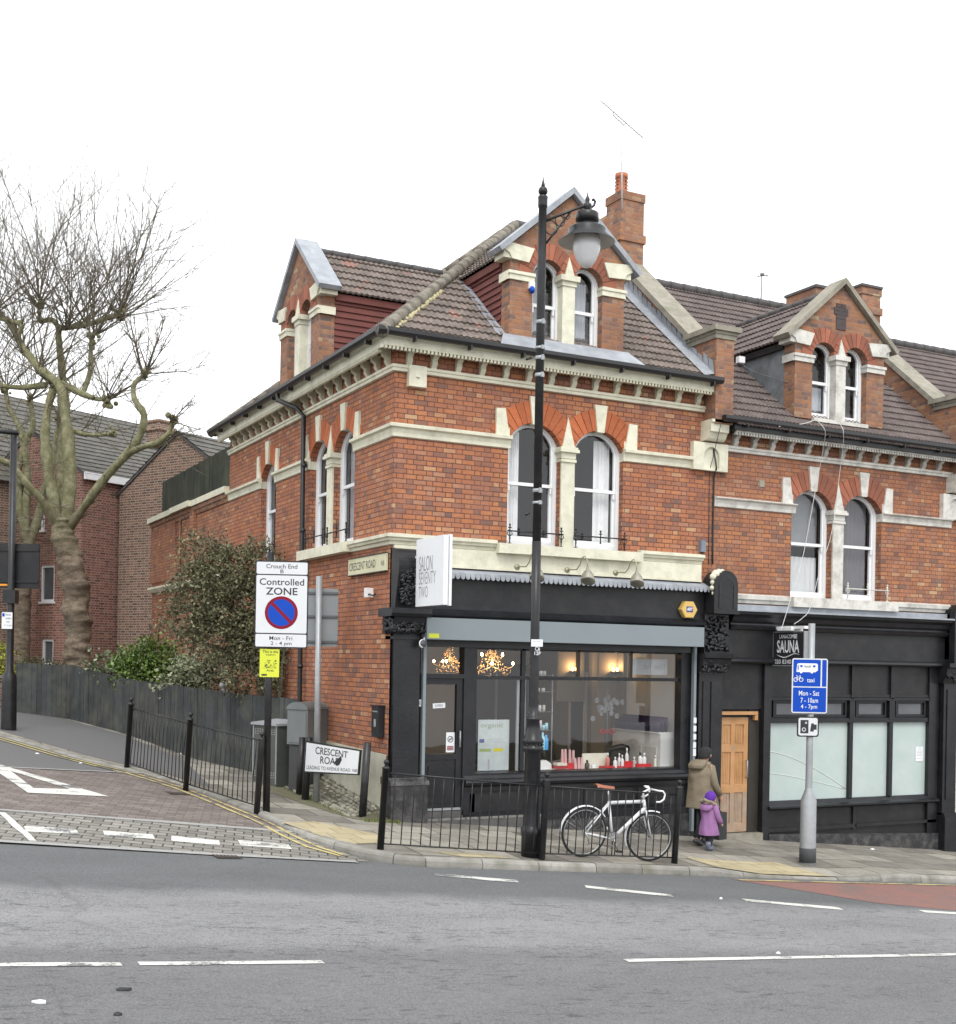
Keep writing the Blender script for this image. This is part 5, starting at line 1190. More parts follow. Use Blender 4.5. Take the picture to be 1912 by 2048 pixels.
# ---- pedestrian railings (posts stand square to the sloping pavement)
def railing(label, bases, lean, heights, seed=1, bars=.136):
    root = thing('pedestrian_railing', label, 'railing', bases[0]); B0 = Vector(bases[0]); rnd = random.Random(seed)
    ln = Vector(lean)
    for b_, h in zip(bases, heights):
        b_ = Vector(b_) - B0; mb = MB(); top = b_ + ln * h + Vector((0, 0, h))
        at = lambda k: b_ + (ln * h + Vector((0, 0, h))) * k
        mb.tube([at(-.1), at(.885)], [.047, .047], 12)
        mb.tube([at(.885), at(.89), at(.905), at(.915), at(.93)], [.047, .054, .052, .03, .018], 12)
        po = mb.build('post', m_iron, root)
        mb = MB(); mb.ball(tuple(at(.962)), .038, 12, 8); mb.build('finial', m_iron, po)
    for i in range(len(bases) - 1):
        a, c = Vector(bases[i]) - B0, Vector(bases[i + 1]) - B0; d = c - a; L_ = d.length; n = int(L_ / bars)
        hi = .845 * heights[0]; lo = .085
        up = lambda q, h: q + ln * h + Vector((0, 0, h))
        mb = MB(); mb.tube([up(a, hi), up(c, hi)], .013, 6); mb.tube([up(a, lo), up(c, lo)], .011, 6)
        u = d.normalized()
        for k in range(1, n):
            q = a + d * (k / n); bend = 0
            e = min(k, n - k)
            if bars > .138 and e < 4: bend = (.05 - .011 * e) * (1 if k < n / 2 else -1) * rnd.uniform(.7, 1.3)
            mb.tube([up(q, lo), up(q + u * bend * .2, lo + .16), up(q + u * bend, lo + .42), up(q, hi - .25), up(q, hi)], .0085, 5)
        mb.build('railing_panel', m_iron, root)
    return root
gA = [GP(760.6, 1700.3), GP(1083.2, 1719.2), GP(1348.6, 1726.8)]
railing('black pedestrian railing along the kerb in front of the salon window', gA, (.055, 0, 0), (1.2, 1.22, 1.25))
gB = [GP(253.5, 1534.4), GP(371.4, 1577.6), GP(513.7, 1623.0)]
railing('black pedestrian railing with bent bars beside the timber fence', gB, (.05, .0, 0), (1.25, 1.25, 1.2), 5, .14)
# ---- old lamp column
def sphere_prof(r, c, n=8): return [(max(.001, r * sin(pi * i / n)), c - r * cos(pi * i / n)) for i in range(n + 1)]
lp = thing('lamp_post', 'tall black heritage lamp post with globe lantern in front of the salon', 'lamp post', (1.0, -2.79, gz(1.0, -2.79)))
lz = 9.48 / 9.46
mb = MB()
mb.lathe([(.14, -.2), (.14, .3), (.15, .31), (.15, .39), (.128, .42), (.122, .45), (.116, .6), (.112, 1.45), (.13, 1.47), (.15, 1.5), (.15, 1.53), (.132, 1.545), (.132, 1.58), (.15, 1.6), (.15, 1.63), (.125, 1.66), (.1, 1.78), (.088, 1.9), (.1, 1.91), (.1, 1.94), (.07, 1.95), (.068, 2.1), (.063, 3.2), (.063, 4.4)], n=20)
mb.lathe([(.06, 4.4), (.06, 8.4), (.056, 9.05), (.066, 9.06), (.068, 9.1), (.068, 9.18), (.074, 9.2), (.055, 9.22), (.05, 9.23)], n=16)
for i in range(14):
    a = tau * i / 14; mb.ball((.14 * cos(a), .14 * sin(a), 1.565), .014, 6, 4)
column = mb.build('column', m_iron, lp)
mb = MB(); mb.lathe(sphere_prof(.068, 9.285) , n=14); mb.lathe([(.03, 9.34), (.028, 9.37), (.012, 9.43), (.002, 9.5)], n=8); mb.build('finial', m_iron, column)
mb = MB(); mb.tube([(.05, 0, 8.88), (.64, 0, 9.19), (.73, 0, 9.2)], .02, 6); mb.tube([(.05, 0, 8.55), (.46, 0, 9.09)], .016, 6)
for (x, z, r_) in ((.14, 8.8, .1), (.28, 8.92, .075), (.39, 9.01, .045)):
    mb.tube([(x + r_ * cos(t), 0, z + r_ * sin(t)) for t in [tau * i / 14 for i in range(15)]], .008, 5, cap=False)
mb.build('scroll_bracket', m_iron, lp)
mb = MB(); c = (.73, 0, 0)
mb.lathe([(.002, 9.42), (.012, 9.36), (.02, 9.34), (.035, 9.31), (.03, 9.27), (.03, 9.25), (.06, 9.24), (.065, 9.2), (.04, 9.15), (.03, 9.12), (.15, 9.115), (.165, 9.1), (.165, 9.0), (.14, 8.985), (.12, 8.96), (.12, 8.93), (.25, 8.9), (.27, 8.88), (.27, 8.82), (.4, 8.705), (.402, 8.70)], c, 28, cap=False)
mb.tube([(.79, 0, 9.2), (.84, 0, 9.24), (.86, 0, 9.3), (.83, 0, 9.33), (.81, 0, 9.31)], .018, 6)
lantern = mb.build('lantern', m_iron, lp)
mb = MB(); mb.lathe([(.398, 8.699), (.265, 8.785), (.22, 8.8), (.1, 8.8)], c, 28, cap=False); mb.build('reflector', mat('dull_white_enamel', (.42, .42, .4), .5, .1, 6), lantern)
mb = MB(); mb.lathe([(.18, 8.78), (.197, 8.7), (.197, 8.62), (.18, 8.54), (.14, 8.44), (.09, 8.37), (.04, 8.34), (.002, 8.335)], c, 20)
bowl = mat('frosted_lamp_bowl', (.68, .69, .7), .25, .05, 4, spec=.6); mb.build('bowl', bowl, lantern)
for z in (3.35, 3.51, 4.92, 5.08, 6.69, 6.93, 7.08, 7.43):
    mb = MB(); hgt = .035 if z in (3.35, 4.92, 7.08) else .05
    mb.lathe([(.066, z), (.07, z + .004), (.07, z + hgt - .004), (.066, z + hgt)], n=12); mb.box(-.02, .02, -.085, -.06, z - .01, z + hgt + .01)
    if z > 4.8: mb.build('steel_band', m_alu, column)
def lcam(o, px, py):   # local point at the lamp's depth under a photo pixel
    return D(px, py, dep_of(o.location) - .12) - Vector(o.location)
mb = MB(lambda u, v, w: (u * .89 - w * .456 * -1 * -1, -u * .456 - w * .89, v))
def camframe(org, yaw=-27.1): 
    c_, s_ = cos(R(yaw)), sin(R(yaw))
    return lambda u, v, w: (org[0] + u * c_ + w * s_, org[1] + u * s_ - w * c_, org[2] + v)
q = lcam(lp, 1074, 1286); f = camframe(q); mb = MB(f); mb.box(-.08, .08, -.05, .05, 0, .006); s1_ = mb.build('white_sticker', m_signwhite, lp)
mb = MB(f); text_mb(mb, 'CCTV IN OPERATION', -.06, .06, .015, .03, .008); text_mb(mb, 'haringey council', -.06, .06, -.02, -.008, .008); mb.build('sticker_print', m_greyink, s1_)
mb = MB(camframe(lcam(lp, 1075, 1301.5))); text_mb(mb, 'C6', -.035, .035, .0, .055, .0, .01); text_mb(mb, '12P', -.04, .045, -.06, -.01, .0, .01); mb.build('column_number', m_signwhite, lp)
mb = MB(); q = lcam(lp, 1062, 716); mb.tube([q, q + Vector((-.08, -.02, -.03))], .02, 6); q = lcam(lp, 1058, 1026); mb.tube([q, q + Vector((-.06, -.02, -.03))], .015, 6); mb.build('clamp_arm', m_iron, lp)
# ---- left lamp column with a sign seen from behind
gl = GP(17, 1460); ll = thing('lamp_post', 'slim black lamp post with a black sign back at the left edge', 'lamp post', gl)
dl = dep_of(gl); mpp = dl / FPX
mb = MB(); mb.lathe([(.16, -.2), (.16, .05), (.15, 1.0), (.14, 1.15), (.08, 1.25), (.075, 2.0), (.07, 6.2)], n=12); mb.build('column', m_iron, ll)
mb = MB(); f = camframe((0, 0, 0)); q0, q1 = Vector(f(.1, 6.25, 0)), Vector(f(-1.2, 6.35, 0)); mb.tube([q0, q1], [.05, .05], 8); mb.tube([q1, q1 - (q0 - q1) * .5], [.12, .08], 8); mb.build('lamp_head', m_iron, ll)
mb = MB(camframe((0, 0, 0), -31)); z0 = (1460 - 1176) * mpp; z1 = (1460 - 1086) * mpp; mb.box(-.75, .56, z0, z1, -.12, -.09); mb.box(-.75, .56, z0 + .12, z0 + .16, -.09, -.06); mb.box(-.75, .56, z1 - .16, z1 - .12, -.09, -.06); sbk = mb.build('sign_back', m_blackp2, ll)
mb = MB(camframe((0, 0, 0), -31)); mb.box(-.3, -.12, z0 + .05, z0 + .09, -.085, -.08); mb.build('orange_sticker', mat('orange_sticker', (.8, .3, .02), .5), sbk)
mb = MB(f); mb.box(-.13, .13, (1460 - 1207) * mpp, (1460 - 1180) * mpp, -.1, .12); mb.build('clamp_box', m_iron, ll)
zz0, zz1 = (1460 - 1258) * mpp, (1460 - 1225) * mpp
mb = MB(f); mb.box(-.14, .08, zz0, zz1, .1, .115); plt = mb.build('parking_plate', m_signwhite, ll)
mb = MB(f); mb.box(-.13, -.08, zz1 - .09, zz1 - .02, .115, .118); mb.build('parking_symbol', m_blue, plt)
mb = MB(f)
for k, (s_, a, b_) in enumerate((('Permit', -.06, .05), ('holders', -.06, .06), ('only', -.05, .03), ('2 - 4 pm', -.08, .06))): text_mb(mb, s_, a, b_, zz1 - .07 - k * .075, zz1 - .03 - k * .075, .118)
mb.build('plate_lettering', m_ink, plt)
# ---- signs on posts
def rrect(u0, u1, v0, v1, r, n=4):
    P = []
    for cx, cy, a0 in ((u1 - r, v0 + r, -pi / 2), (u1 - r, v1 - r, 0), (u0 + r, v1 - r, pi / 2), (u0 + r, v0 + r, pi)):
        P += [(cx + r * cos(a0 + pi / 2 * i / n), cy + r * sin(a0 + pi / 2 * i / n)) for i in range(n + 1)]
    return P
gp = GP(532.5, 1623); cz = thing('parking_zone_sign', 'tall Controlled ZONE parking sign on a black post at the kerb', 'sign', gp, R(-24))
dc = dep_of(gp); mp = dc / FPX
hh = lambda py: (1623 - py) * mp                                  # height of a photo row on this post
uu = lambda px, py: (px - 532.5 - (1623 - py) * .0182) * mp * 1.0
LE = .012
mb = MB(FR); mb.tube([(0, -.3, 0), (LE * -.3, hh(1104), 0)], [.055, .052], 12); mb.build('post', m_iron, cz)
W_, x0 = .80, -.215
def shift(v): return .0
z_t, z_b = hh(1122), hh(1296)
mb = MB(FR); mb.prism(rrect(x0, x0 + .79, z_b, z_t, .03), .07, .085); back = mb.build('backing_board', m_blackp2, cz)
def face(v0, v1): 
    k = MB(FR); k.prism(rrect(x0 + .018, x0 + .772, v0, v1, .02), .085, .09); return k.build('face_panel', m_signlight, cz)
r1 = z_t - .02; r2 = z_t - .2; r3 = z_b + .225; r4 = z_b + .02
face(r2, r1); fp = face(r3 + .0, r2 - .018); face(r4, r3 - .018)
mb = MB(FR); cx_ = x0 + .395
text_mb(mb, 'Crouch End', cx_ - .235, cx_ + .225, r1 - .095, r1 - .03, .0915, .006); text_mb(mb, 'B', cx_ - .025, cx_ + .025, r1 - .165, r1 - .11, .0915, .004)
text_mb(mb, 'Controlled', cx_ - .33, cx_ + .33, r2 - .165, r2 - .065, .0915, .009); text_mb(mb, 'ZONE', cx_ - .235, cx_ + .235, r2 - .31, r2 - .2, .0915, .014)
text_mb(mb, 'Mon - Fri', cx_ - .17, cx_ + .17, r3 - .105, r3 - .045, .0915, .004); text_mb(mb, '2 - 4 pm', cx_ - .15, cx_ + .16, r3 - .195, r3 - .125, .0915, .004)
mb.build('lettering', m_ink, cz)
cyc = (r3 + .06 + .245)
mb = MB(FR); disc2(mb, (cx_, cyc), .215, .0915, 36); mb.build('roundel', m_blue, fp)
mb = MB(FR); ring2(mb, (cx_, cyc), .2, .245, .0925, 40)
a = -pi / 4; c_, s_ = cos(a), sin(a); h_ = .024; P = [(-.21, -h_), (.21, -h_), (.21, h_), (-.21, h_)]
mb.add([(cx_ + p[0] * c_ - p[1] * s_, cyc + p[0] * s_ + p[1] * c_, .0927) for p in P], [(0, 1, 2, 3)]); mb.build('red_ring_and_bar', m_red, fp)
# yellow notice tied under it
t = thing('yellow_notice', 'bright yellow printed notice tied to the post under the parking sign', 'notice', gp, R(-24))
mb = MB(FR); ya, yb = hh(1354), hh(1298); mb.box(-.13, .16, ya, yb, .06, .068); mb.build('sheet', m_yellow, t)
mb = MB(FR)
text_mb(mb, 'This is the', -.09, .14, yb - .06, yb - .02, .0695, .012); text_mb(mb, 'CARCH', -.04, .1, yb - .1, yb - .075, .0695, .012)
rnd = random.Random(4)
for k in range(34): 
    a_, b_ = rnd.uniform(-.06, .11), rnd.uniform(ya + .13, ya + .25); mb.box(a_, a_ + rnd.uniform(.008, .03), b_, b_ + rnd.uniform(.004, .012), .068, .0695)
text_mb(mb, 'Area', -.03, .08, ya + .085, ya + .115, .0695, .015); text_mb(mb, 'neighbourhood watch', -.09, .13, ya + .128, ya + .14, .0695); mb.box(-.1, -.02, ya + .02, ya + .045, .068, .0695)
mb.build('lettering', m_ink, t)
# grey sign seen from behind
gq = GP(632.7, 1604.5); gs = thing('road_sign', 'plain grey back of a road sign on a slim galvanised pole', 'sign', gq, R(-27.1)); ms = dep_of(gq) / FPX
mb = MB(FR); mb.tube([(0, -.3, 0), (-.02, (1604 - 1152) * ms, 0)], [.052, .052], 12); mb.build('pole', m_alu, gs)
a0, a1 = (1604 - 1292) * ms, (1604 - 1176) * ms
mb = MB(FR); mb.prism(rrect(-.42, .29, a0, a1, .03), -.09, -.075); pan = mb.build('panel', m_signgrey, gs)
for v in (a0 + .06, (a0 + a1) / 2, a1 - .09): mb = MB(FR); mb.box(-.42, .29, v, v + .035, -.075, -.05); mb.build('rail', mat('dark_sign_rail', (.1, .105, .11), .5), pan)
# street name plate on two posts
p0, p1 = GP(*(200 + 1190 * 640 / 1856, 1250 + 1015 * 640 / 1856)), GP(*(200 + 1522 * 640 / 1856, 1250 + 1118 * 640 / 1856))
dx, dy = p1.x - p0.x, p1.y - p0.y; ya_ = atan2(dy, dx); ln_ = math.hypot(dx, dy)
sn = thing('street_name_sign', 'white CRESCENT ROAD street name plate on two black posts', 'sign', p0, ya_)
dzp = p1.z - p0.z
LNX = .085
for u, z, h in ((0, 0, 1.04), (ln_, dzp, 1.17)):
    mb = MB(FR); mb.tube([(u - .02, z - .2, 0), (u + LNX * h, z + h, 0)], [.062, .062], 10); mb.build('post', m_iron, sn)
mb = MB(FR); P = [(.07, .46), (ln_ - .02, dzp + .66), (ln_ + .03, dzp + 1.05), (.11, .99)]; mb.prism(P, .05, .075); bd = mb.build('backing_board', m_blackp2, sn)
def sk(u, v):                                                     # position on the tilted board, u along 0..1, v up 0..1
    a = Vector(P[0]) + (Vector(P[1]) - Vector(P[0])) * u; b_ = Vector(P[3]) + (Vector(P[2]) - Vector(P[3])) * u; return a + (b_ - a) * v
mb = MB(FR); mb.prism([tuple(sk(.02, .05)), tuple(sk(.98, .05)), tuple(sk(.98, .95)), tuple(sk(.02, .95))], .075, .079); mb.build('name_plate', m_signwhite, sn)
mb = MB(lambda u, v, w: FR(sk(u, v)[0], sk(u, v)[1], w))
text_mb(mb, 'CRESCENT', .2, .79, .63, .87, .081, .01); text_mb(mb, 'ROAD', .3, .67, .33, .58, .081, .01); text_mb(mb, 'LEADING TO AVENUE ROAD  N8', .05, .97, .12, .24, .081)
mb.build('lettering', m_ink, sn)
mb = MB(lambda u, v, w: FR(sk(u, v)[0], sk(u, v)[1], w)); mb.prism([(.56, .42), (.63, .58), (.68, .68), (.69, .52), (.65, .33), (.6, .3)], .0805, .083); mb.build('paint_chip', m_ink, sn)
bq = GP(*(200 + 1150 * 640 / 1856, 1250 + 985 * 640 / 1856))
mb = MB(); mb.tube([(0, 0, -.2), (.045, -.03, .98)], [.055, .055], 10); mb.build('bollard', m_iron, None, 'plain short black post just left of the street name plate', 'post', loc=tuple(bq))
# bus lane sign
gr = GP(1615, 1724); bs = thing('bus_lane_sign', 'blue bus, cycle and taxi lane sign on a grey post by the crossing', 'sign', gr, R(-27.1)); mr = dep_of(gr) / FPX
H = lambda py: (1724 - py) * mr
mb = MB(FR); mb.lathe([(.135, -.2), (.135, H(1700)), (.13, H(1690)), (.128, H(1600)), (.06, H(1578)), (.058, H(1574)), (.055, H(1500)), (.055, H(1247))], (0, 0, 0), 16); mb.build('pole', m_alu, bs)
mb = MB(FR); mb.lathe([(.1365, 0), (.1365, H(1696)), (.134, H(1695))], (0, 0, 0), 16); mb.build('painted_foot', mat('dark_grey_foot', (.07, .075, .08), .6, .2), bs)
ux = lambda px, py: (px - (1615 + (1724 - py) * .0182)) * mr
a, b_ = ux(1581, 1372), ux(1652, 1372); v0, v1 = H(1426), H(1317)
mb = MB(FR); mb.prism(rrect(a, b_, v0, v1, .035), .07, .085); pl = mb.build('panel', m_signlight, bs)
mid_ = v0 + (v1 - v0) * .49; dv = a + (b_ - a) * .8
for (x0_, x1_, y0_, y1_) in ((a + .02, dv, mid_, v1 - .02), (dv + .025, b_ - .02, mid_, v1 - .02), (a + .02, b_ - .02, v0 + .02, mid_ - .02)):
    mb = MB(FR); mb.prism(rrect(x0_, x1_, y0_, y1_, .012), .085, .088); mb.build('blue_field', m_blue, pl)
mb = MB(FR); Wd = b_ - a; Hd = v1 - v0
bx0, bx1, by0, by1 = a + Wd * .12, a + Wd * .72, v1 - Hd * .25, v1 - Hd * .09
mb.prism([(bx0, by0), (bx1 - .04, by0), (bx1, by0 + .03), (bx1, by1 - .02), (bx1 - .02, by1), (bx0 + .03, by1), (bx0 + .01, by1 - .02)], .088, .0895)
for q in (.22, .72): disc2(mb, (bx0 + (bx1 - bx0) * q, by0), .022, .0897, 12)
cyx = a + Wd * .18; cyy = v1 - Hd * .39
for q in (-.045, .045): ring2(mb, (cyx + q, cyy), .026, .036, .0895, 16)
for (q0, q1) in (((-.045, 0), (-.02, .045)), ((-.02, .045), (.03, .045)), ((.045, 0), (.025, .065)), ((-.02, .045), (0, 0)), ((0, 0), (.03, .045)), ((-.045, 0), (0, 0)), ((-.02, .045), (-.03, .065)), ((-.04, .067), (-.015, .067)), ((.015, .067), (.035, .07))):
    mb.tube([(cyx + q0[0], cyy + q0[1], .089), (cyx + q1[0], cyy + q1[1], .089)], .004, 4)
text_mb(mb, 'taxi', a + Wd * .42, a + Wd * .63, v1 - Hd * .435, v1 - Hd * .36, .0895, .005)
text_mb(mb, 'Mon - Sat', a + Wd * .2, a + Wd * .77, v0 + Hd * .32, v0 + Hd * .41, .0895, .005); text_mb(mb, '7 - 10am', a + Wd * .25, a + Wd * .74, v0 + Hd * .19, v0 + Hd * .28, .0895, .005); text_mb(mb, '4 - 7pm', a + Wd * .26, a + Wd * .72, v0 + Hd * .06, v0 + Hd * .16, .0895, .005)
mb.build('white_symbols', m_signwhite, pl)
mb = MB(FR); mb.box(bx0 + .06, bx0 + .1, by0 + .08, by1 - .03, .0895, .091); mb.box(bx1 - .08, bx1 - .04, by0 + .08, by1 - .03, .0895, .091); mb.box(bx0 + .02, bx0 + .035, by0 + .03, by1 - .03, .0895, .091); mb.build('bus_windows', m_blue, pl)
mb = MB(FR); text_mb(mb, 'local', bx0 + .13, bx1 - .12, by0 + .075, by1 - .025, .091, .01); mb.build('bus_lettering', m_ink, pl)
v0, v1 = H(1472), H(1434); a, b_ = ux(1593, 1453) - .0, ux(1634, 1453)
mb = MB(FR); mb.prism(rrect(a - .01, b_ + .01, v0 - .01, v1 + .01, .04), .06, .075); cp_ = mb.build('camera_plate', m_blackp2, bs)
mb = MB(FR); mb.prism(rrect(a + .012, b_ - .012, v0 + .012, v1 - .012, .03), .075, .078); mb.build('camera_face', m_signlight, cp_)
mb = MB(FR); w2 = b_ - a; h2 = v1 - v0; mb.box(a + w2 * .13, a + w2 * .52, v0 + h2 * .15, v0 + h2 * .85, .078, .0795)
mb.box(a + w2 * .78, a + w2 * .92, v0 + h2 * .35, v0 + h2 * .62, .078, .0795); mb.prism([(a + w2 * .6, v0 + h2 * .25), (a + w2 * .78, v0 + h2 * .25), (a + w2 * .78, v0 + h2 * .68), (a + w2 * .66, v0 + h2 * .68)], .078, .0792)
mb.build('camera_symbol', m_ink, cp_)
mb = MB(FR); ring2(mb, (a + w2 * .3, v0 + h2 * .35), .022, .034, .0805, 16); ring2(mb, (a + w2 * .4, v0 + h2 * .7), .01, .018, .0805, 12); mb.build('camera_lens', m_signlight, cp_)

# ---- cabinets
mcab = mat('olive_grey_cabinet_paint', (.07, .075, .065), .5, .12, 4, dirt=(.12, .12, .11), damt=.3); mcab2 = mat('grey_cabinet_paint', (.15, .165, .165), .5, .1, 3, dirt=(.23, .23, .22), damt=.35); mcab3 = mat('dark_grey_cabinet_paint', (.05, .052, .053), .5, .12, 4)
q = GP(505, 1562); cb = thing('street_cabinet', 'low olive grey street cabinet with rows of vents by the timber fence', 'cabinet', q, R(-72))
mb = MB(FR); mb.box(0, .72, -.2, 1.02, -.42, 0); body = mb.build('body', mcab, cb)
mb = MB(FR); mb.box(-.03, .75, 1.02, 1.06, -.46, .04); mb.add([(-.03, 1.06, .04), (.75, 1.06, .04), (.75, 1.06, -.46), (-.03, 1.06, -.46), (.1, 1.12, -.42), (.65, 1.12, -.42)], [(0, 1, 5, 4), (1, 2, 5), (3, 0, 4), (2, 3, 4, 5)]); mb.build('lid', mat('pale_cabinet_lid', (.3, .31, .33), .5, .08), cb)
mb = MB(FR)
for v in (.86, .9, .94, .1, .14, .18):
    for k in range(9): mb.box(.06 + k * .07, .085 + k * .07, v, v + .012, 0, .003)
mb.build('vents', mat('vent_slots', (.4, .4, .38), .6), body)
for a in (0, .69): mb = MB(FR); mb.box(a, a + .03, 0, 1.02, 0, .012); mb.build('edge_trim', m_alu, body)
q = GP(572, 1580); cb = thing('street_cabinet', 'taller grey cabinet with a rounded lid in front of the side wall', 'cabinet', q, R(-58))
z_ = lambda py: (1580 - py) * dep_of(q) / FPX
mb = MB(FR); mb.box(.03, .42, -.2, z_(1490), -.5, -.03); mb.build('base', mcab3, cb)
mb = MB(FR); mb.box(.0, .45, z_(1488), z_(1418), -.55, 0); mb.build('body', mcab2, cb)
mb = MB(FR); t_ = z_(1418); mb.prism([(0, t_)] + [(.45, t_)] + [(.225 + .235 * cos(a), t_ + .13 * sin(a)) for a in [pi * i / 10 for i in range(11)]], -.57, .02); mb.build('lid', mcab2, cb)
mb = MB(FR); mb.box(.03, .42, z_(1484), z_(1424), 0, .012); mb.ball((.36, z_(1486), .02), .02); mb.build('door', mcab2, cb)

# ---- timber boundary fence
def fence_run(root, a, b_, ha, hb, seed, m=m_timber_fence, bw=.125, zoff=0.):
    rnd = random.Random(seed); a, b_ = Vector(a), Vector(b_); d = b_ - a; L_ = d.length; u = d.normalized(); nrm = Vector((-u.y, u.x, 0)); k = 0.; mb = MB(); rt = Vector(root.location)
    while k < L_ - .02:
        e = min(L_, k + bw - .004); h = ha + (hb - ha) * k / L_ + rnd.uniform(-.012, .012); p = a + u * k; q = a + u * e; o = nrm * rnd.uniform(-.006, .006)
        zb = gz(p.x, p.y) - .05 + rnd.uniform(-.01, .03); zt = gz(p.x, p.y) + h; th = nrm * .018; tw = u * rnd.uniform(-.006, .006)
        P = [p + o, q + o, q + o + th, p + o + th]
        mb.add([tuple(Vector((x.x, x.y, zb)) - rt) for x in P] + [tuple(Vector((x.x, x.y, zt)) + tw - rt) for x in P], [(0, 1, 2, 3), (7, 6, 5, 4), (0, 1, 5, 4), (1, 2, 6, 5), (2, 3, 7, 6), (3, 0, 4, 7)])
        k += bw
    mb.build('boards', m, root, recalc=True)
    mb = MB(); n = max(1, int(L_ / 2.4))
    for i in range(n + 1):
        p = a + d * (i / n) + nrm * .07; z = gz(p.x, p.y); mb.box(p.x - .05 - rt.x, p.x + .05 - rt.x, p.y - .05 - rt.y, p.y + .05 - rt.y, z - .1 - rt.z, z + ha - .06 - rt.z)
    mb.build('post', m, root)
F0, F1, F2, F3 = (-3.78, 14.6, 0), (-2.62, 13.93, 0), (-1.8, 11.1, 0), (-1.29, 6.72, 0)
fr_ = thing('boundary_fence', 'weathered blue-black timber fence running up the side road', 'fence', (-1.8, 11.1, gz(-1.8, 11.1)))
fence_run(fr_, F0, F1, 1.22, 1.32, 1); fence_run(fr_, F1, F2, 1.33, 1.25, 2); fence_run(fr_, F2, F3, 1.25, 1.42, 3)
f2 = thing('boundary_fence', 'short dark timber fence with a peaked corner board behind the cabinets', 'fence', (-1.29, 6.7, gz(-1.29, 6.7)))
fence_run(f2, F3, (-.05, 4.05, 0), 1.42, 1.52, 6)
lw = thing('low_wall', 'low mossy garden wall at the left edge beyond the fence', 'wall', (-4.2, 15.4, gz(-4.2, 15.4)))
mb = MB(); mb.box(-3.5, .4, 0, .25, -.3, .75); mb.build('brickwork', m_brown, lw, rotz=R(30)); mb = MB(); mb.box(-3.5, .42, -.03, .28, .75, .82); mb.build('coping', m_stone, lw, rotz=R(30))
# ---- cobbled bank beside the wall
cbk = thing('cobble_bank', 'sloping bank of rounded cobbles set against the pale plinth', 'cobbles', (0, 1.8, gz(0, 1.8)))
mb = MB(); rt = Vector(cbk.location)
mb.add([tuple(Vector(p) - rt) for p in ((-.62, .25, gz(-.62, .25) - .02), (0, .25, gz(0, .25) + .14), (0, 3.9, gz(0, 3.9) + .36), (-.62, 3.9, gz(-.6, 3.9) - .02), (-.45, -.25, gz(-.4, -.2)), (0, -.1, gz(0, 0)))], [(0, 1, 2, 3), (4, 5, 1, 0)])
mb.build('bedding', m_earth, cbk)
mb = MB(); rnd = random.Random(12)
for y_ in np.arange(.1, 3.9, .1):
    for x_ in np.arange(-.6, 0, .085):
        k_ = (x_ + .62) / .62; rise = (.14 + .06 * y_) * k_ * min(1, y_ / .3 + .3)
        mb.ball((x_ + rnd.uniform(-.02, .02) - rt.x, y_ + rnd.uniform(-.03, .03) - rt.y, gz(x_, y_) + rise - rt.z), rnd.uniform(.04, .062), 7, 5, (rnd.uniform(.7, 1), rnd.uniform(.8, 1.25), .65))
mb.build('cobbles', mat('grey_cobble', (.23, .22, .18), .85, .2, 9, bs=.4, island=.35, dirt=(.1, .1, .05), dscale=4, damt=.7), cbk)

# ================================================================== FIXINGS ON THE FACADES
def attach(name, label, cat, tf, u, v, w, group=None): 
    t = thing(name, label, cat, tf(u, v, w), 0, group); c0 = Vector(tf(u, v, w))
    return t, (lambda a, b_, c: tuple(Vector(tf(u + a, v + b_, w + c)) - c0))
# goose-neck lamps over the salon sign
for u, lab in ((2.19, 'brass swan-neck lamp above the salon sign, half hidden by the lamp post'), (3.145, 'brass swan-neck lamp above the salon sign, middle of the three'), (4.108, 'brass swan-neck lamp above the salon sign, nearest the alarm box')):
    t, f = attach('sign_lamp', lab, 'wall lamp', FR, u, 4.135, .07, 'swan-neck lamps over the salon sign')
    mb = MB(f); mb.tube([(0, 0, -.0), (0, 0, .03)], [.045, .045], 10); mb.tube([(0, 0, .0), (.0, .0, .12), (.02, -.01, .28), (.03, .06, .36), (.03, .17, .42), (.04, .2, .49), (.05, .14, .55), (.05, .0, .57)], .01, 6); mb.build('swan_neck', m_brass, t)
    mb = MB(f); mb.tube([(.05, .02, .57), (.05, -.03, .572), (.048, -.06, .575), (.045, -.12, .585), (.04, -.18, .6), (.035, -.215, .612), (.033, -.22, .614)], [.02, .03, .065, .095, .115, .12, .118], 16); s_ = mb.build('shade', mat('tarnished_lamp_shade', (.3, .29, .24), .45, .2, 14, metal=.3), t)
    mb = MB(f)
    for k, r_ in ((-.1, .09), (-.14, .106), (-.175, .117)): mb.tube([(.047 + r_ * cos(a), k, .58 + r_ * sin(a)) for a in [tau * i / 16 for i in range(17)]], .005, 4, cap=False)
    mb.build('shade_rib', m_brass, s_)
# projecting salon sign
t, f = attach('projecting_sign', 'white projecting SALON SEVENTY TWO sign at the corner above the shop', 'sign', FR, .24, 3.4, .4)
mb = MB(f); mb.box(0, .08, 0, 1.03, 0, .98); mb.build('panel', m_signwhite, t)
mb = MB(f); mb.box(.09, .13, -.01, 1.04, .93, 1.0); mb.box(.04, .09, .3, .34, -.35, 0); mb.box(.04, .09, .75, .79, -.35, 0); mb.build('mount', m_white, t)
mb = MB(lambda u, v, w: f(-w, v, u))
c_t = lambda s_, a, b_, c, d: text_mb(mb, s_, a, b_, c, d, .002, -.006)
c_t('SALON', .12, .6, .53, .76); c_t('SEVENTY', .12, .72, .33, .52); c_t('TWO', .12, .45, .13, .3); mb.build('lettering', mat('silver_grey_lettering', (.22, .22, .23), .5, .02), t)
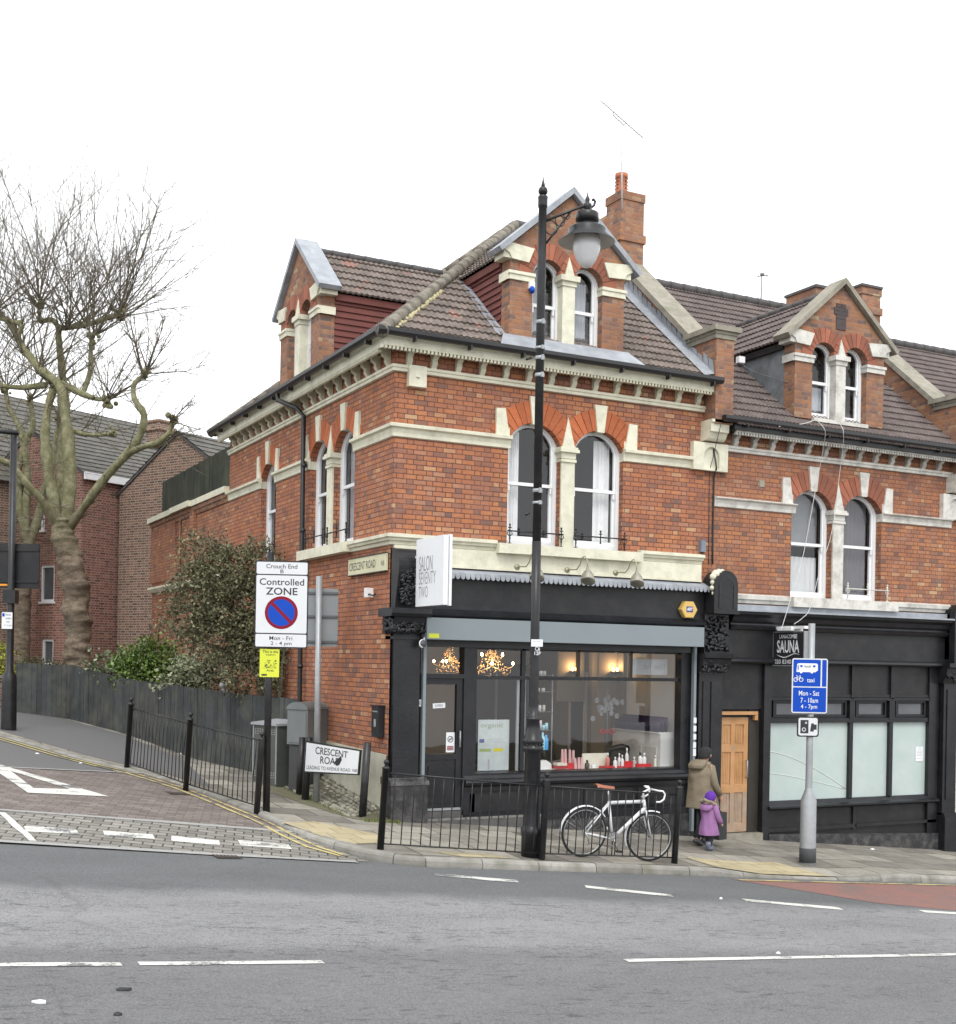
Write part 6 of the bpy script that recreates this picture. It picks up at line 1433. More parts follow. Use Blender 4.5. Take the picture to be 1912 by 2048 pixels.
# sauna sign
t, f = attach('projecting_sign', 'black projecting LANACOMBE SAUNA sign with a white light above it', 'sign', FR, 7.6, 2.6, -.0)
mb = MB(f); mb.box(0, .14, 0, .63, .05, .88); mb.build('panel', m_alu, t)
mb = MB(lambda u, v, w: f(-w, v, u)); mb.box(.07, .86, .02, .61, 0, .004); mb.build('black_face', m_ink, t)
mb = MB(lambda u, v, w: f(-w, v, u)); text_mb(mb, 'LANACOMBE', .23, .7, .5, .575, .006, .01); text_mb(mb, 'SAUNA', .17, .76, .24, .47, .006, .02); text_mb(mb, '020 8340 3022', .1, .83, .04, .12, .006, .008)
mb.tube([(.16 + .6 * i / 12, .19 - .035 * sin(i / 12 * tau - .6) , .006) for i in range(13)], [.002 + .009 * sin(pi * i / 12) for i in range(13)], 4); mb.build('lettering', m_signwhite, t)
mb = MB(f); mb.box(-.02, .15, .67, .72, .1, .9); mb.box(-.08, .2, .64, .7, .25, .62); mb.tube([(.06, .63, .3), (.06, .68, .3)], .012); mb.build('light_fitting', m_white, t)
mb = MB(f); mb.box(.12, .16, .0, .64, .9, .96); mb.box(-.03, -.005, .05, .55, .0, .04); mb.build('end_bracket', m_white, t)
# alarm boxes and sundries
t, f = attach('alarm_box', 'yellow hexagonal burglar alarm box with a blue and white label', 'alarm', FR, 5.62, 3.56, .06)
hexa = [(.175 * cos(tau * i / 6), .165 * sin(tau * i / 6)) for i in range(6)]
mb = MB(f); mb.prism(hexa, 0, .09); mb.prism([(a * .93, b_ * .93) for a, b_ in hexa], .09, .1); mb.build('case', mat('sun_faded_yellow_plastic', (.62, .42, .12), .4, .08, 4), t)
mb = MB(f); mb.box(-.07, .07, -.045, .055, .1, .103); lb = mb.build('label_panel', mat('navy_label', (.04, .04, .2), .4), t)
mb = MB(f); text_mb(mb, 'ADT', -.06, .06, -.02, .035, .105, .05); mb.build('lettering', m_signwhite, lb)
t, f = attach('junction_box', 'small blue-grey box on the brickwork above the pilaster', 'box', FR, 5.96, 4.6, 0.0)
mb = MB(f); mb.box(-.05, .05, 0, .2, 0, .08); mb.build('case', mat('blue_grey_plastic', (.17, .2, .25), .5), t); mb = MB(f); mb.tube([(0, 0, .04), (0.01, -.12, .03)], .012); mb.build('cable', m_ink, t)
t, f = attach('letter_box', 'black wall mounted letter box on the side wall beside the column', 'letter box', SD, .3, 1.42, 0.0)
mb = MB(f); mb.box(-.14, .14, -.06, .42, 0, .11); mb.prism([(-.16, .42), (.16, .42), (.16, .44), (-.16, .44)], -.0, .14); mb.build('case', m_blackp, t)
mb = MB(f); mb.box(-.1, .1, .33, .35, .11, .113); mb.box(-.04, .04, .1, .22, .11, .113); mb.build('slot', m_alu, t)
t, f = attach('street_name_plate', 'old cream CRESCENT ROAD plate fixed high on the side wall', 'sign', SD, .92, 3.98, 0.02)
mb = MB(f); mb.box(-.82, .82, 0, .27, 0, .03); mb.build('plate', mat('aged_cream_plate', (.6, .58, .4), .6, .08, 4, dirt=(.3, .27, .15), damt=.3), t)
for q in ((-.82, .82, .27, .285), (-.82, .82, -.015, 0)): mb = MB(f); mb.box(*q, 0, .04); mb.build('plate_rim', m_rust if False else m_blackp2, t)
mb = MB(lambda u, v, w: f(-u, v, w)); text_mb(mb, 'CRESCENT ROAD', -.76, .38, .07, .2, .032, -.0); text_mb(mb, 'N.8', .62, .74, .08, .16, .032); mb.build('lettering', m_ink, t)
t, f = attach('security_sensor', 'small white sensor on a black arm on the side wall', 'sensor', SD, .78, 3.66, 0.0)
mb = MB(f); mb.box(-.05, .05, -.08, .07, .0, .12); mb.build('housing', m_upvc, t); mb = MB(f); mb.tube([(-.05, -.03, .08), (-.2, -.06, .06), (-.38, -.04, .1)], .014); mb.build('arm', m_iron, t)
# entry phone and papers by the salon door
t, f = attach('entry_keypad', 'white keypad beside the salon door frame', 'keypad', FR, .52, 1.9, 0.0)
mb = MB(f); mb.box(-.04, .04, -.05, .06, 0, .03); mb.build('case', m_upvc, t); mb = MB(f)
for a in range(3):
    for b_ in range(3): mb.box(-.022 + a * .018, -.01 + a * .018, -.02 + b_ * .02, -.008 + b_ * .02, .03, .033)
mb.build('buttons', m_greyink, t)
small_sign('window_notice', 'white printed notice taped to the last frosted window', 'notice', FR, 11.39, 11.6, .76, 1.05, -.08, m_signwhite, [('TO LET', .3, .7, .86, .92, m_greyink), ('#', .15, .85, .7, .72, m_greyink), ('#', .15, .85, .6, .62, m_greyink), ('#', .15, .8, .5, .52, m_greyink), ('#', .15, .85, .4, .42, m_greyink), ('#', .15, .7, .2, .22, m_greyink)])
for k in range(5):
    mb = MB(); zz = .98 + k * .145; mb.box(-.03, .03, -.012, .0, 0, .1 if k else .13); mb.build('white_label', m_signwhite, None, 'one of the white labels stuck in a column right of the shop window', 'label', 'white labels on the door jamb', loc=(5.815, -.105, zz))
# window guards
def guard(tf, c, half, v, m, label, sp=None, name='window_guard', h=.27):
    t, f = attach(name, label, 'window guard', tf, c, v, .1)
    mb = MB(f); mb.tube([(-half, h * .8, .0), (half, h * .8, .0)], .012, 6); mb.build('rail', m, t)
    for x in (sp or (-half * .92, 0, half * .92)):
        mb = MB(f); lo = 0 if abs(x) > half * .5 else h * .45
        mb.tube([(x, lo, 0), (x, h + .03, 0)], .011, 6); mb.tube([(x - .03, h + .0, 0), (x + .03, h + .0, 0)], .01, 5)
        for yy in ((lo + .01, h * .35, h * .8, h + .045) if lo == 0 else (lo, h * .8, h + .045)):
            q = f(x, yy, 0); mb.v, b0 = mb.v, None
            k = MB(); k.ball(q, .02, 6, 4); o_ = len(mb.v); mb.v += k.v; mb.f += [tuple(i + o_ for i in ff) for ff in k.f]; mb.sm += k.sm
        if lo == 0: mb.tube([(x - .035, .008, 0), (x + .035, .008, 0)], .012, 5); mb.tube([(x, h * .45, 0), (x + .05, h * .62, 0), (x + .03, h * .75, 0)], .008, 5); mb.tube([(x, h * .45, 0), (x - .05, h * .62, 0), (x - .03, h * .75, 0)], .008, 5)
        mb.build('baluster', m, t)
    return t
guard(FR, 2.52, .53, 4.5, m_iron, 'black iron window guard under the first floor window behind the lamp post')
guard(FR, 3.78, .53, 4.5, m_iron, 'black iron window guard under the curtained first floor window above the salon')
guard(SD, 2.2, .5, 4.55, m_iron, 'black iron window guard on the side wall nearest the corner')
guard(SD, 3.35, .5, 4.55, m_iron, 'black iron window guard on the side wall beside the downpipe')
guard(SD, 6.42, .5, 4.53, m_iron, 'black iron window guard under the single side window above the evergreen')
guard(FR, 9.86, .55, 3.88, m_stucco, 'cream painted window guard above the sauna shopfront')
# cables
def cable(label, pts, r=.008, m=m_white, name='cable'):
    p0 = Vector(pts[0]); t = MB(); P = [Vector(p) - p0 for p in pts]; Q = []
    for i in range(len(P) - 1):
        for k in range(4):
            s_ = k / 4; a = P[max(0, i - 1)]; b_, c_ = P[i], P[i + 1]; d = P[min(len(P) - 1, i + 2)]
            Q.append(.5 * ((2 * b_) + (-a + c_) * s_ + (2 * a - 5 * b_ + 4 * c_ - d) * s_ * s_ + (-a + 3 * b_ - 3 * c_ + d) * s_ ** 3))
    Q.append(P[-1]); t.tube(Q, r, 5); return t.build(name, m, None, label, 'cable', loc=tuple(p0))
m_cab = mat('pale_cable', (.6, .6, .58), .6)
def fp3(px, py, y): u, v = PF(px, py, y); return (u, y, v)
Z7 = lambda x, y: (1500 + x / 4.32, 820 + y / 4.32)
cable('loose white cable hanging from the dormer past the keystone to the sauna sign', [fp3(*Z7(560, 85), -.1), fp3(*Z7(610, 120), -.5), fp3(*Z7(650, 190), -.56), fp3(*Z7(635, 320), -.3), fp3(*Z7(602, 500), -.12), fp3(*Z7(560, 720), -.12), fp3(*Z7(460, 1250), -.12), fp3(*Z7(345, 1650), -.25), fp3(*Z7(300, 1800), -.35), fp3(*Z7(270, 1900), -.5)], .006, m_cab)
cable('second white cable dropping beside the window pier', [fp3(*Z7(720, 60), -.1), fp3(*Z7(790, 140), -.5), fp3(*Z7(808, 210), -.56), fp3(*Z7(800, 350), -.3), fp3(*Z7(765, 620), -.12), fp3(*Z7(735, 880), -.15), fp3(*Z7(690, 1120), -.12), fp3(*Z7(600, 1400), -.12), fp3(*Z7(520, 1710), -.3), fp3(*Z7(450, 1800), -.35), fp3(*Z7(380, 1850), -.4)], .006, m_cab)
cable('short loose end of white cable lying on the roof above the gutter', [fp3(*Z7(560, 88), -.15), fp3(*Z7(490, 112), -.3), fp3(*Z7(400, 128), -.38), fp3(*Z7(250, 142), -.46)], .0075, m_cab)
cable('black cables clipped down the joint between the two houses', [(6.16, -.03, 6.5), (6.17, -.13, 6.1), (6.2, -.03, 5.9), (6.2, -.03, 4.4)], .016, m_ink)
cable('thin black wire beside the thicker cables at the house joint', [(6.08, -.36, 6.85), (6.1, -.13, 6.3), (6.1, -.03, 5.9), (6.12, -.03, 4.4)], .006, m_ink)
cable('thin wire from the roof aerial down the tiles to the dormer', [fp3(1522, 625, 4.5), fp3(1519, 640, 4.2), fp3(1492, 673, 3.2), fp3(1478, 712, 1.8), fp3(1478, 716, 1.2), fp3(1500, 740, .9), fp3(1578, 765, .15)], .007, mat('grey_wire', (.15, .15, .15), .6))
# aerials
c0 = Vector((6.03, 2.62, 11.25)); t = thing('tv_aerial', 'tall television aerial on a pole strapped to the red chimney', 'aerial', c0)
def ap(px, py, y=2.6): u, v = PF(px, py, y); return Vector((u, y, v)) - c0
mb = MB(); mb.tube([ap(1244, 418, 2.6), ap(1243, 250, 2.6)], .017, 6); mb.build('pole', mat('pale_pole', (.55, .55, .56), .5), t)
mb = MB(); a, b_ = ap(1201, 201), ap(1286, 276); mb.tube([a, b_], .009, 5); d = (b_ - a)
for k in range(2, 17): q = a + d * (k / 16.5); mb.tube([q + Vector((.03, -.14, .02)), q - Vector((.03, -.14, .02))], .0035, 4)
q = a + d * .08; mb.tube([q + Vector((-.11, 0, -.09)), q, q + Vector((.09, .0, .06))], .005, 4)
mb.tube([ap(1226, 222), ap(1227, 231), ap(1240, 243), ap(1248, 251), ap(1250, 246)], .009, 5); mb.build('antenna', mat('grey_aerial_metal', (.2, .2, .21), .5), t)
c0 = Vector((11.05, 4.6, 11.03)); t = thing('tv_aerial', 'small television aerial on a thin mast on the ridge above the sauna', 'aerial', c0)
mb = MB(); mb.tube([ap(1522, 600, 4.6), ap(1523.5, 548, 4.6)], .014, 6); mb.build('pole', mat('grey_aerial_metal', (.2, .2, .21)), t)
mb = MB(); mb.tube([ap(1515, 553, 4.6), ap(1537, 550, 4.6)], .012, 5); mb.tube([ap(1522, 549, 4.6), ap(1527, 548, 4.6)], .04, 6)
for x in (1515, 1517, 1532, 1536): mb.tube([ap(x, 554, 4.6), ap(x, 546, 4.6)], .006, 4)
mb.tube([ap(1531, 551, 4.6), ap(1542, 558, 4.6)], .006, 4); mb.build('antenna', mat('grey_aerial_metal', (.2, .2, .21)), t)
c0 = Vector(fp3(1481, 720, .9)); mb = MB(); mb.box(-.07, .07, -.05, .05, -.06, .06); mb.build('junction_box', m_upvc, None, 'small white junction box at the foot of the dormer roof valley', 'box', loc=tuple(c0))
# camera on the dormer and by the shutter
t, f = attach('dome_camera', 'small white and blue camera on the dormer brickwork behind the lamp post', 'camera', FR, 2.38, 8.72, -.02)
mb = MB(f); mb.box(-.05, .05, 0, .1, 0, .1); mb.build('mount', m_upvc, t); mb = MB(f); mb.tube([(0, 0, .08), (-.02, -.07, .14)], [.05, .035], 10); mb.build('lens', m_blue, t)
t, f = attach('security_camera', 'white dome camera hanging at the left end of the shutter box', 'camera', FR, .5, 2.84, .2)
mb = MB(f); mb.tube([(0, .1, 0), (-.02, .04, .02)], .02); mb.build('mount', m_white, t); mb = MB(f)
k = MB(); k.ball(f(-.05, 0, .03), .06, 10, 8); mb.v += k.v; mb.f += k.f; mb.sm += k.sm; mb.build('dome', mat('smoked_dome', (.08, .08, .09), .15), t)
mb = MB(f); mb.tube([(-.05 + .06 * cos(a), .0 + .06 * sin(a), .05) for a in [pi / 2 + pi * i / 8 for i in range(9)]], .012, 5); mb.build('ring', m_white, t)
# vent pipe behind the fence
q = D(448, 1374, 25.2); t = thing('vent_pipe', 'small grey-white mushroom topped vent pipe behind the fence', 'vent', (q.x, q.y, q.z - .35))
mb = MB(); mb.tube([(0, 0, -.3), (0, 0, .36)], .045, 8); mb.build('pipe', mat('pale_grey_plastic', (.45, .46, .46), .5), t); mb = MB(); mb.lathe([(.09, .34), (.1, .38), (.085, .43), (.04, .46), (.01, .47)], (0, 0, 0), 12); mb.build('cap', mat('pale_grey_plastic', (.45, .46, .46), .5), t)
# litter and gullies
for (px, py, off, lab, s_) in ((80, 2006, -.12, 'white scrap of litter on the road near the bottom left corner', .05), (244, 1981, -.12, 'dark flattened litter on the road below the centre line', .06), (235, 2030, -.12, 'small dark scrap on the road at the bottom edge', .04), (1556, 1907, -.12, 'white scrap of litter beside the long centre line', .035), (1441, 1798, -.12, 'small white scrap on the smooth asphalt near the lane dashes', .03), (1745, 1699, 0, 'scrap of white paper on the pavement by the sauna', .045), (665, 1598, .05, 'crumpled white paper by the foot of the cobbles', .07), (364, 1508, 0, 'white scrap under the bent railing', .04), (162, 1527, -.04, 'white scrap in the gutter near the fence', .04), (75, 1508, -.04, 'pale scrap in the gutter left of the railing', .04)):
    q = GP(px, py, off); rnd = random.Random(px); mb = MB(); n = 7
    top = [(s_ * rnd.uniform(.6, 1.2) * cos(tau * i / n), s_ * .7 * rnd.uniform(.5, 1.1) * sin(tau * i / n), rnd.uniform(.004, .02)) for i in range(n)]
    mb.add([(0, 0, .025)] + top + [(x, y, -.01) for x, y, z in top], [(0, 1 + i, 1 + (i + 1) % n) for i in range(n)] + [(1 + i, 1 + (i + 1) % n, 1 + n + (i + 1) % n, 1 + n + i) for i in range(n)])
    mb.build('litter', m_signwhite if 'white' in lab or 'pale' in lab else mat('dark_litter', (.03, .03, .03), .8), None, lab, 'litter', loc=tuple(q))
for (px, py, lab) in ((355, 1588, 'rusty gully grating in the kerb lane beside the railing'), (452, 1700, 'grey drain grating set in the block paving')):
    q = GP(px, py, -.035); mb = MB()
    for i in range(7): mb.box(-.2 + i * .06, -.165 + i * .06, -.2, .2, -.01, .012)
    mb.box(-.22, .22, -.22, -.19, -.01, .013); mb.box(-.22, .22, .19, .22, -.01, .013)
    g = mb.build('drain_grating', mat('rusted_iron', (.06, .045, .04), .8, .3, 20), None, lab, 'drain', loc=(q.x, q.y, side_z(q.x, q.y) + .012)); g.rotation_euler = (0, atan2(.0917, 1), .1); g.scale = (.75, .6, .6)

# ================================================================== INSIDE THE SALON
m_bulb = emit('warm_bulb', (1, .62, .28), 30); m_glow = emit('sconce_glow', (1, .55, .2), 12); m_crystal = mat('gold_crystal', (.7, .45, .2), .12, .1, 9, metal=.6)
def chandelier(x, y, z, R_, n, label, tiers=2):
    t = thing('chandelier', label, 'chandelier', (x, y, z)); rnd = random.Random(int(x * 10)); mb = MB(); mb.tube([(0, 0, 0), (0, 0, .28), (0, 0, 3.15 - z)], [.03, .015, .006], 6)
    arms = []
    for i in range(n):
        a = tau * i / n + .3; p = Vector((cos(a), sin(a), 0)); h = -.0 if i % 2 or tiers == 1 else .16; r_ = R_ * (1 if h <= 0 else .7)
        mb.tube([(0, 0, h), tuple(p * r_ * .5 + Vector((0, 0, h - .08))), tuple(p * r_ + Vector((0, 0, h)))], .009, 5); arms.append(p * r_ + Vector((0, 0, h)))
    mb.build('arm', m_brass, t)
    for q in arms:
        mb = MB(); mb.ball((q.x, q.y, q.z + .06), .02, 8, 6, (1, 1, 1.5)); mb.build('bulb', m_bulb, t)
    mb = MB()
    for k in range(150):
        a = rnd.uniform(0, tau); h = rnd.uniform(-.16, .3); r_ = (R_ * .95 if h < 0 else R_ * (.75 - h * 1.8)) * rnd.uniform(.5, 1); mb.ball((r_ * cos(a), r_ * sin(a), h), rnd.uniform(.006, .014), 5, 4, (1, 1, 1.6))
    mb.build('crystals', m_crystal, t)
    l = bpy.data.lights.new('chandelier_light', 'POINT'); l.energy = 16 if n > 5 else 8; l.color = (1, .68, .38); l.shadow_soft_size = .15
    o = bpy.data.objects.new('chandelier_light', l); col.objects.link(o); o.parent = t; o.location = (0, 0, .05)
u_, v_ = PF(984, 1333, 2.2); chandelier(u_, 2.2, v_, .38, 8, 'large lit crystal chandelier behind the left window pane')
u_, v_ = PF(899, 1329, 3.4); chandelier(u_, 3.4, v_, .3, 5, 'smaller lit chandelier seen through the fanlight over the salon door', 1)
for px, py, y, lab in ((1149, 1343, 3.2, 'lit wall sconce seen through the upper glass left of centre'), (1231, 1344, 2.25, 'lit wall sconce seen through the upper glass at the middle')):
    u_, v_ = PF(px, py, y); t = thing('wall_sconce', lab, 'wall lamp', (u_, y, v_))
    mb = MB(); mb.lathe([(.01, -.05), (.04, -.04), (.11, .0), (.115, .012), (.05, .01)], (0, 0, 0), 14); mb.tube([(0, 0, -.03), (0, .3, -.03)], .012); mb.build('dish', m_iron, t)
    for dx_ in (-.045, .04): mb = MB(); mb.ball((dx_, 0, .045), .022, 8, 6, (1, 1, 1.8)); mb.build('candle_bulb', m_glow, t)
    l = bpy.data.lights.new('sconce_light', 'POINT'); l.energy = 3.5; l.color = (1, .6, .28); l.shadow_soft_size = .04; o = bpy.data.objects.new('sconce_light', l); col.objects.link(o); o.parent = t; o.location = (0, 0, .1)
    mb = MB(); mb.box(-.3, .3, .12, .18, -.6, .55); mb.build('wall_panel', m_in_back, t)
# display window contents
PY = .38
def wx(px, y=PY): return PF(px, 1540, y)[0]
def wz(px, py, y=PY): return PF(px, py, y)[1]
m_rd = mat('red_display_card', (.45, .01, .015), .5); m_wt = mat('white_bottle', (.65, .65, .64), .35); m_pk = mat('dusty_pink_tube', (.5, .3, .3), .5); m_rb = mat('red_bottle', (.35, .02, .03), .25); m_bk = mat('black_cap', (.02, .02, .02), .4); m_lb = mat('pale_blue_bottle', (.3, .55, .62), .3); m_bl = mat('blue_bottle', (.05, .3, .6), .3); m_cr = mat('cream_card', (.6, .58, .48), .6)
def bottle(px, h, r, m, y=PY, cap=True, name='bottle', label='', base=.735, group=None, cm=m_bk):
    h *= 1.12; r *= 1.2; x = wx(px, y); mb = MB(); mb.lathe([(r * .9, 0), (r, .01), (r, h * .62), (r * .8, h * .7), (r * .38, h * .76), (r * .38, h * .82)], (0, 0, 0), 12)
    o = mb.build(name, m, None, label, name, group, loc=(x, y, base))
    if cap: c = MB(); c.lathe([(r * .45, h * .8), (r * .45, h), (r * .3, h + .003)], (0, 0, 0), 10); c.build('cap', cm, o)
    return o
for px, h, r, m, y, cap, lab in ((1336, .2, .028, m_rb, .45, True, 'small dark red bottle at the left of the red trays'), (1346, .17, .026, m_rb, .42, True, 'shorter dark red bottle among the red trays'), (1215, .25, .03, mat('amber_pink_bottle', (.5, .16, .13), .3), .5, True, 'amber pink bottle with a white cap on the red display'),
    (1230, .19, .03, m_wt, .4, True, 'white bottle left of the paired bottles on the red tray'), (1238, .24, .026, m_wt, .47, True, 'tall white bottle of the pair on the red tray'), (1244, .22, .026, m_wt, .42, True, 'second tall white bottle of the pair on the red tray'), (1253, .32, .028, m_wt, .5, True, 'tallest white bottle near the middle of the display'),
    (1268, .18, .035, mat('grey_tin', (.35, .34, .33), .4), .46, True, 'grey tin at the right of the tall white bottle'), (1280, .25, .036, m_wt, .5, True, 'white jar with a dark band on the right red tray'), (1288, .24, .034, m_wt, .46, True, 'white round jar at the right end of the red tray'),
    (1310, .2, .022, m_cr, .45, True, 'slim cream bottle standing alone at the right'), (1348, .19, .024, m_cr, .4, True, 'slim cream bottle nearest the window corner'), (1174, .15, .035, mat('dark_jar', (.05, .04, .04), .3), .42, True, 'dark squat jar left of the white card'), (1187, .12, .04, m_wt, .38, False, 'white tub beside the dark squat jar')):
    bottle(px, h, r, m, y, cap, 'bottle' if 'bottle' in lab else 'jar', lab, cm=m_wt if 'white cap' in lab else m_bk if 'dark' in lab else m_wt)
for k, (px, h, lab) in enumerate(((1124, .36, 'pink tube standing at the far left of the display'), (1130, .36, 'pink tube second from the left of the display'), (1139, .35, 'pink tube third from the left'), (1146, .34, 'pink tube fourth from the left'), (1150, .21, 'shorter pink tube in the front row, leftmost'), (1157, .22, 'shorter pink tube in the front row, middle'), (1163, .22, 'shorter pink tube in the front row, rightmost'))):
    x = wx(px, .42 if k > 3 else .5); mb = MB(); mb.add([(-.028, -.028, 0), (.028, -.028, 0), (.028, .028, 0), (-.028, .028, 0), (-.02, -.004, h), (.02, -.004, h), (.02, .004, h), (-.02, .004, h)], [(0, 1, 2, 3), (7, 6, 5, 4), (0, 1, 5, 4), (1, 2, 6, 5), (2, 3, 7, 6), (3, 0, 4, 7)]); mb.build('tube', m_pk, None, lab, 'tube', 'pink tubes in the salon window', loc=(x, .42 if k > 3 else .5, .735))
for px, w2_, d2, h2_, lab in ((1130, .28, .18, .12, 'red box under the pink tubes at the left'), (1226, .42, .2, .05, 'long red tray under the white bottles'), (1252, .26, .16, .13, 'red block at the middle of the display'), (1284, .32, .18, .08, 'red tray at the right of the display')):
    x = wx(px, .44); mb = MB(); mb.box(-w2_ / 2, w2_ / 2, -d2 / 2, d2 / 2, 0, h2_); mb.box(-w2_ / 2 + .02, w2_ / 2 - .02, -d2 / 2 - .004, -d2 / 2, .02, h2_ - .02); mb.build('display_tray', m_rd, None, lab, 'tray', loc=(x, .5 if 'block' in lab else .47, .736))
x = wx(1121, .3); t = thing('book_stack', 'small stack of cream edged books beside the red box', 'books', (x, .3, .736))
for k in range(3): mb = MB(); mb.box(-.14 + .015 * k, .12 - .02 * k, -.08, .08, .05 * k, .05 * k + .044); mb.build('book', m_cr if k != 1 else m_rb, t)
x = wx(1193, .55); mb = MB(); mb.box(-.27, .27, -.01, .01, 0, .27); mb.prism([(-.27, .27), (.27, .27), (.1, .275), (-.1, .275)], -.01, .01); mb.build('white_board', m_cr, None, 'blank cream board propped behind the display', 'board', loc=(x, .6, .736))
# organic poster
t = small_sign('poster', 'pale organic poster on an easel board behind the left pane', 'poster', FR, wx(955, .3), wx(1017, .3), .78, 1.62, -.3, mat('pale_poster_board', (.42, .47, .47), .6), [('organic', .08, .8, .82, .93, mat('olive_script', (.2, .22, .12), .6)), ('#', .04, .2, .55, .62, mat('navy_label', (.04, .04, .2), .4)), ('cut colour treatments', .28, .78, .6, .63, m_greyink), ('for healthy hair', .28, .7, .55, .58, m_greyink), ('#', .05, .42, .37, .43, mat('leafy_strip', (.25, .32, .12), .6)), ('#', .5, .8, .37, .44, mat('lemon_strip', (.5, .45, .03), .6)), ('#', .32, .38, .02, .22, m_greyink)])
# shelving of bottles behind the lamp post
t = thing('display_stand', 'tall glass shelved product stand behind the lamp post', 'shelves', (wx(1069, .55), .55, .735))
xs_ = (wx(1066, .55) - wx(1069, .55) - .18, wx(1102, .55) - wx(1069, .55)); mb = MB()
for x in xs_: mb.tube([(x, 0, 0), (x, 0, 1.65)], .012, 5)
mb.build('upright', m_alu, t)
zs = [wz(1085, py, .55) - .735 for py in (1461, 1424, 1384, 1352)]
for z in zs: mb = MB(); mb.box(xs_[0], xs_[1], -.1, .1, z, z + .012); mb.build('shelf', m_glass_d, t)
k = 0
for z, items in ((zs[0] + .012, ((.02, .17, .04, m_wt), (.12, .2, .045, mat('lilac_bottle', (.5, .46, .5), .4)), (.2, .1, .03, m_lb), (.26, .14, .03, m_lb))), (zs[1] + .012, ((.04, .13, .03, m_wt), (.12, .13, .028, m_wt), (.2, .13, .028, m_cr))), (zs[2] + .012, ((.08, .07, .035, m_wt), (.18, .07, .035, m_wt))), (zs[3] + .012, ((.05, .1, .03, m_cr), (.13, .09, .03, m_wt), (.2, .09, .03, m_wt)))):
    for dx_, h, r, m in items:
        k += 1; mb = MB(); mb.lathe([(r, 0), (r, h * .8), (r * .5, h * .85)], (0, 0, 0), 10)
        o = mb.build('bottle', m, None, 'one of the small bottles on the glass shelves behind the lamp post', 'bottle', 'bottles on the glass shelves', loc=(t.location.x + dx_ - .04, .55, .735 + z)); c = MB(); c.lathe([(r * .5, h * .83), (r * .5, h), (r * .3, h)], (0, 0, 0), 8); c.build('cap', m_bk, o)
for px, h, m, lab in ((1084, .3, m_lb, 'pale blue bottle on the lowest glass shelf'), (1091, .26, m_bl, 'bright blue bottle on the lowest glass shelf')):
    x = wx(px, .5); mb = MB(); mb.lathe([(.04, 0), (.042, .01), (.042, h * .7), (.02, h * .85), (.02, h)], (0, 0, 0), 12); mb.build('bottle', m, None, lab, 'bottle', loc=(x, .5, wz(px, 1500, .5)))
mb = MB(); mb.prism([(-.13, 0), (.14, 0), (.12, .16), (.02, .22), (-.12, .2)], -.05, .05)
o = MB(lambda u, v, w: (u, w, v)); o.prism([(-.13, 0), (.14, 0), (.12, .13), (.02, .19), (-.12, .17)], -.05, .05); o.build('paper_bag', m_wt, None, 'white paper bag on the sill beside the lamp post', 'bag', loc=(wx(1087, .4), .4, .736))
# mirror, blue poster, silver flowers, chairs, product cabinet
t = small_sign('blue_poster', 'dark blue poster on the pillar behind the display', 'poster', FR, *(PF(1207, 1400, 2.9)[0], PF(1253, 1400, 2.9)[0]), PF(1230, 1406, 2.9)[1], PF(1230, 1370, 2.9)[1], -2.9, mat('dull_blue_sheet', (.03, .05, .14), .5), [('colour', .3, .7, .7, .8, m_greyink)])
q = PF(1215, 1410, 1.6); t = thing('silver_wreath', 'cluster of silvery paper flowers hanging over a red bow', 'decoration', (q[0], 1.6, q[1])); mb = MB(); rnd = random.Random(7)
for k in range(26):
    a, b_ = rnd.gauss(0, .16), rnd.gauss(0, .1); c_ = Vector((a, rnd.uniform(-.05, .05), b_)); n = 6
    for i in range(n):
        an = tau * i / n; p = c_ + Vector((cos(an), 0, sin(an))) * .06; s2 = Vector((-sin(an), 0, cos(an))) * .022
        mb.add([tuple(c_), tuple(c_ + (p - c_) * .6 + s2), tuple(p + Vector((0, -.02, 0))), tuple(c_ + (p - c_) * .6 - s2)], [(0, 1, 2, 3)])
mb.build('paper_flowers', mat('silver_paper', (.42, .43, .45), .4, .2, 20), t, recalc=False); mb = MB(); mb.tube([(0, 0, .3), (0, 0, -.75)], .01, 5); mb.build('stem', m_alu, t)
mb = MB(); mb.tube([(-.16, 0, -.5), (-.1, 0, -.45), (0, 0, -.5), (.1, 0, -.45), (.17, 0, -.51), (.1, 0, -.54), (0, 0, -.5), (-.1, 0, -.54), (-.16, 0, -.5)], .022, 6); mb.build('red_bow', m_rd, t)
def salon_chair(px, py, y, label, rot):
    q = PF(px, py, y); t = thing('salon_chair', label, 'chair', (q[0], y, .1), rot); mb = MB(); mb.lathe([(.26, 0), (.25, .03), (.05, .05), (.04, .4)], (0, 0, 0), 14); mb.build('pedestal', m_alu, t)
    mb = MB(); mb.box(-.26, .26, -.24, .24, .4, .52); mb.build('seat', m_bk, t); mb = MB()
    mb.tube([(-.26, .2, .62), (-.22, .27, .9), (0, .3, .95), (.22, .27, .9), (.26, .2, .62)], .06, 8); mb.box(-.22, .22, .2, .27, .5, .92); mb.build('backrest', m_bk, t)
    for s_ in (-1, 1): mb = MB(); mb.tube([(s_ * .27, .2, .62), (s_ * .29, -.15, .66), (s_ * .27, -.2, .5)], .025, 6); mb.build('armrest', m_alu, t)
salon_chair(1235, 1500, 1.7, 'black salon chair with rounded back in the middle of the room', R(160)); salon_chair(1120, 1500, 2.2, 'black salon chair behind the pink tubes', R(40))
t = thing('product_cabinet', 'white cabinet along the right wall carrying a rack of dark purple tubes', 'cabinet', (5.6, 1.2, .1))
mb = MB(); mb.box(-.15, .25, -.8, .75, 0, 1.25); mb.build('carcass', m_in_white, t)
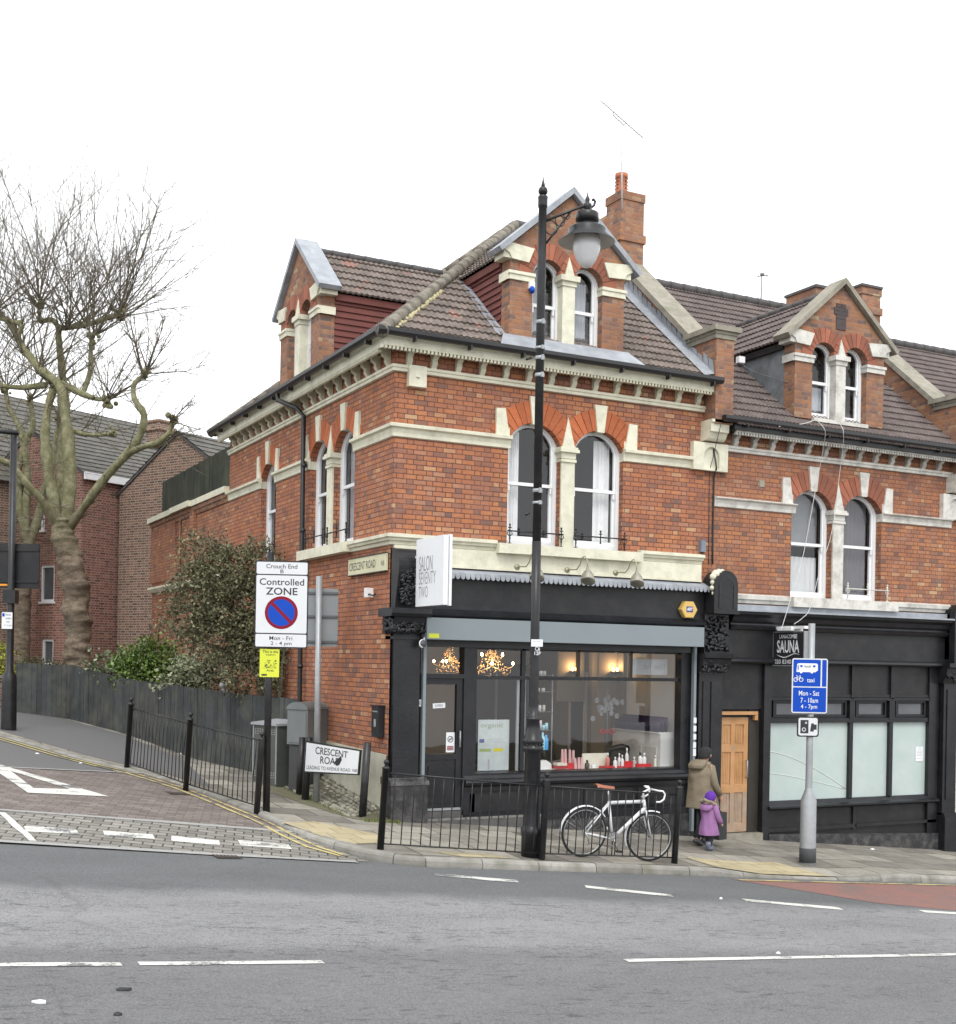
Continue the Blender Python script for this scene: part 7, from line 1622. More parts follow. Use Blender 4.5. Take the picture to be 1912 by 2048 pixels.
for k in range(3): mb = MB(); mb.box(-.17, -.15, -.7 + k * .48, -.3 + k * .48, .1, 1.0); mb.build('door_panel', mat('panel_white', (.5, .5, .49), .7), t)
t2 = thing('tube_rack', 'rack of dark purple hair dye tubes on the white cabinet', 'rack', (5.5, 1.2, 1.36)); mb = MB(); mb.box(-.1, .25, -.78, .7, -.01, .01); mb.build('tray', m_in_white, t2)
mb = MB(); rnd = random.Random(3)
for i in range(34):
    for j in range(3): mb.tube([(-.06 + j * .09, -.75 + i * .042, .01), (-.06 + j * .09, -.75 + i * .042, .2 + .04 * j)], .015, 6)
mb.build('dye_tubes', mat('purple_black_tube', (.025, .015, .05), .4), t2)
mb = MB(lambda u, v, w: (u, w, v)); mb.tube([(0, 0, 0), (0, 0, .03)], [.13, .13], 20); mb.build('round_mirror', mat('dull_mirror', (.12, .12, .12), .3), None, 'small round grey mirror on the white wall of the salon', 'mirror', loc=(PF(1309, 1423, 2.6)[0], 2.6, PF(1309, 1423, 2.6)[1]))
t = small_sign('window_logo_sheet', 'pale paper banner with faint reversed script behind the top right glass', 'sign', FR, 4.72, 5.5, 2.4, 2.68, -.3, mat('pale_banner', (.42, .43, .44), .6), [])
c0 = Vector(t.location); mb = MB(lambda u, v, ww: tuple(Vector(FR(u, v, ww)) - c0)); text_mb(mb, 'Timeo Test', 4.98, 5.46, 2.5, 2.6, -.298, 0, mirror=True); mb.build('lettering', m_greyink, t)

# ================================================================== TREES AND SHRUBS
from mathutils import noise as mnoise
def leaf_mat(name, c, var=.45, rough=.55, spec=.35):
    m = bpy.data.materials.new(name); t, b, o = nodes(m)
    g = N(t, 'ShaderNodeNewGeometry').outputs['Random Per Island']
    cc = mixc(t, 1., c, ramp(t, g, [(0, 1 - var), (.6, 1.), (.9, 1 + var), (1, 1 + var * 2)]), 'MULTIPLY')
    L(t, cc, b.inputs['Base Color']); b.inputs['Roughness'].default_value = rough; b.inputs['Specular IOR Level'].default_value = spec
    return m
def bark_mat():
    m = bpy.data.materials.new('plane_tree_bark'); t, b, o = nodes(m)
    tc = N(t, 'ShaderNodeTexCoord').outputs['Object']
    mp = N(t, 'ShaderNodeMapping'); mp.inputs['Scale'].default_value = (1, 1, 2.2); L(t, tc, mp.inputs[0])
    n1 = noise(t, mp.outputs[0], 4.5, 7, .7); c = mixc(t, ramp(t, n1, [(.35, 0.), (.65, 1.)]), (.09, .07, .052), (.24, .195, .145))
    sp = N(t, 'ShaderNodeSeparateXYZ'); L(t, tc, sp.inputs[0])
    k = ramp(t, math_(t, 'MULTIPLY', sp.outputs[2], .1), [(.4, 0.), (.55, 1.)])
    gr = mixc(t, ramp(t, noise(t, tc, 6, 5), [(.4, 0.), (.7, 1.)]), (.17, .165, .09), (.31, .3, .195)); c = mixc(t, k, c, gr)
    c = mixc(t, 1., c, ramp(t, noise(t, tc, 30, 5), [(.25, .7), (.75, 1.25)]), 'MULTIPLY')
    L(t, c, b.inputs['Base Color']); b.inputs['Roughness'].default_value = .95; b.inputs['Specular IOR Level'].default_value = .1
    bump(t, b, math_(t, 'ADD', n1, noise(t, tc, 30, 5)), .8, .03); return m
m_bark = bark_mat(); m_twig = mat('grey_olive_twig', (.15, .13, .095), .95, .3, 3, spec=.1)
def bough(mb, pts, r0, r1, seed, lump=.1, n=10, sub=6):
    """smooth knobbly limb through points"""
    P = [Vector(p) for p in pts]; Q = []
    for i in range(len(P) - 1):
        a = P[max(0, i - 1)]; b_, c_ = P[i], P[i + 1]; d = P[min(len(P) - 1, i + 2)]
        for k in range(sub):
            s_ = k / sub; Q.append(.5 * ((2 * b_) + (-a + c_) * s_ + (2 * a - 5 * b_ + 4 * c_ - d) * s_ * s_ + (-a + 3 * b_ - 3 * c_ + d) * s_ ** 3))
    Q.append(P[-1]); m = len(Q); R_ = []
    for i in range(m):
        f = i / (m - 1); r = (r0[0] + (r0[1] - r0[0]) * f) if hasattr(r0, '__len__') else r0 + (r1 - r0) * f
        R_.append(r * (1 + lump * mnoise.noise(Q[i] * 1.7 + Vector((seed, 0, 0)))))
    s0 = len(mb.v); mb.tube(Q, R_, n)
    for i in range(s0, len(mb.v)):
        v = Vector(mb.v[i]); k = mnoise.noise(v * 2.3 + Vector((seed, 3, 1))) * lump * .5 + mnoise.noise(Vector((v.x * 2.0, v.y * 2.0, v.z * 8.5)) + Vector((seed, 3, 1))) * lump * .42
        c = Q[min(m - 1, (i - s0) // n)]; mb.v[i] = tuple(c + (v - c) * (1 + k * 1.6))
    return Q
def shoots(tw, org, dir_, ln, r, rnd, depth, up=.12):
    d = Vector(dir_).normalized(); p = Vector(org); seg = 5 if depth else 3; pts = [p.copy()]; st = ln / seg
    for i in range(seg):
        d = (d + Vector((rnd.gauss(0, .1), rnd.gauss(0, .1), rnd.gauss(0, .08) + up * .35))).normalized(); p = p + d * st; pts.append(p.copy())
    tw.tube(pts, [r * (1 - .75 * i / seg) for i in range(seg + 1)], 3, cap=False)
    if depth:
        k = rnd.randint(5, 8) if depth > 1 else rnd.randint(3, 5)
        for j in range(k):
            i = rnd.uniform(.7, seg); a = pts[int(i)]; b_ = pts[min(seg, int(i) + 1)]; q = a + (b_ - a) * (i - int(i)); ax = (b_ - a).normalized(); pr = ax.orthogonal().normalized(); pr.rotate(Matrix.Rotation(rnd.uniform(0, tau), 3, ax))
            shoots(tw, q, ax * .8 + pr * rnd.uniform(.35, .8), ln * rnd.uniform(.25, .5), max(.0042, r * .42), rnd, depth - 1, up)
def T1(px, py, dd=0.): return D(px, py, 31.5 + dd)
def zz1(x, y): return (x * .34483, 300 + y * .34483)
base = T1(160, 1418); base.z = gz(base.x, base.y)
def make_tree(name, label, base, boughs, knobs, seed, shootlen, nsh):
    t = thing(name, label, 'tree', tuple(base)); mb = MB(); ends = []
    for i, (pts, r0, r1, lump) in enumerate(boughs):
        Q = bough(mb, [Vector(p) - base for p in pts], r0 * (1 if i == 0 else .82), r1 * (1 if i == 0 else .72), seed + i * 3.1, lump, 20 if i == 0 else 10, 10 if i == 0 else 6); 
        if i: ends.append(Q)
    rnd = random.Random(seed)
    for Q in ends:
        for j in range(12): mb.ball(tuple(Q[-1] + Vector((rnd.gauss(0, .07), rnd.gauss(0, .07), rnd.gauss(0, .07)))), rnd.uniform(.035, .08), 6, 4)
        for j in range(5): mb.ball(tuple(Q[rnd.randint(3, len(Q) - 2)] + Vector((rnd.gauss(0, .04), rnd.gauss(0, .04), 0))), rnd.uniform(.05, .09), 6, 4)
    mb.build('trunk', m_bark, t, recalc=False); tw = MB(); cen = Vector(knobs['centre']) - base
    for k, cnt, ln in knobs['ends']:
        k = Vector(k) - base; cnt = int(cnt * 1.5)
        for j in range(cnt):
            o = (k - cen).normalized(); d = o * .75 + Vector((rnd.gauss(0, .75), rnd.gauss(0, .75), rnd.uniform(-.25, 1.15)))
            shoots(tw, k + Vector((rnd.gauss(0, .06),) * 3), d, ln * rnd.uniform(.5, 1.3), rnd.uniform(.016, .026), rnd, 2)
    for Q in ends:
        for j in range(nsh):
            i = rnd.randint(2, len(Q) - 1); d = (Q[i] - cen).normalized() * .4 + Vector((rnd.gauss(0, .7), rnd.gauss(0, .7), rnd.uniform(-.35, .8)))
            shoots(tw, Q[i], d, shootlen * rnd.uniform(.3, 1), rnd.uniform(.01, .018), rnd, 1 if rnd.random() < .6 else 2)
    tw.build('crown', m_twig, t, recalc=False)
    return t
z1_ = lambda *P: [T1(*zz1(a, b_), (c if len(P[0]) > 2 else 0)) for a, b_, c in P]
trunk = [T1(160, 1425), T1(158, 1350), T1(158, 1290), T1(154, 1230), T1(152, 1180), T1(143, 1130), T1(132, 1085), T1(128, 1055), T1(128, 1038)]
B = [(trunk, .35, .26, .42),
     ([T1(120, 1060), T1(95, 1015, -.4), T1(60, 975, -.8), T1(24, 932, -1), T1(0, 920, -1.2), T1(-40, 900, -1.4)], .16, .08, .2),
     ([T1(122, 1060), T1(108, 1000), T1(95, 930), T1(90, 870), T1(97, 810, .2), T1(112, 768, .4)], .19, .13, .2),
     ([T1(130, 1055), T1(139, 985), T1(138, 900), T1(128, 815), T1(118, 770), T1(80, 738, .3), T1(50, 700, .5), T1(20, 650, .8), T1(-10, 620, 1)], .21, .09, .2),
     ([T1(135, 1060), T1(178, 1000, -.6), T1(222, 942, -1.0), T1(258, 905, -1.3), T1(280, 870, -1.5), T1(288, 830, -1.6), T1(270, 800, -1.6), T1(268, 770, -1.6), T1(290, 748, -1.6)], .15, .07, .25),
     ([T1(128, 1050, .4), T1(122, 960, .8), T1(126, 880, 1.1), T1(132, 810, 1.2), T1(125, 750, 1.2), T1(120, 700, 1.2), T1(118, 660, 1.3), T1(135, 655, 1.2), T1(170, 650, 1), T1(205, 640, .8), T1(240, 628, .8)], .15, .07, .25),
     ([T1(112, 768, .3), T1(140, 775, .2), T1(170, 790, 0), T1(195, 798, 0), T1(216, 800, 0)], .13, .07, .25),
     ([T1(165, 788, .2), T1(180, 745, .3), T1(182, 700, .4), T1(186, 675, .4)], .1, .06, .25),
     ([T1(258, 905, -1.3), T1(290, 893, -1.8), T1(318, 884, -2.1), T1(338, 865, -2.2), T1(348, 838, -2.2)], .11, .065, .25),
     ([T1(120, 660, 1.2), T1(105, 640, 1.4), T1(82, 640, 1.5), T1(78, 610, 1.5)], .09, .05, .25),
     ([T1(145, 860, .5), T1(165, 868, .2), T1(200, 870, -.3), T1(225, 868, -.6)], .08, .04, .25),
     ([T1(92, 770, .4), T1(40, 775, .6), T1(0, 770, .9), T1(-30, 760, 1)], .1, .06, .2),
     ([T1(45, 705, .5), T1(38, 672, .5), T1(42, 650, .5), T1(8, 640, .5), T1(-20, 635, .5)], .08, .05, .2)]
ends = [(B[3][0][-1], 9, 3.4), (B[4][0][-1], 9, 1.6), (B[5][0][-1], 15, 3.0), (B[6][0][-1], 9, 2.0), (B[7][0][-1], 12, 2.8), (B[8][0][-1], 4, 1.0), (B[9][0][-1], 13, 3.6), (B[5][0][7], 10, 3.8), (B[3][0][5], 9, 4.0), (B[3][0][6], 9, 3.6), (B[5][0][8], 8, 3.2), (B[11][0][-1], 8, 2.5), (B[12][0][-1], 8, 2.6), (B[2][0][-1], 5, 2.6), (B[1][0][-1], 6, 2.0)]
make_tree('plane_tree', 'large bare pollarded plane tree with a swollen ridged trunk behind the timber fence', base, B, {'centre': T1(130, 900), 'ends': ends}, 3, 1.9, 9)
def T2(px, py, dd=0.): return D(px, py, 37 + dd)
base2 = T2(40, 1400); base2.z = gz(base2.x, base2.y)
B2 = [([T2(38, 1405), T2(38, 1330), T2(40, 1250), T2(42, 1180), T2(50, 1120), T2(58, 1090)], .3, .27, .2),
      ([T2(58, 1095), T2(45, 1040), T2(35, 980), T2(38, 930), T2(52, 880), T2(66, 850), T2(60, 800)], .19, .09, .2),
      ([T2(58, 1095), T2(75, 1040), T2(85, 990), T2(105, 930), T2(110, 880), T2(120, 840)], .17, .08, .2),
      ([T2(55, 1095), T2(52, 1020), T2(55, 950), T2(40, 860), T2(20, 820), T2(10, 780)], .16, .08, .2)]
make_tree('plane_tree', 'slimmer bare tree at the left edge behind the lamp post', base2, B2, {'centre': T2(50, 950), 'ends': [(B2[1][0][-1], 9, 2.6), (B2[2][0][-1], 9, 2.4), (B2[3][0][-1], 9, 2.6)]}, 21, 1.8, 14)
# ---- leafy shrubs
def leaves(mb, blobs, n, size, rnd, clip=None, asp=2.2, hollow=.35, org=None):
    tot = sum(b_[1] * b_[2] * b_[3] for b_ in blobs); org = org or Vector((0, 0, 0))
    for c, rx, ry, rz_ in blobs:
        k = int(n * rx * ry * rz_ / tot); c = Vector(c)
        for i in range(k // 6):
            u = Vector((rnd.gauss(0, 1), rnd.gauss(0, 1), rnd.gauss(0, 1))).normalized(); r = rnd.uniform(hollow, 1.0) ** .6 * rnd.uniform(.85, 1.12)
            if mnoise.noise((c + u * r) * 2.6) < -.14: continue
            q = c + Vector((u.x * rx, u.y * ry, u.z * rz_)) * r; tw = (u + Vector((rnd.gauss(0, .5), rnd.gauss(0, .5), rnd.gauss(0, .5) + .3))).normalized()
            for j in range(6):
                p = q + tw * (j * size * .7); d = (tw * .5 + Vector((rnd.gauss(0, .6), rnd.gauss(0, .6), rnd.gauss(0, .6)))).normalized(); s2 = d.orthogonal().normalized(); s2.rotate(Matrix.Rotation(rnd.uniform(0, tau), 3, d)); s_ = size * rnd.uniform(.6, 1.3)
                e = p + d * s_
                if clip and (clip(p) or clip(e)): continue
                m = p + d * s_ * .5
                mb.add([tuple(p - org), tuple(m + s2 * s_ / asp / 2 * 1.2 - org), tuple(e - org), tuple(m - s2 * s_ / asp / 2 * 1.2 - org)], [(0, 1, 2, 3)])
def shrub(name, label, cat, px, py, dep, blobs, n, size, lm, stems=(), clip=None, seed=1, asp=2.2):
    b0 = D(px, py, dep); b0.z = gz(b0.x, b0.y); t = thing(name, label, cat, tuple(b0)); rnd = random.Random(seed); mpp_ = dep / FPX
    BL = [(D(a, b_, dep + dd), r * mpp_, r * mpp_ * .8, rr * mpp_) for a, b_, dd, r, rr in blobs]
    mb = MB(); leaves(mb, BL, n, size, rnd, clip, asp, org=b0); mb.build('foliage', lm, t, recalc=False)
    mb = MB()
    for st in stems: bough(mb, [D(*p) - b0 for p in st], .055, .02, seed, .15, 6, 3)
    if not stems:
        for b_ in BL[:4]: mb.tube([(0, 0, -.1), tuple((b_[0] - b0) * .5 + Vector((0, 0, -.1))), tuple(b_[0] - b0)], [.03, .02, .008], 5)
    mb.build('stem', m_twig, t); return t
wallclip = lambda p: p.x > -.04
shrub('evergreen_tree', 'broad bushy olive brown evergreen against the red side wall', 'tree', 520, 1400, 24, [(405, 1120, .4, 48, 42), (450, 1150, .4, 60, 50), (520, 1135, .3, 60, 40), (585, 1125, .0, 42, 26), (410, 1190, .2, 62, 50), (480, 1210, .2, 80, 62), (560, 1190, .1, 55, 60), (380, 1245, .1, 50, 36), (345, 1262, .3, 28, 22), (440, 1275, .1, 62, 45), (520, 1280, .0, 60, 60), (575, 1250, -.2, 48, 60), (440, 1330, .2, 30, 30), (500, 1345, -.1, 48, 40), (560, 1330, -.3, 40, 55)],
      44000, .075, leaf_mat('olive_evergreen_leaf', (.135, .135, .075)), stems=[[(520, 1402, 24), (515, 1350, 24.1), (500, 1300, 24.2), (470, 1240, 24.4), (440, 1180, 24.5)], [(522, 1402, 24), (528, 1330, 24), (540, 1260, 24), (570, 1180, 24)], [(515, 1350, 24.1), (470, 1310, 24.2), (420, 1290, 24.3), (370, 1265, 24.4)], [(560, 1400, 23.6), (565, 1330, 23.6), (575, 1260, 23.7)]], clip=wallclip, seed=5)
shrub('round_shrub', 'rounded glossy green shrub showing above the timber fence', 'shrub', 290, 1385, 29.0, [(268, 1335, 0, 34, 34), (308, 1322, 0, 38, 34), (340, 1340, -.2, 30, 28), (298, 1352, -.1, 48, 30), (355, 1352, -.2, 24, 22), (368, 1335, 0, 14, 14)], 11000, .085, leaf_mat('glossy_green_leaf', (.095, .15, .03), .6, .4, .5), seed=6, asp=1.9)
shrub('pale_leaved_shrub', 'low shrub with pale variegated leaves beside the fence corner', 'shrub', 385, 1390, 26.6, [(372, 1358, -.2, 30, 18), (395, 1345, -.1, 28, 24), (350, 1368, -.2, 22, 12), (418, 1335, 0, 18, 22), (425, 1358, 0, 20, 18)], 2600, .1, leaf_mat('variegated_leaf', (.25, .27, .17), .5), seed=7, asp=1.7)
shrub('ivy_clump', 'sparse pale ivy clump at the foot of the plane tree', 'shrub', 215, 1380, 29.6, [(200, 1335, 0, 18, 14), (225, 1345, 0, 22, 12), (240, 1325, 0, 12, 14)], 800, .1, leaf_mat('ivy_leaf', (.17, .2, .12), .5), seed=8, asp=1.5)
shrub('clipped_hedge', 'low thin hedge along the top of the fence left of the plane tree', 'hedge', 90, 1380, 31.3, [(50, 1336, 0, 16, 8), (75, 1336, 0, 18, 8), (100, 1337, 0, 18, 8), (122, 1340, 0, 14, 8)], 2200, .06, leaf_mat('dark_hedge_leaf', (.075, .085, .04)), seed=9)
shrub('yellow_shrub', 'yellow-green shrub at the left edge behind the slim lamp post', 'shrub', 5, 1420, 33, [(2, 1325, 0, 24, 30), (8, 1365, 0, 20, 26), (-20, 1340, 0, 24, 34)], 3200, .08, leaf_mat('yellow_green_leaf', (.26, .28, .04), .4), seed=10)
# tufts along the cobbles
mb = MB(); rnd = random.Random(4)
for i in range(520):
    s_ = rnd.random(); a = rnd.choice((0, 1)); x, y = (-.66 + rnd.gauss(0, .04) + (s_ - .5) * .0, .1 + s_ * 3.6) if a else (-.5 + s_ * .6, -.3 + rnd.gauss(0, .05)); z = gz(x, y); h = rnd.uniform(.02, .06); dx_, dy_ = rnd.gauss(0, .02), rnd.gauss(0, .02)
    mb.add([(x - .006, y, z), (x + .006, y, z), (x + dx_, y + dy_, z + h)], [(0, 1, 2)])
mb.build('weeds', leaf_mat('weed_blade', (.12, .14, .04)), None, 'thin weeds growing along the foot of the cobbled bank', 'weeds', kind='stuff', recalc=False)

# ================================================================== BICYCLE
m_bw = mat('white_bicycle_paint', (.72, .73, .74), .3, .04, 6, dirt=(.4, .4, .4), damt=.2); m_tyre = mat('black_tyre', (.018, .018, .018), .8, .2); m_chr = mat('dull_chrome', (.45, .45, .45), .3, .1, metal=.8); m_saddle = mat('tan_leather', (.3, .11, .06), .5, .15, 12)
rc = GP(1161, 1716.6); rc.y = -2.68; rc = Vector((1.9, -2.66, gz(1.9, -2.66)))
# front wheel direction along the railing, turned slightly away
best = None
for k in range(-10, 40):
    a = R(k); q = Vector((rc.x + 1.1 * cos(a), rc.y + 1.1 * sin(a), 0)); q.z = gz(q.x, q.y); c_ = MC @ (np.array(q) - CAM); px_ = FPX * c_[0] / c_[2] + CX
    if best is None or abs(px_ - 1296) < best[0]: best = (abs(px_ - 1296), a, q)
c_ = MC @ (np.array(rc) - CAM)
ang = min(best[1], R(14)); fq = Vector((rc.x + 1.08 * cos(ang), rc.y + 1.08 * sin(ang), 0)); pitch = -atan2(gz(fq.x, fq.y) - rc.z, 1.08)
bk = thing('bicycle', 'white road bicycle with mudguards and tan saddle leaning on the kerb railing', 'bicycle', (rc.x, rc.y, rc.z))
bk.rotation_mode = 'XYZ'; bk.rotation_euler = (R(3.5), pitch, ang)
S_ = 1.045; WR = .345; TK = 1.3
def bp(x, z, y=0): return (x * S_, y * S_, z * S_)
fx = 1.03
def wheel(cx_, turn=0.):
    w = MB(); cz_ = WR + .005; ct, st_ = cos(turn), sin(turn)
    P = lambda r, a, y=0: (S_ * (cx_ + r * cos(a) * ct - y * st_), S_ * (r * cos(a) * st_ + y * ct), S_ * (cz_ + r * sin(a)))
    def torus(r, rr, n=40, m=6):
        k = MB(); vs = [P(r + rr * cos(tau * j / m), tau * i / n, rr * sin(tau * j / m)) for i in range(n) for j in range(m)]
        k.add(vs, [(i * m + j, i * m + (j + 1) % m, ((i + 1) % n) * m + (j + 1) % m, ((i + 1) % n) * m + j) for i in range(n) for j in range(m)], True); return k
    k = torus(WR - .016, .017); ty = k.build('wheel', m_tyre, bk)
    torus(WR - .037, .009).build('rim', m_chr, ty)
    k = MB()
    for i in range(28): k.tube([P(.02, tau * i / 28 + (.4 if i % 2 else -.4), .02 if i % 4 < 2 else -.02), P(WR - .04, tau * i / 28)], .0013, 3)
    k.build('spokes', m_chr, ty); k = MB(); k.tube([P(0, 0, -.05), P(0, 0, .05)], .016, 8); k.build('hub', m_chr, ty)
    return P
Pr = wheel(0); TURN = R(-8); Pf = wheel(fx, TURN)
def guard_arc(P, a0, a1, r=.375, n=18):
    k = MB(); vs = []
    for i in range(n + 1):
        a = a0 + (a1 - a0) * i / n
        for y, dr in ((-.024, -.014), (-.016, 0), (.016, 0), (.024, -.014)): vs.append(P(r + dr, a, y))
    k.add(vs, [(i * 4 + j, i * 4 + j + 1, i * 4 + j + 5, i * 4 + j + 4) for i in range(n) for j in range(3)], True); return k.build('mudguard', m_bw, bk, recalc=False)
guard_arc(Pr, R(40), R(182)); guard_arc(Pf, R(75), R(205))
k = MB(); bb = (.445, .285); sc_ = (.315, .80); ht, hb = (.855, .86), (.895, .73); rh = (0, WR); 
k.tube([bp(*bb), bp(*sc_)], .022, 8); k.tube([bp(sc_[0] + .0, sc_[1] - .02), bp(ht[0], ht[1] - .02)], .026, 8); k.tube([bp(*bb), bp(hb[0] - .005, hb[1] + .02)], .028, 8); k.tube([bp(*ht), bp(*hb)], .026, 8)
for y in (-.05, .05): k.tube([bp(rh[0], rh[1], y), bp(sc_[0], sc_[1] - .03, y * .3)], .012, 6); k.tube([bp(rh[0], rh[1], y), bp(bb[0], bb[1], y * .6)], .0115, 6)
k.build('frame', m_bw, bk)
k = MB(); k.tube([bp(*hb), bp(hb[0] + .01, hb[1] - .04)], .02, 8)
for y in (-.05, .05): q = Pf(0, 0, y); k.tube([bp(hb[0] + .01, hb[1] - .03, y * .6), tuple((Vector(bp(hb[0] + .04, hb[1] - .15, y)) + Vector(bp(hb[0] + .04, hb[1] - .15, y))) * .5), q], .012, 6)
k.build('fork', m_bw, bk)
k = MB(); k.tube([bp(*sc_), bp(.28, .97)], .013, 8); k.build('seat_post', m_chr, bk)
k = MB(); vs = []; 
for i, (x, hw_, z) in enumerate(((.12, .075, 1.0), (.15, .085, 1.01), (.22, .07, 1.0), (.3, .03, .995), (.4, .018, .99), (.415, .005, .985))):
    for y, dz_ in ((-1, -.03), (-.7, 0), (0, .008), (.7, 0), (1, -.03)): vs.append(bp(x - .04, z + .015 + dz_, y * hw_))
k.add(vs, [(i * 5 + j, i * 5 + j + 1, i * 5 + j + 6, i * 5 + j + 5) for i in range(5) for j in range(4)], True); k.tube([bp(.15, .975, .03), bp(.26, .965, .02), bp(.38, .98, .0)], .004, 4); k.tube([bp(.15, .975, -.03), bp(.26, .965, -.02), bp(.38, .98, .0)], .004, 4); k.build('saddle', m_saddle, bk)
k = MB(); k.tube([bp(ht[0], ht[1]), bp(.835, .97), bp(.93, 1.02)], .017, 8); k.build('stem', m_bw, bk)
k = MB()
for s_ in (-1, 1): k.tube([bp(.93, 1.02, 0), bp(.935, 1.03, s_ * .14), bp(.95, 1.03, s_ * .2), bp(1.02, 1.03, s_ * .21), bp(1.055, .99, s_ * .215), bp(1.045, .92, s_ * .22), bp(.99, .88, s_ * .225), bp(.93, .875, s_ * .225)], .0135, 7)
hbar = k.build('handlebar', m_bw, bk)
k = MB()
for s_ in (-1, 1): k.tube([bp(1.03, .985, s_ * .21), bp(1.07, 1.01, s_ * .21), bp(1.085, 1.0, s_ * .21), bp(1.09, .92, s_ * .215), bp(1.075, .87, s_ * .215)], [.012, .015, .01, .006, .005], 6); k.tube([bp(1.07, 1.01, s_ * .21), bp(1.1, .98, s_ * .1), bp(.95, .9, s_ * .03)], .003, 4)
k.build('brake_lever', m_tyre, hbar)
k = MB(); n = 26
vs = [bp(bb[0] + r * cos(tau * i / n), bb[1] + r * sin(tau * i / n), y) for i in range(n) for r, y in ((.085, -.045), (.1, -.045), (.1, -.05), (.085, -.05))]
k.add(vs, [(i * 4 + j, i * 4 + (j + 1) % 4, ((i + 1) % n) * 4 + (j + 1) % 4, ((i + 1) % n) * 4 + j) for i in range(n) for j in range(4)])
for i in range(5): k.tube([bp(bb[0], bb[1], -.047), bp(bb[0] + .09 * cos(tau * i / 5), bb[1] + .09 * sin(tau * i / 5), -.047)], .006, 4)
k.tube([bp(bb[0], bb[1], -.06), bp(bb[0] + .07, bb[1] - .15, -.075)], .01, 6); k.tube([bp(bb[0], bb[1], .06), bp(bb[0] - .07, bb[1] + .15, .075)], .01, 6); cr = k.build('crank', m_chr, bk)
for x, z, y in ((bb[0] + .07, bb[1] - .15, -.12), (bb[0] - .07, bb[1] + .15, .12)): k = MB(); k.box((x - .045) * S_, (x + .045) * S_, (y - .03) * S_, (y + .03) * S_, (z - .012) * S_, (z + .012) * S_); k.build('pedal', m_tyre, bk)
k = MB(); k.tube([bp(.0, WR + .03, -.045), bp(bb[0], bb[1] + .1, -.047)], .004, 4); k.tube([bp(.06, WR - .13, -.045), bp(bb[0], bb[1] - .1, -.047)], .004, 4); k.build('chain', m_tyre, bk)
k = MB()
for r_, y in ((.05, -.045), (.042, -.04), (.035, -.036)): k.tube([(S_ * r_ * cos(tau * i / 14), S_ * y, S_ * (WR + r_ * sin(tau * i / 14))) for i in range(15)], .004, 4)
k.tube([bp(0, WR, -.05), bp(.05, WR - .07, -.055), bp(.06, WR - .14, -.05)], .011, 5); k.ball(bp(.055, WR - .14, -.05), .022, 8, 6, (1, .3, 1)); k.build('derailleur', m_chr, bk)
k = MB(); k.tube([bp(bb[0] + .02, bb[1] - .02, .03), bp(bb[0] + .09, .03, .12)], .009, 6); k.build('kickstand', m_tyre, bk)
k = MB(); q = Pf(.37, R(205)); k.tube([Pf(0, 0, -.05), Pf(.37, R(190), -.02)], .0025, 4); k.tube([Pr(0, 0, -.05), Pr(.37, R(155), -.02)], .0025, 4); k.build('mudguard_stay', m_chr, bk)

# ================================================================== PEOPLE
m_skin = mat('skin', (.5, .28, .2), .5, .06, 20); m_skin2 = mat('fair_skin', (.62, .38, .3), .5, .06, 20)
def loft(name, secs, m, parent, n=30, fold=.0, seed=0, solid=False):
    """rings of (x, y, z, rx, ry, tilt) skinned into cloth"""
    k = MB(); vs = []; S2 = []
    for a, b_ in zip(secs[:-1], secs[1:]):
        for q in range(3): S2.append([a[i] + (b_[i] - a[i]) * q / 3 for i in range(5)])
    secs = S2 + [secs[-1][:5]]
    for si, s_ in enumerate(secs):
        x, y, z, rx, ry = s_[:5]; ti = s_[5] if len(s_) > 5 else 0
        for i in range(n):
            a = tau * i / n; f = 1 + fold * (mnoise.noise(Vector((cos(a) * 2.2, sin(a) * 2.2, z * 9 + seed)))) + fold * .35 * sin(a * 7 + seed + z * 9)
            dx_ = rx * cos(a) * f; vs.append((x + dx_, y + ry * sin(a) * f, z + dx_ * ti))
    m_ = len(secs); fs = [(i * n + j, i * n + (j + 1) % n, (i + 1) * n + (j + 1) % n, (i + 1) * n + j) for i in range(m_ - 1) for j in range(n)]
    fs += [tuple(range(n))[::-1], tuple(range((m_ - 1) * n, m_ * n))]
    k.add(vs, fs, True); return k.build(name, m, parent)
def skinned(name, joints, bones, radii, m, parent, sub=1):
    me = bpy.data.meshes.new(name); me.from_pydata(joints, bones, []); o = bpy.data.objects.new(name, me); col.objects.link(o); o.parent = parent
    s_ = o.modifiers.new('skin', 'SKIN'); s_.use_smooth_shade = True
    for v, r in zip(me.skin_vertices[0].data, radii): v.radius = (r, r) if not hasattr(r, '__len__') else r
    me.skin_vertices[0].data[0].use_root = True
    u = o.modifiers.new('sub', 'SUBSURF'); u.levels = sub; u.render_levels = sub
    dg = bpy.context.evaluated_depsgraph_get(); em = bpy.data.meshes.new_from_object(o.evaluated_get(dg)); o.modifiers.clear(); o.data = em; em.name = name
    em.materials.clear(); em.materials.append(m)
    for p in em.polygons: p.use_smooth = True; p.material_index = 0
    return o
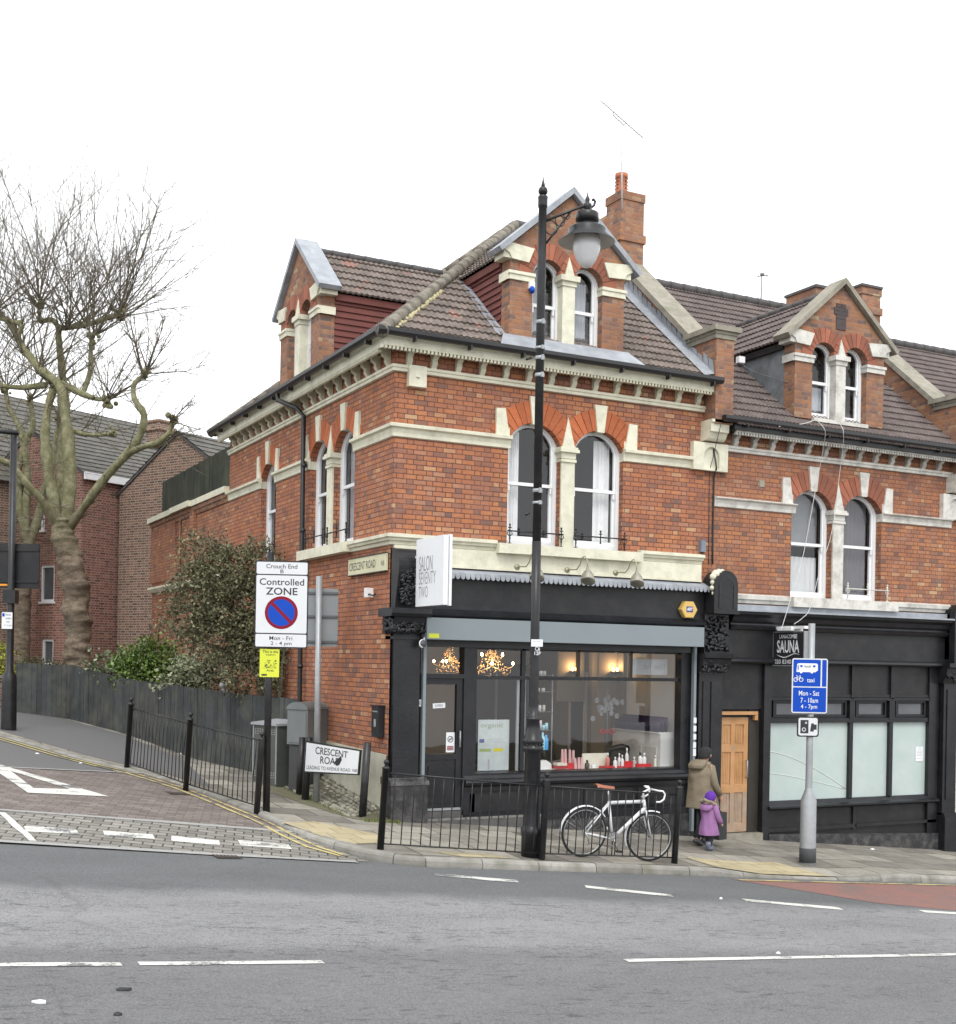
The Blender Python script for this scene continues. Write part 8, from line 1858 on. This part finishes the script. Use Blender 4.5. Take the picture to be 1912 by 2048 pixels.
def body(parent, h, pose, m):
    """one continuous figure; pose = dict of joints in units of height, x forward, y left"""
    J = []; Bn = []; Rr = []
    def j(p, r, par=None):
        J.append(tuple(c * h for c in p)); Rr.append(r * h)
        if par is not None: Bn.append((par, len(J) - 1))
        return len(J) - 1
    pel = j((0, 0, .52), .075); ch = j((.01, 0, .66), .075, pel); c2 = j((.0, 0, .78), .075, ch); nk = j((.01, 0, .845), .032, c2); hd0 = j(pose['head'][0], .05, nk); hd1 = j(pose['head'][1], .052, hd0)
    for s_ in ('L', 'R'):
        sh = j(pose['sh' + s_], .04, c2); el = j(pose['el' + s_], .028, sh); wr = j(pose['wr' + s_], .018, el); pm_ = j(pose['pm' + s_], .02, wr)
        w = Vector(pose['wr' + s_]); p = Vector(pose['pm' + s_]); d = (p - w).normalized(); sd = d.cross(Vector((0, 1, 0))).normalized()
        for q, ln in ((-.014, .026), (-.005, .034), (.005, .032), (.014, .024)):
            a = p + d * .012 + sd * q; b_ = a + d * ln * .6; c_ = b_ + (d * .5 + Vector((0, 0, -.2)) * .3).normalized() * ln * .5
            x = j(tuple(a), .0062, pm_); x = j(tuple(b_), .0055, x); j(tuple(c_), .0045, x)
        x = j(tuple(w + d * .012 + sd * .016 + Vector((0, .008, 0))), .007, wr); j(tuple(w + d * .03 + sd * .028 + Vector((0, .012, 0))), .0055, x)
        hp = j(pose['hp' + s_], .06, pel); kn = j(pose['kn' + s_], .036, hp); an = j(pose['an' + s_], .022, kn); j(pose['to' + s_], .02, an)
    return skinned('body', J, Bn, Rr, m, parent)
# woman in the olive parka
fa = GP(1402, 1690); fa = Vector((fa.x, fa.y, gz(fa.x, fa.y)))
H1 = (1692 - 1496) * dep_of(fa) / FPX
ad = thing('person', 'adult in an olive parka and dark hat walking past the pine door', 'person', tuple(fa), R(12))
pose = dict(head=[(.04, 0, .89), (.05, 0, .94)], shL=(.0, .11, .8), elL=(.03, .15, .64), wrL=(.12, .14, .53), pmL=(.15, .13, .5), shR=(.0, -.11, .8), elR=(.01, -.16, .64), wrR=(.09, -.16, .52), pmR=(.11, -.16, .485),
            hpL=(0, .05, .5), knL=(.09, .05, .28), anL=(.1, .05, .05), toL=(.17, .05, .025), hpR=(0, -.05, .5), knR=(-.02, -.05, .28), anR=(-.13, -.05, .07), toR=(-.07, -.05, .02))
body(ad, H1, pose, m_skin)
h = H1; m_parka = mat('olive_parka_cloth', (.2, .165, .115), .85, .15, 5, bs=.5, bscale=14, dirt=(.09, .075, .05), dscale=5, damt=.4)
loft('parka', [(.01 * h, 0, .385 * h, .175 * h, .165 * h), (.01 * h, 0, .42 * h, .172 * h, .162 * h), (.01 * h, 0, .5 * h, .158 * h, .152 * h), (.0, 0, .58 * h, .142 * h, .142 * h), (-.005 * h, 0, .66 * h, .13 * h, .14 * h), (-.01 * h, 0, .73 * h, .12 * h, .142 * h), (-.005 * h, 0, .79 * h, .1 * h, .135 * h), (.0, 0, .825 * h, .075 * h, .1 * h), (.015 * h, 0, .855 * h, .055 * h, .06 * h)], m_parka, ad, fold=.11, seed=2)
for s_, nm in ((-1, 'R'), (1, 'L')):
    a, b_, c_ = (Vector(pose[q + nm]) * h for q in ('sh', 'el', 'wr')); k = MB(); mid = (a + b_) / 2; m2 = (b_ + c_) / 2
    k.tube([a + Vector((0, -s_ * .03, .01)), a, mid, b_ + Vector((-.01, 0, 0)), m2, c_], [.06, .075, .068, .062, .055, .045], 12); k.build('sleeve', m_parka, ad)
loft('hood', [(-.1 * h, 0, .775 * h, .03 * h, .06 * h), (-.1 * h, 0, .79 * h, .06 * h, .09 * h), (-.085 * h, 0, .82 * h, .075 * h, .1 * h), (-.06 * h, 0, .85 * h, .07 * h, .095 * h), (-.045 * h, 0, .872 * h, .05 * h, .075 * h), (-.04 * h, 0, .875 * h, .02 * h, .04 * h)], m_parka, ad, fold=.1, seed=5)
m_hat = mat('charcoal_wool', (.022, .022, .025), .95, .2, 30, bs=.4)
loft('hat', [(.015 * h, 0, .885 * h, .05 * h, .06 * h), (.022 * h, 0, .91 * h, .062 * h, .066 * h), (.035 * h, 0, .95 * h, .066 * h, .068 * h), (.042 * h, 0, .98 * h, .056 * h, .058 * h), (.045 * h, 0, 1.0 * h, .025 * h, .03 * h)], m_hat, ad, fold=.03)
def face_bits(parent, cx_, cz_, s_, hairc):
    k = MB(); k.ball((cx_ + .062 * s_, 0, cz_ - .01 * s_), .014 * s_, 8, 6, (1, .7, 1.3)); k.ball((cx_ + .012 * s_, -.055 * s_, cz_), .016 * s_, 8, 6, (.6, .4, 1.2)); k.ball((cx_ + .012 * s_, .055 * s_, cz_), .016 * s_, 8, 6, (.6, .4, 1.2)); k.build('nose_and_ears', m_skin2, parent)
    k = MB()
    for y in (-.022, .022): k.ball((cx_ + .05 * s_, y * s_, cz_ + .012 * s_), .007 * s_, 8, 6)
    k.build('eye', m_ink, parent); k = MB(); k.box(cx_ + .05 * s_, cx_ + .056 * s_, -.016 * s_, .016 * s_, cz_ - .04 * s_, cz_ - .034 * s_); k.build('mouth', mat('lips', (.35, .1, .08), .5), parent)
face_bits(ad, .055 * h, .915 * h, 1.5, m_hat)
m_trs = mat('dark_trousers', (.02, .022, .03), .85, .2, 12)
for nm in 'LR':
    a, b_, c_ = (Vector(pose[q + nm]) * h for q in ('hp', 'kn', 'an')); k = MB(); k.tube([a, (a + b_) / 2, b_, (b_ + c_) / 2, c_ + Vector((0, 0, .03))], [.11, .095, .075, .065, .06], 10); k.build('trouser_leg', m_trs, ad)
    an, to = Vector(pose['an' + nm]) * h, Vector(pose['to' + nm]) * h; k = MB(); k.tube([an + Vector((-.05, 0, -.02)), an + Vector((0, 0, -.02)), (an + to) / 2 + Vector((0, 0, -.005)), to + Vector((.02, 0, 0)), to + Vector((.06, 0, -.005))], [.035, .05, .045, .04, .02], 10); k.build('shoe', mat('black_white_trainer', (.06, .06, .065), .6, .5, 40), ad)
bg_ = thing('shopping_bag', 'dark shopping bag carried in front of the adult beside the pine door', 'bag', (fa.x + .3, fa.y - .0, gz(fa.x + .3, fa.y) + .12), R(12))
k = MB(); k.box(-.1, .1, -.16, .16, 0, .46); k.build('bag_body', mat('black_bag', (.025, .028, .027), .5, .2), bg_); k = MB(); k.tube([(0, -.1, .46), (0, -.06, .58), (0, .06, .58), (0, .1, .46)], .008, 5); k.build('handle', m_ink, bg_)
# child in lilac
fc = GP(1417, 1701); fc = Vector((fc.x, fc.y, gz(fc.x, fc.y))); H2 = (1703 - 1584) * dep_of(fc) / FPX; h = H2
cd = thing('person', 'small child in a lilac hooded coat and purple hat holding on beside the adult', 'person', tuple(fc), R(18))
pose = dict(head=[(.03, 0, .85), (.05, 0, .91)], shL=(.0, .11, .74), elL=(.05, .15, .62), wrL=(.14, .13, .6), pmL=(.17, .13, .6), shR=(.0, -.11, .74), elR=(.02, -.16, .58), wrR=(.1, -.17, .47), pmR=(.125, -.17, .45),
            hpL=(0, .05, .42), knL=(.07, .05, .24), anL=(.09, .05, .07), toL=(.16, .05, .03), hpR=(0, -.05, .42), knR=(-.01, -.05, .23), anR=(-.08, -.05, .07), toR=(-.0, -.05, .03))
body(cd, h, pose, m_skin2)
m_lil = mat('lilac_coat_cloth', (.27, .13, .29), .8, .1, 6, bs=.5, bscale=18, dirt=(.2, .09, .22), dscale=6, damt=.3)
loft('coat', [(.0, 0, .265 * h, .175 * h, .165 * h), (.0, 0, .3 * h, .17 * h, .165 * h), (.0, 0, .42 * h, .145 * h, .15 * h), (.0, 0, .55 * h, .125 * h, .135 * h), (.0, 0, .68 * h, .115 * h, .13 * h), (.0, 0, .75 * h, .095 * h, .12 * h), (.01 * h, 0, .79 * h, .06 * h, .07 * h)], m_lil, cd, fold=.1, seed=1)
for s_, nm in ((-1, 'R'), (1, 'L')):
    a, b_, c_ = (Vector(pose[q + nm]) * h for q in ('sh', 'el', 'wr')); k = MB(); k.tube([a + Vector((0, -s_ * .02, .01)), a, (a + b_) / 2, b_, (b_ + c_) / 2, c_], [.04, .06, .055, .05, .047, .042], 12); k.build('sleeve', m_lil, cd)
loft('hood', [(-.1 * h, 0, .66 * h, .03 * h, .06 * h), (-.105 * h, 0, .69 * h, .065 * h, .1 * h), (-.09 * h, 0, .73 * h, .08 * h, .12 * h), (-.06 * h, 0, .775 * h, .085 * h, .125 * h), (-.05 * h, 0, .79 * h, .05 * h, .09 * h)], m_lil, cd, fold=.08, seed=3)
k = MB(); rnd = random.Random(6)
for i in range(26):
    a = tau * i / 26; q = Vector((-.045 + .1 * cos(a) * .95, .115 * sin(a), .8 - .05 * cos(a) * 1.0)) * h
    for j in range(3): k.ball(tuple(q + Vector((rnd.gauss(0, .008), rnd.gauss(0, .008), rnd.gauss(0, .008)))), rnd.uniform(.018, .026), 6, 4)
k.build('fur_trim', mat('grey_brown_fur', (.25, .21, .16), .95, .35, 50, bs=.8, bscale=90), cd)
loft('hat', [(.015 * h, 0, .845 * h, .075 * h, .085 * h), (.02 * h, 0, .87 * h, .088 * h, .092 * h), (.03 * h, 0, .92 * h, .092 * h, .094 * h), (.035 * h, 0, .965 * h, .075 * h, .076 * h), (.035 * h, 0, .99 * h, .04 * h, .04 * h), (.035 * h, 0, 1.0 * h, .015 * h, .015 * h)], mat('purple_wool_hat', (.1, .025, .3), .9, .1, 30, bs=.4), cd, fold=.02)
face_bits(cd, .05 * h, .85 * h, 1.25, m_hat)
for nm in 'LR':
    a, b_, c_ = (Vector(pose[q + nm]) * h for q in ('hp', 'kn', 'an')); k = MB(); k.tube([a, b_, c_ + Vector((0, 0, .03))], [.07, .055, .045], 10); k.build('trouser_leg', m_trs, cd)
    an, to = Vector(pose['an' + nm]) * h, Vector(pose['to' + nm]) * h; k = MB(); k.tube([an + Vector((0, 0, .09)), an + Vector((0, 0, .03)), an + Vector((0, 0, -.02)), (an + to) / 2, to + Vector((.03, 0, .0)), to + Vector((.05, 0, 0))], [.045, .045, .042, .036, .032, .015], 10); k.build('boot', mat('grey_blue_boot', (.13, .14, .19), .7, .35, 25), cd)
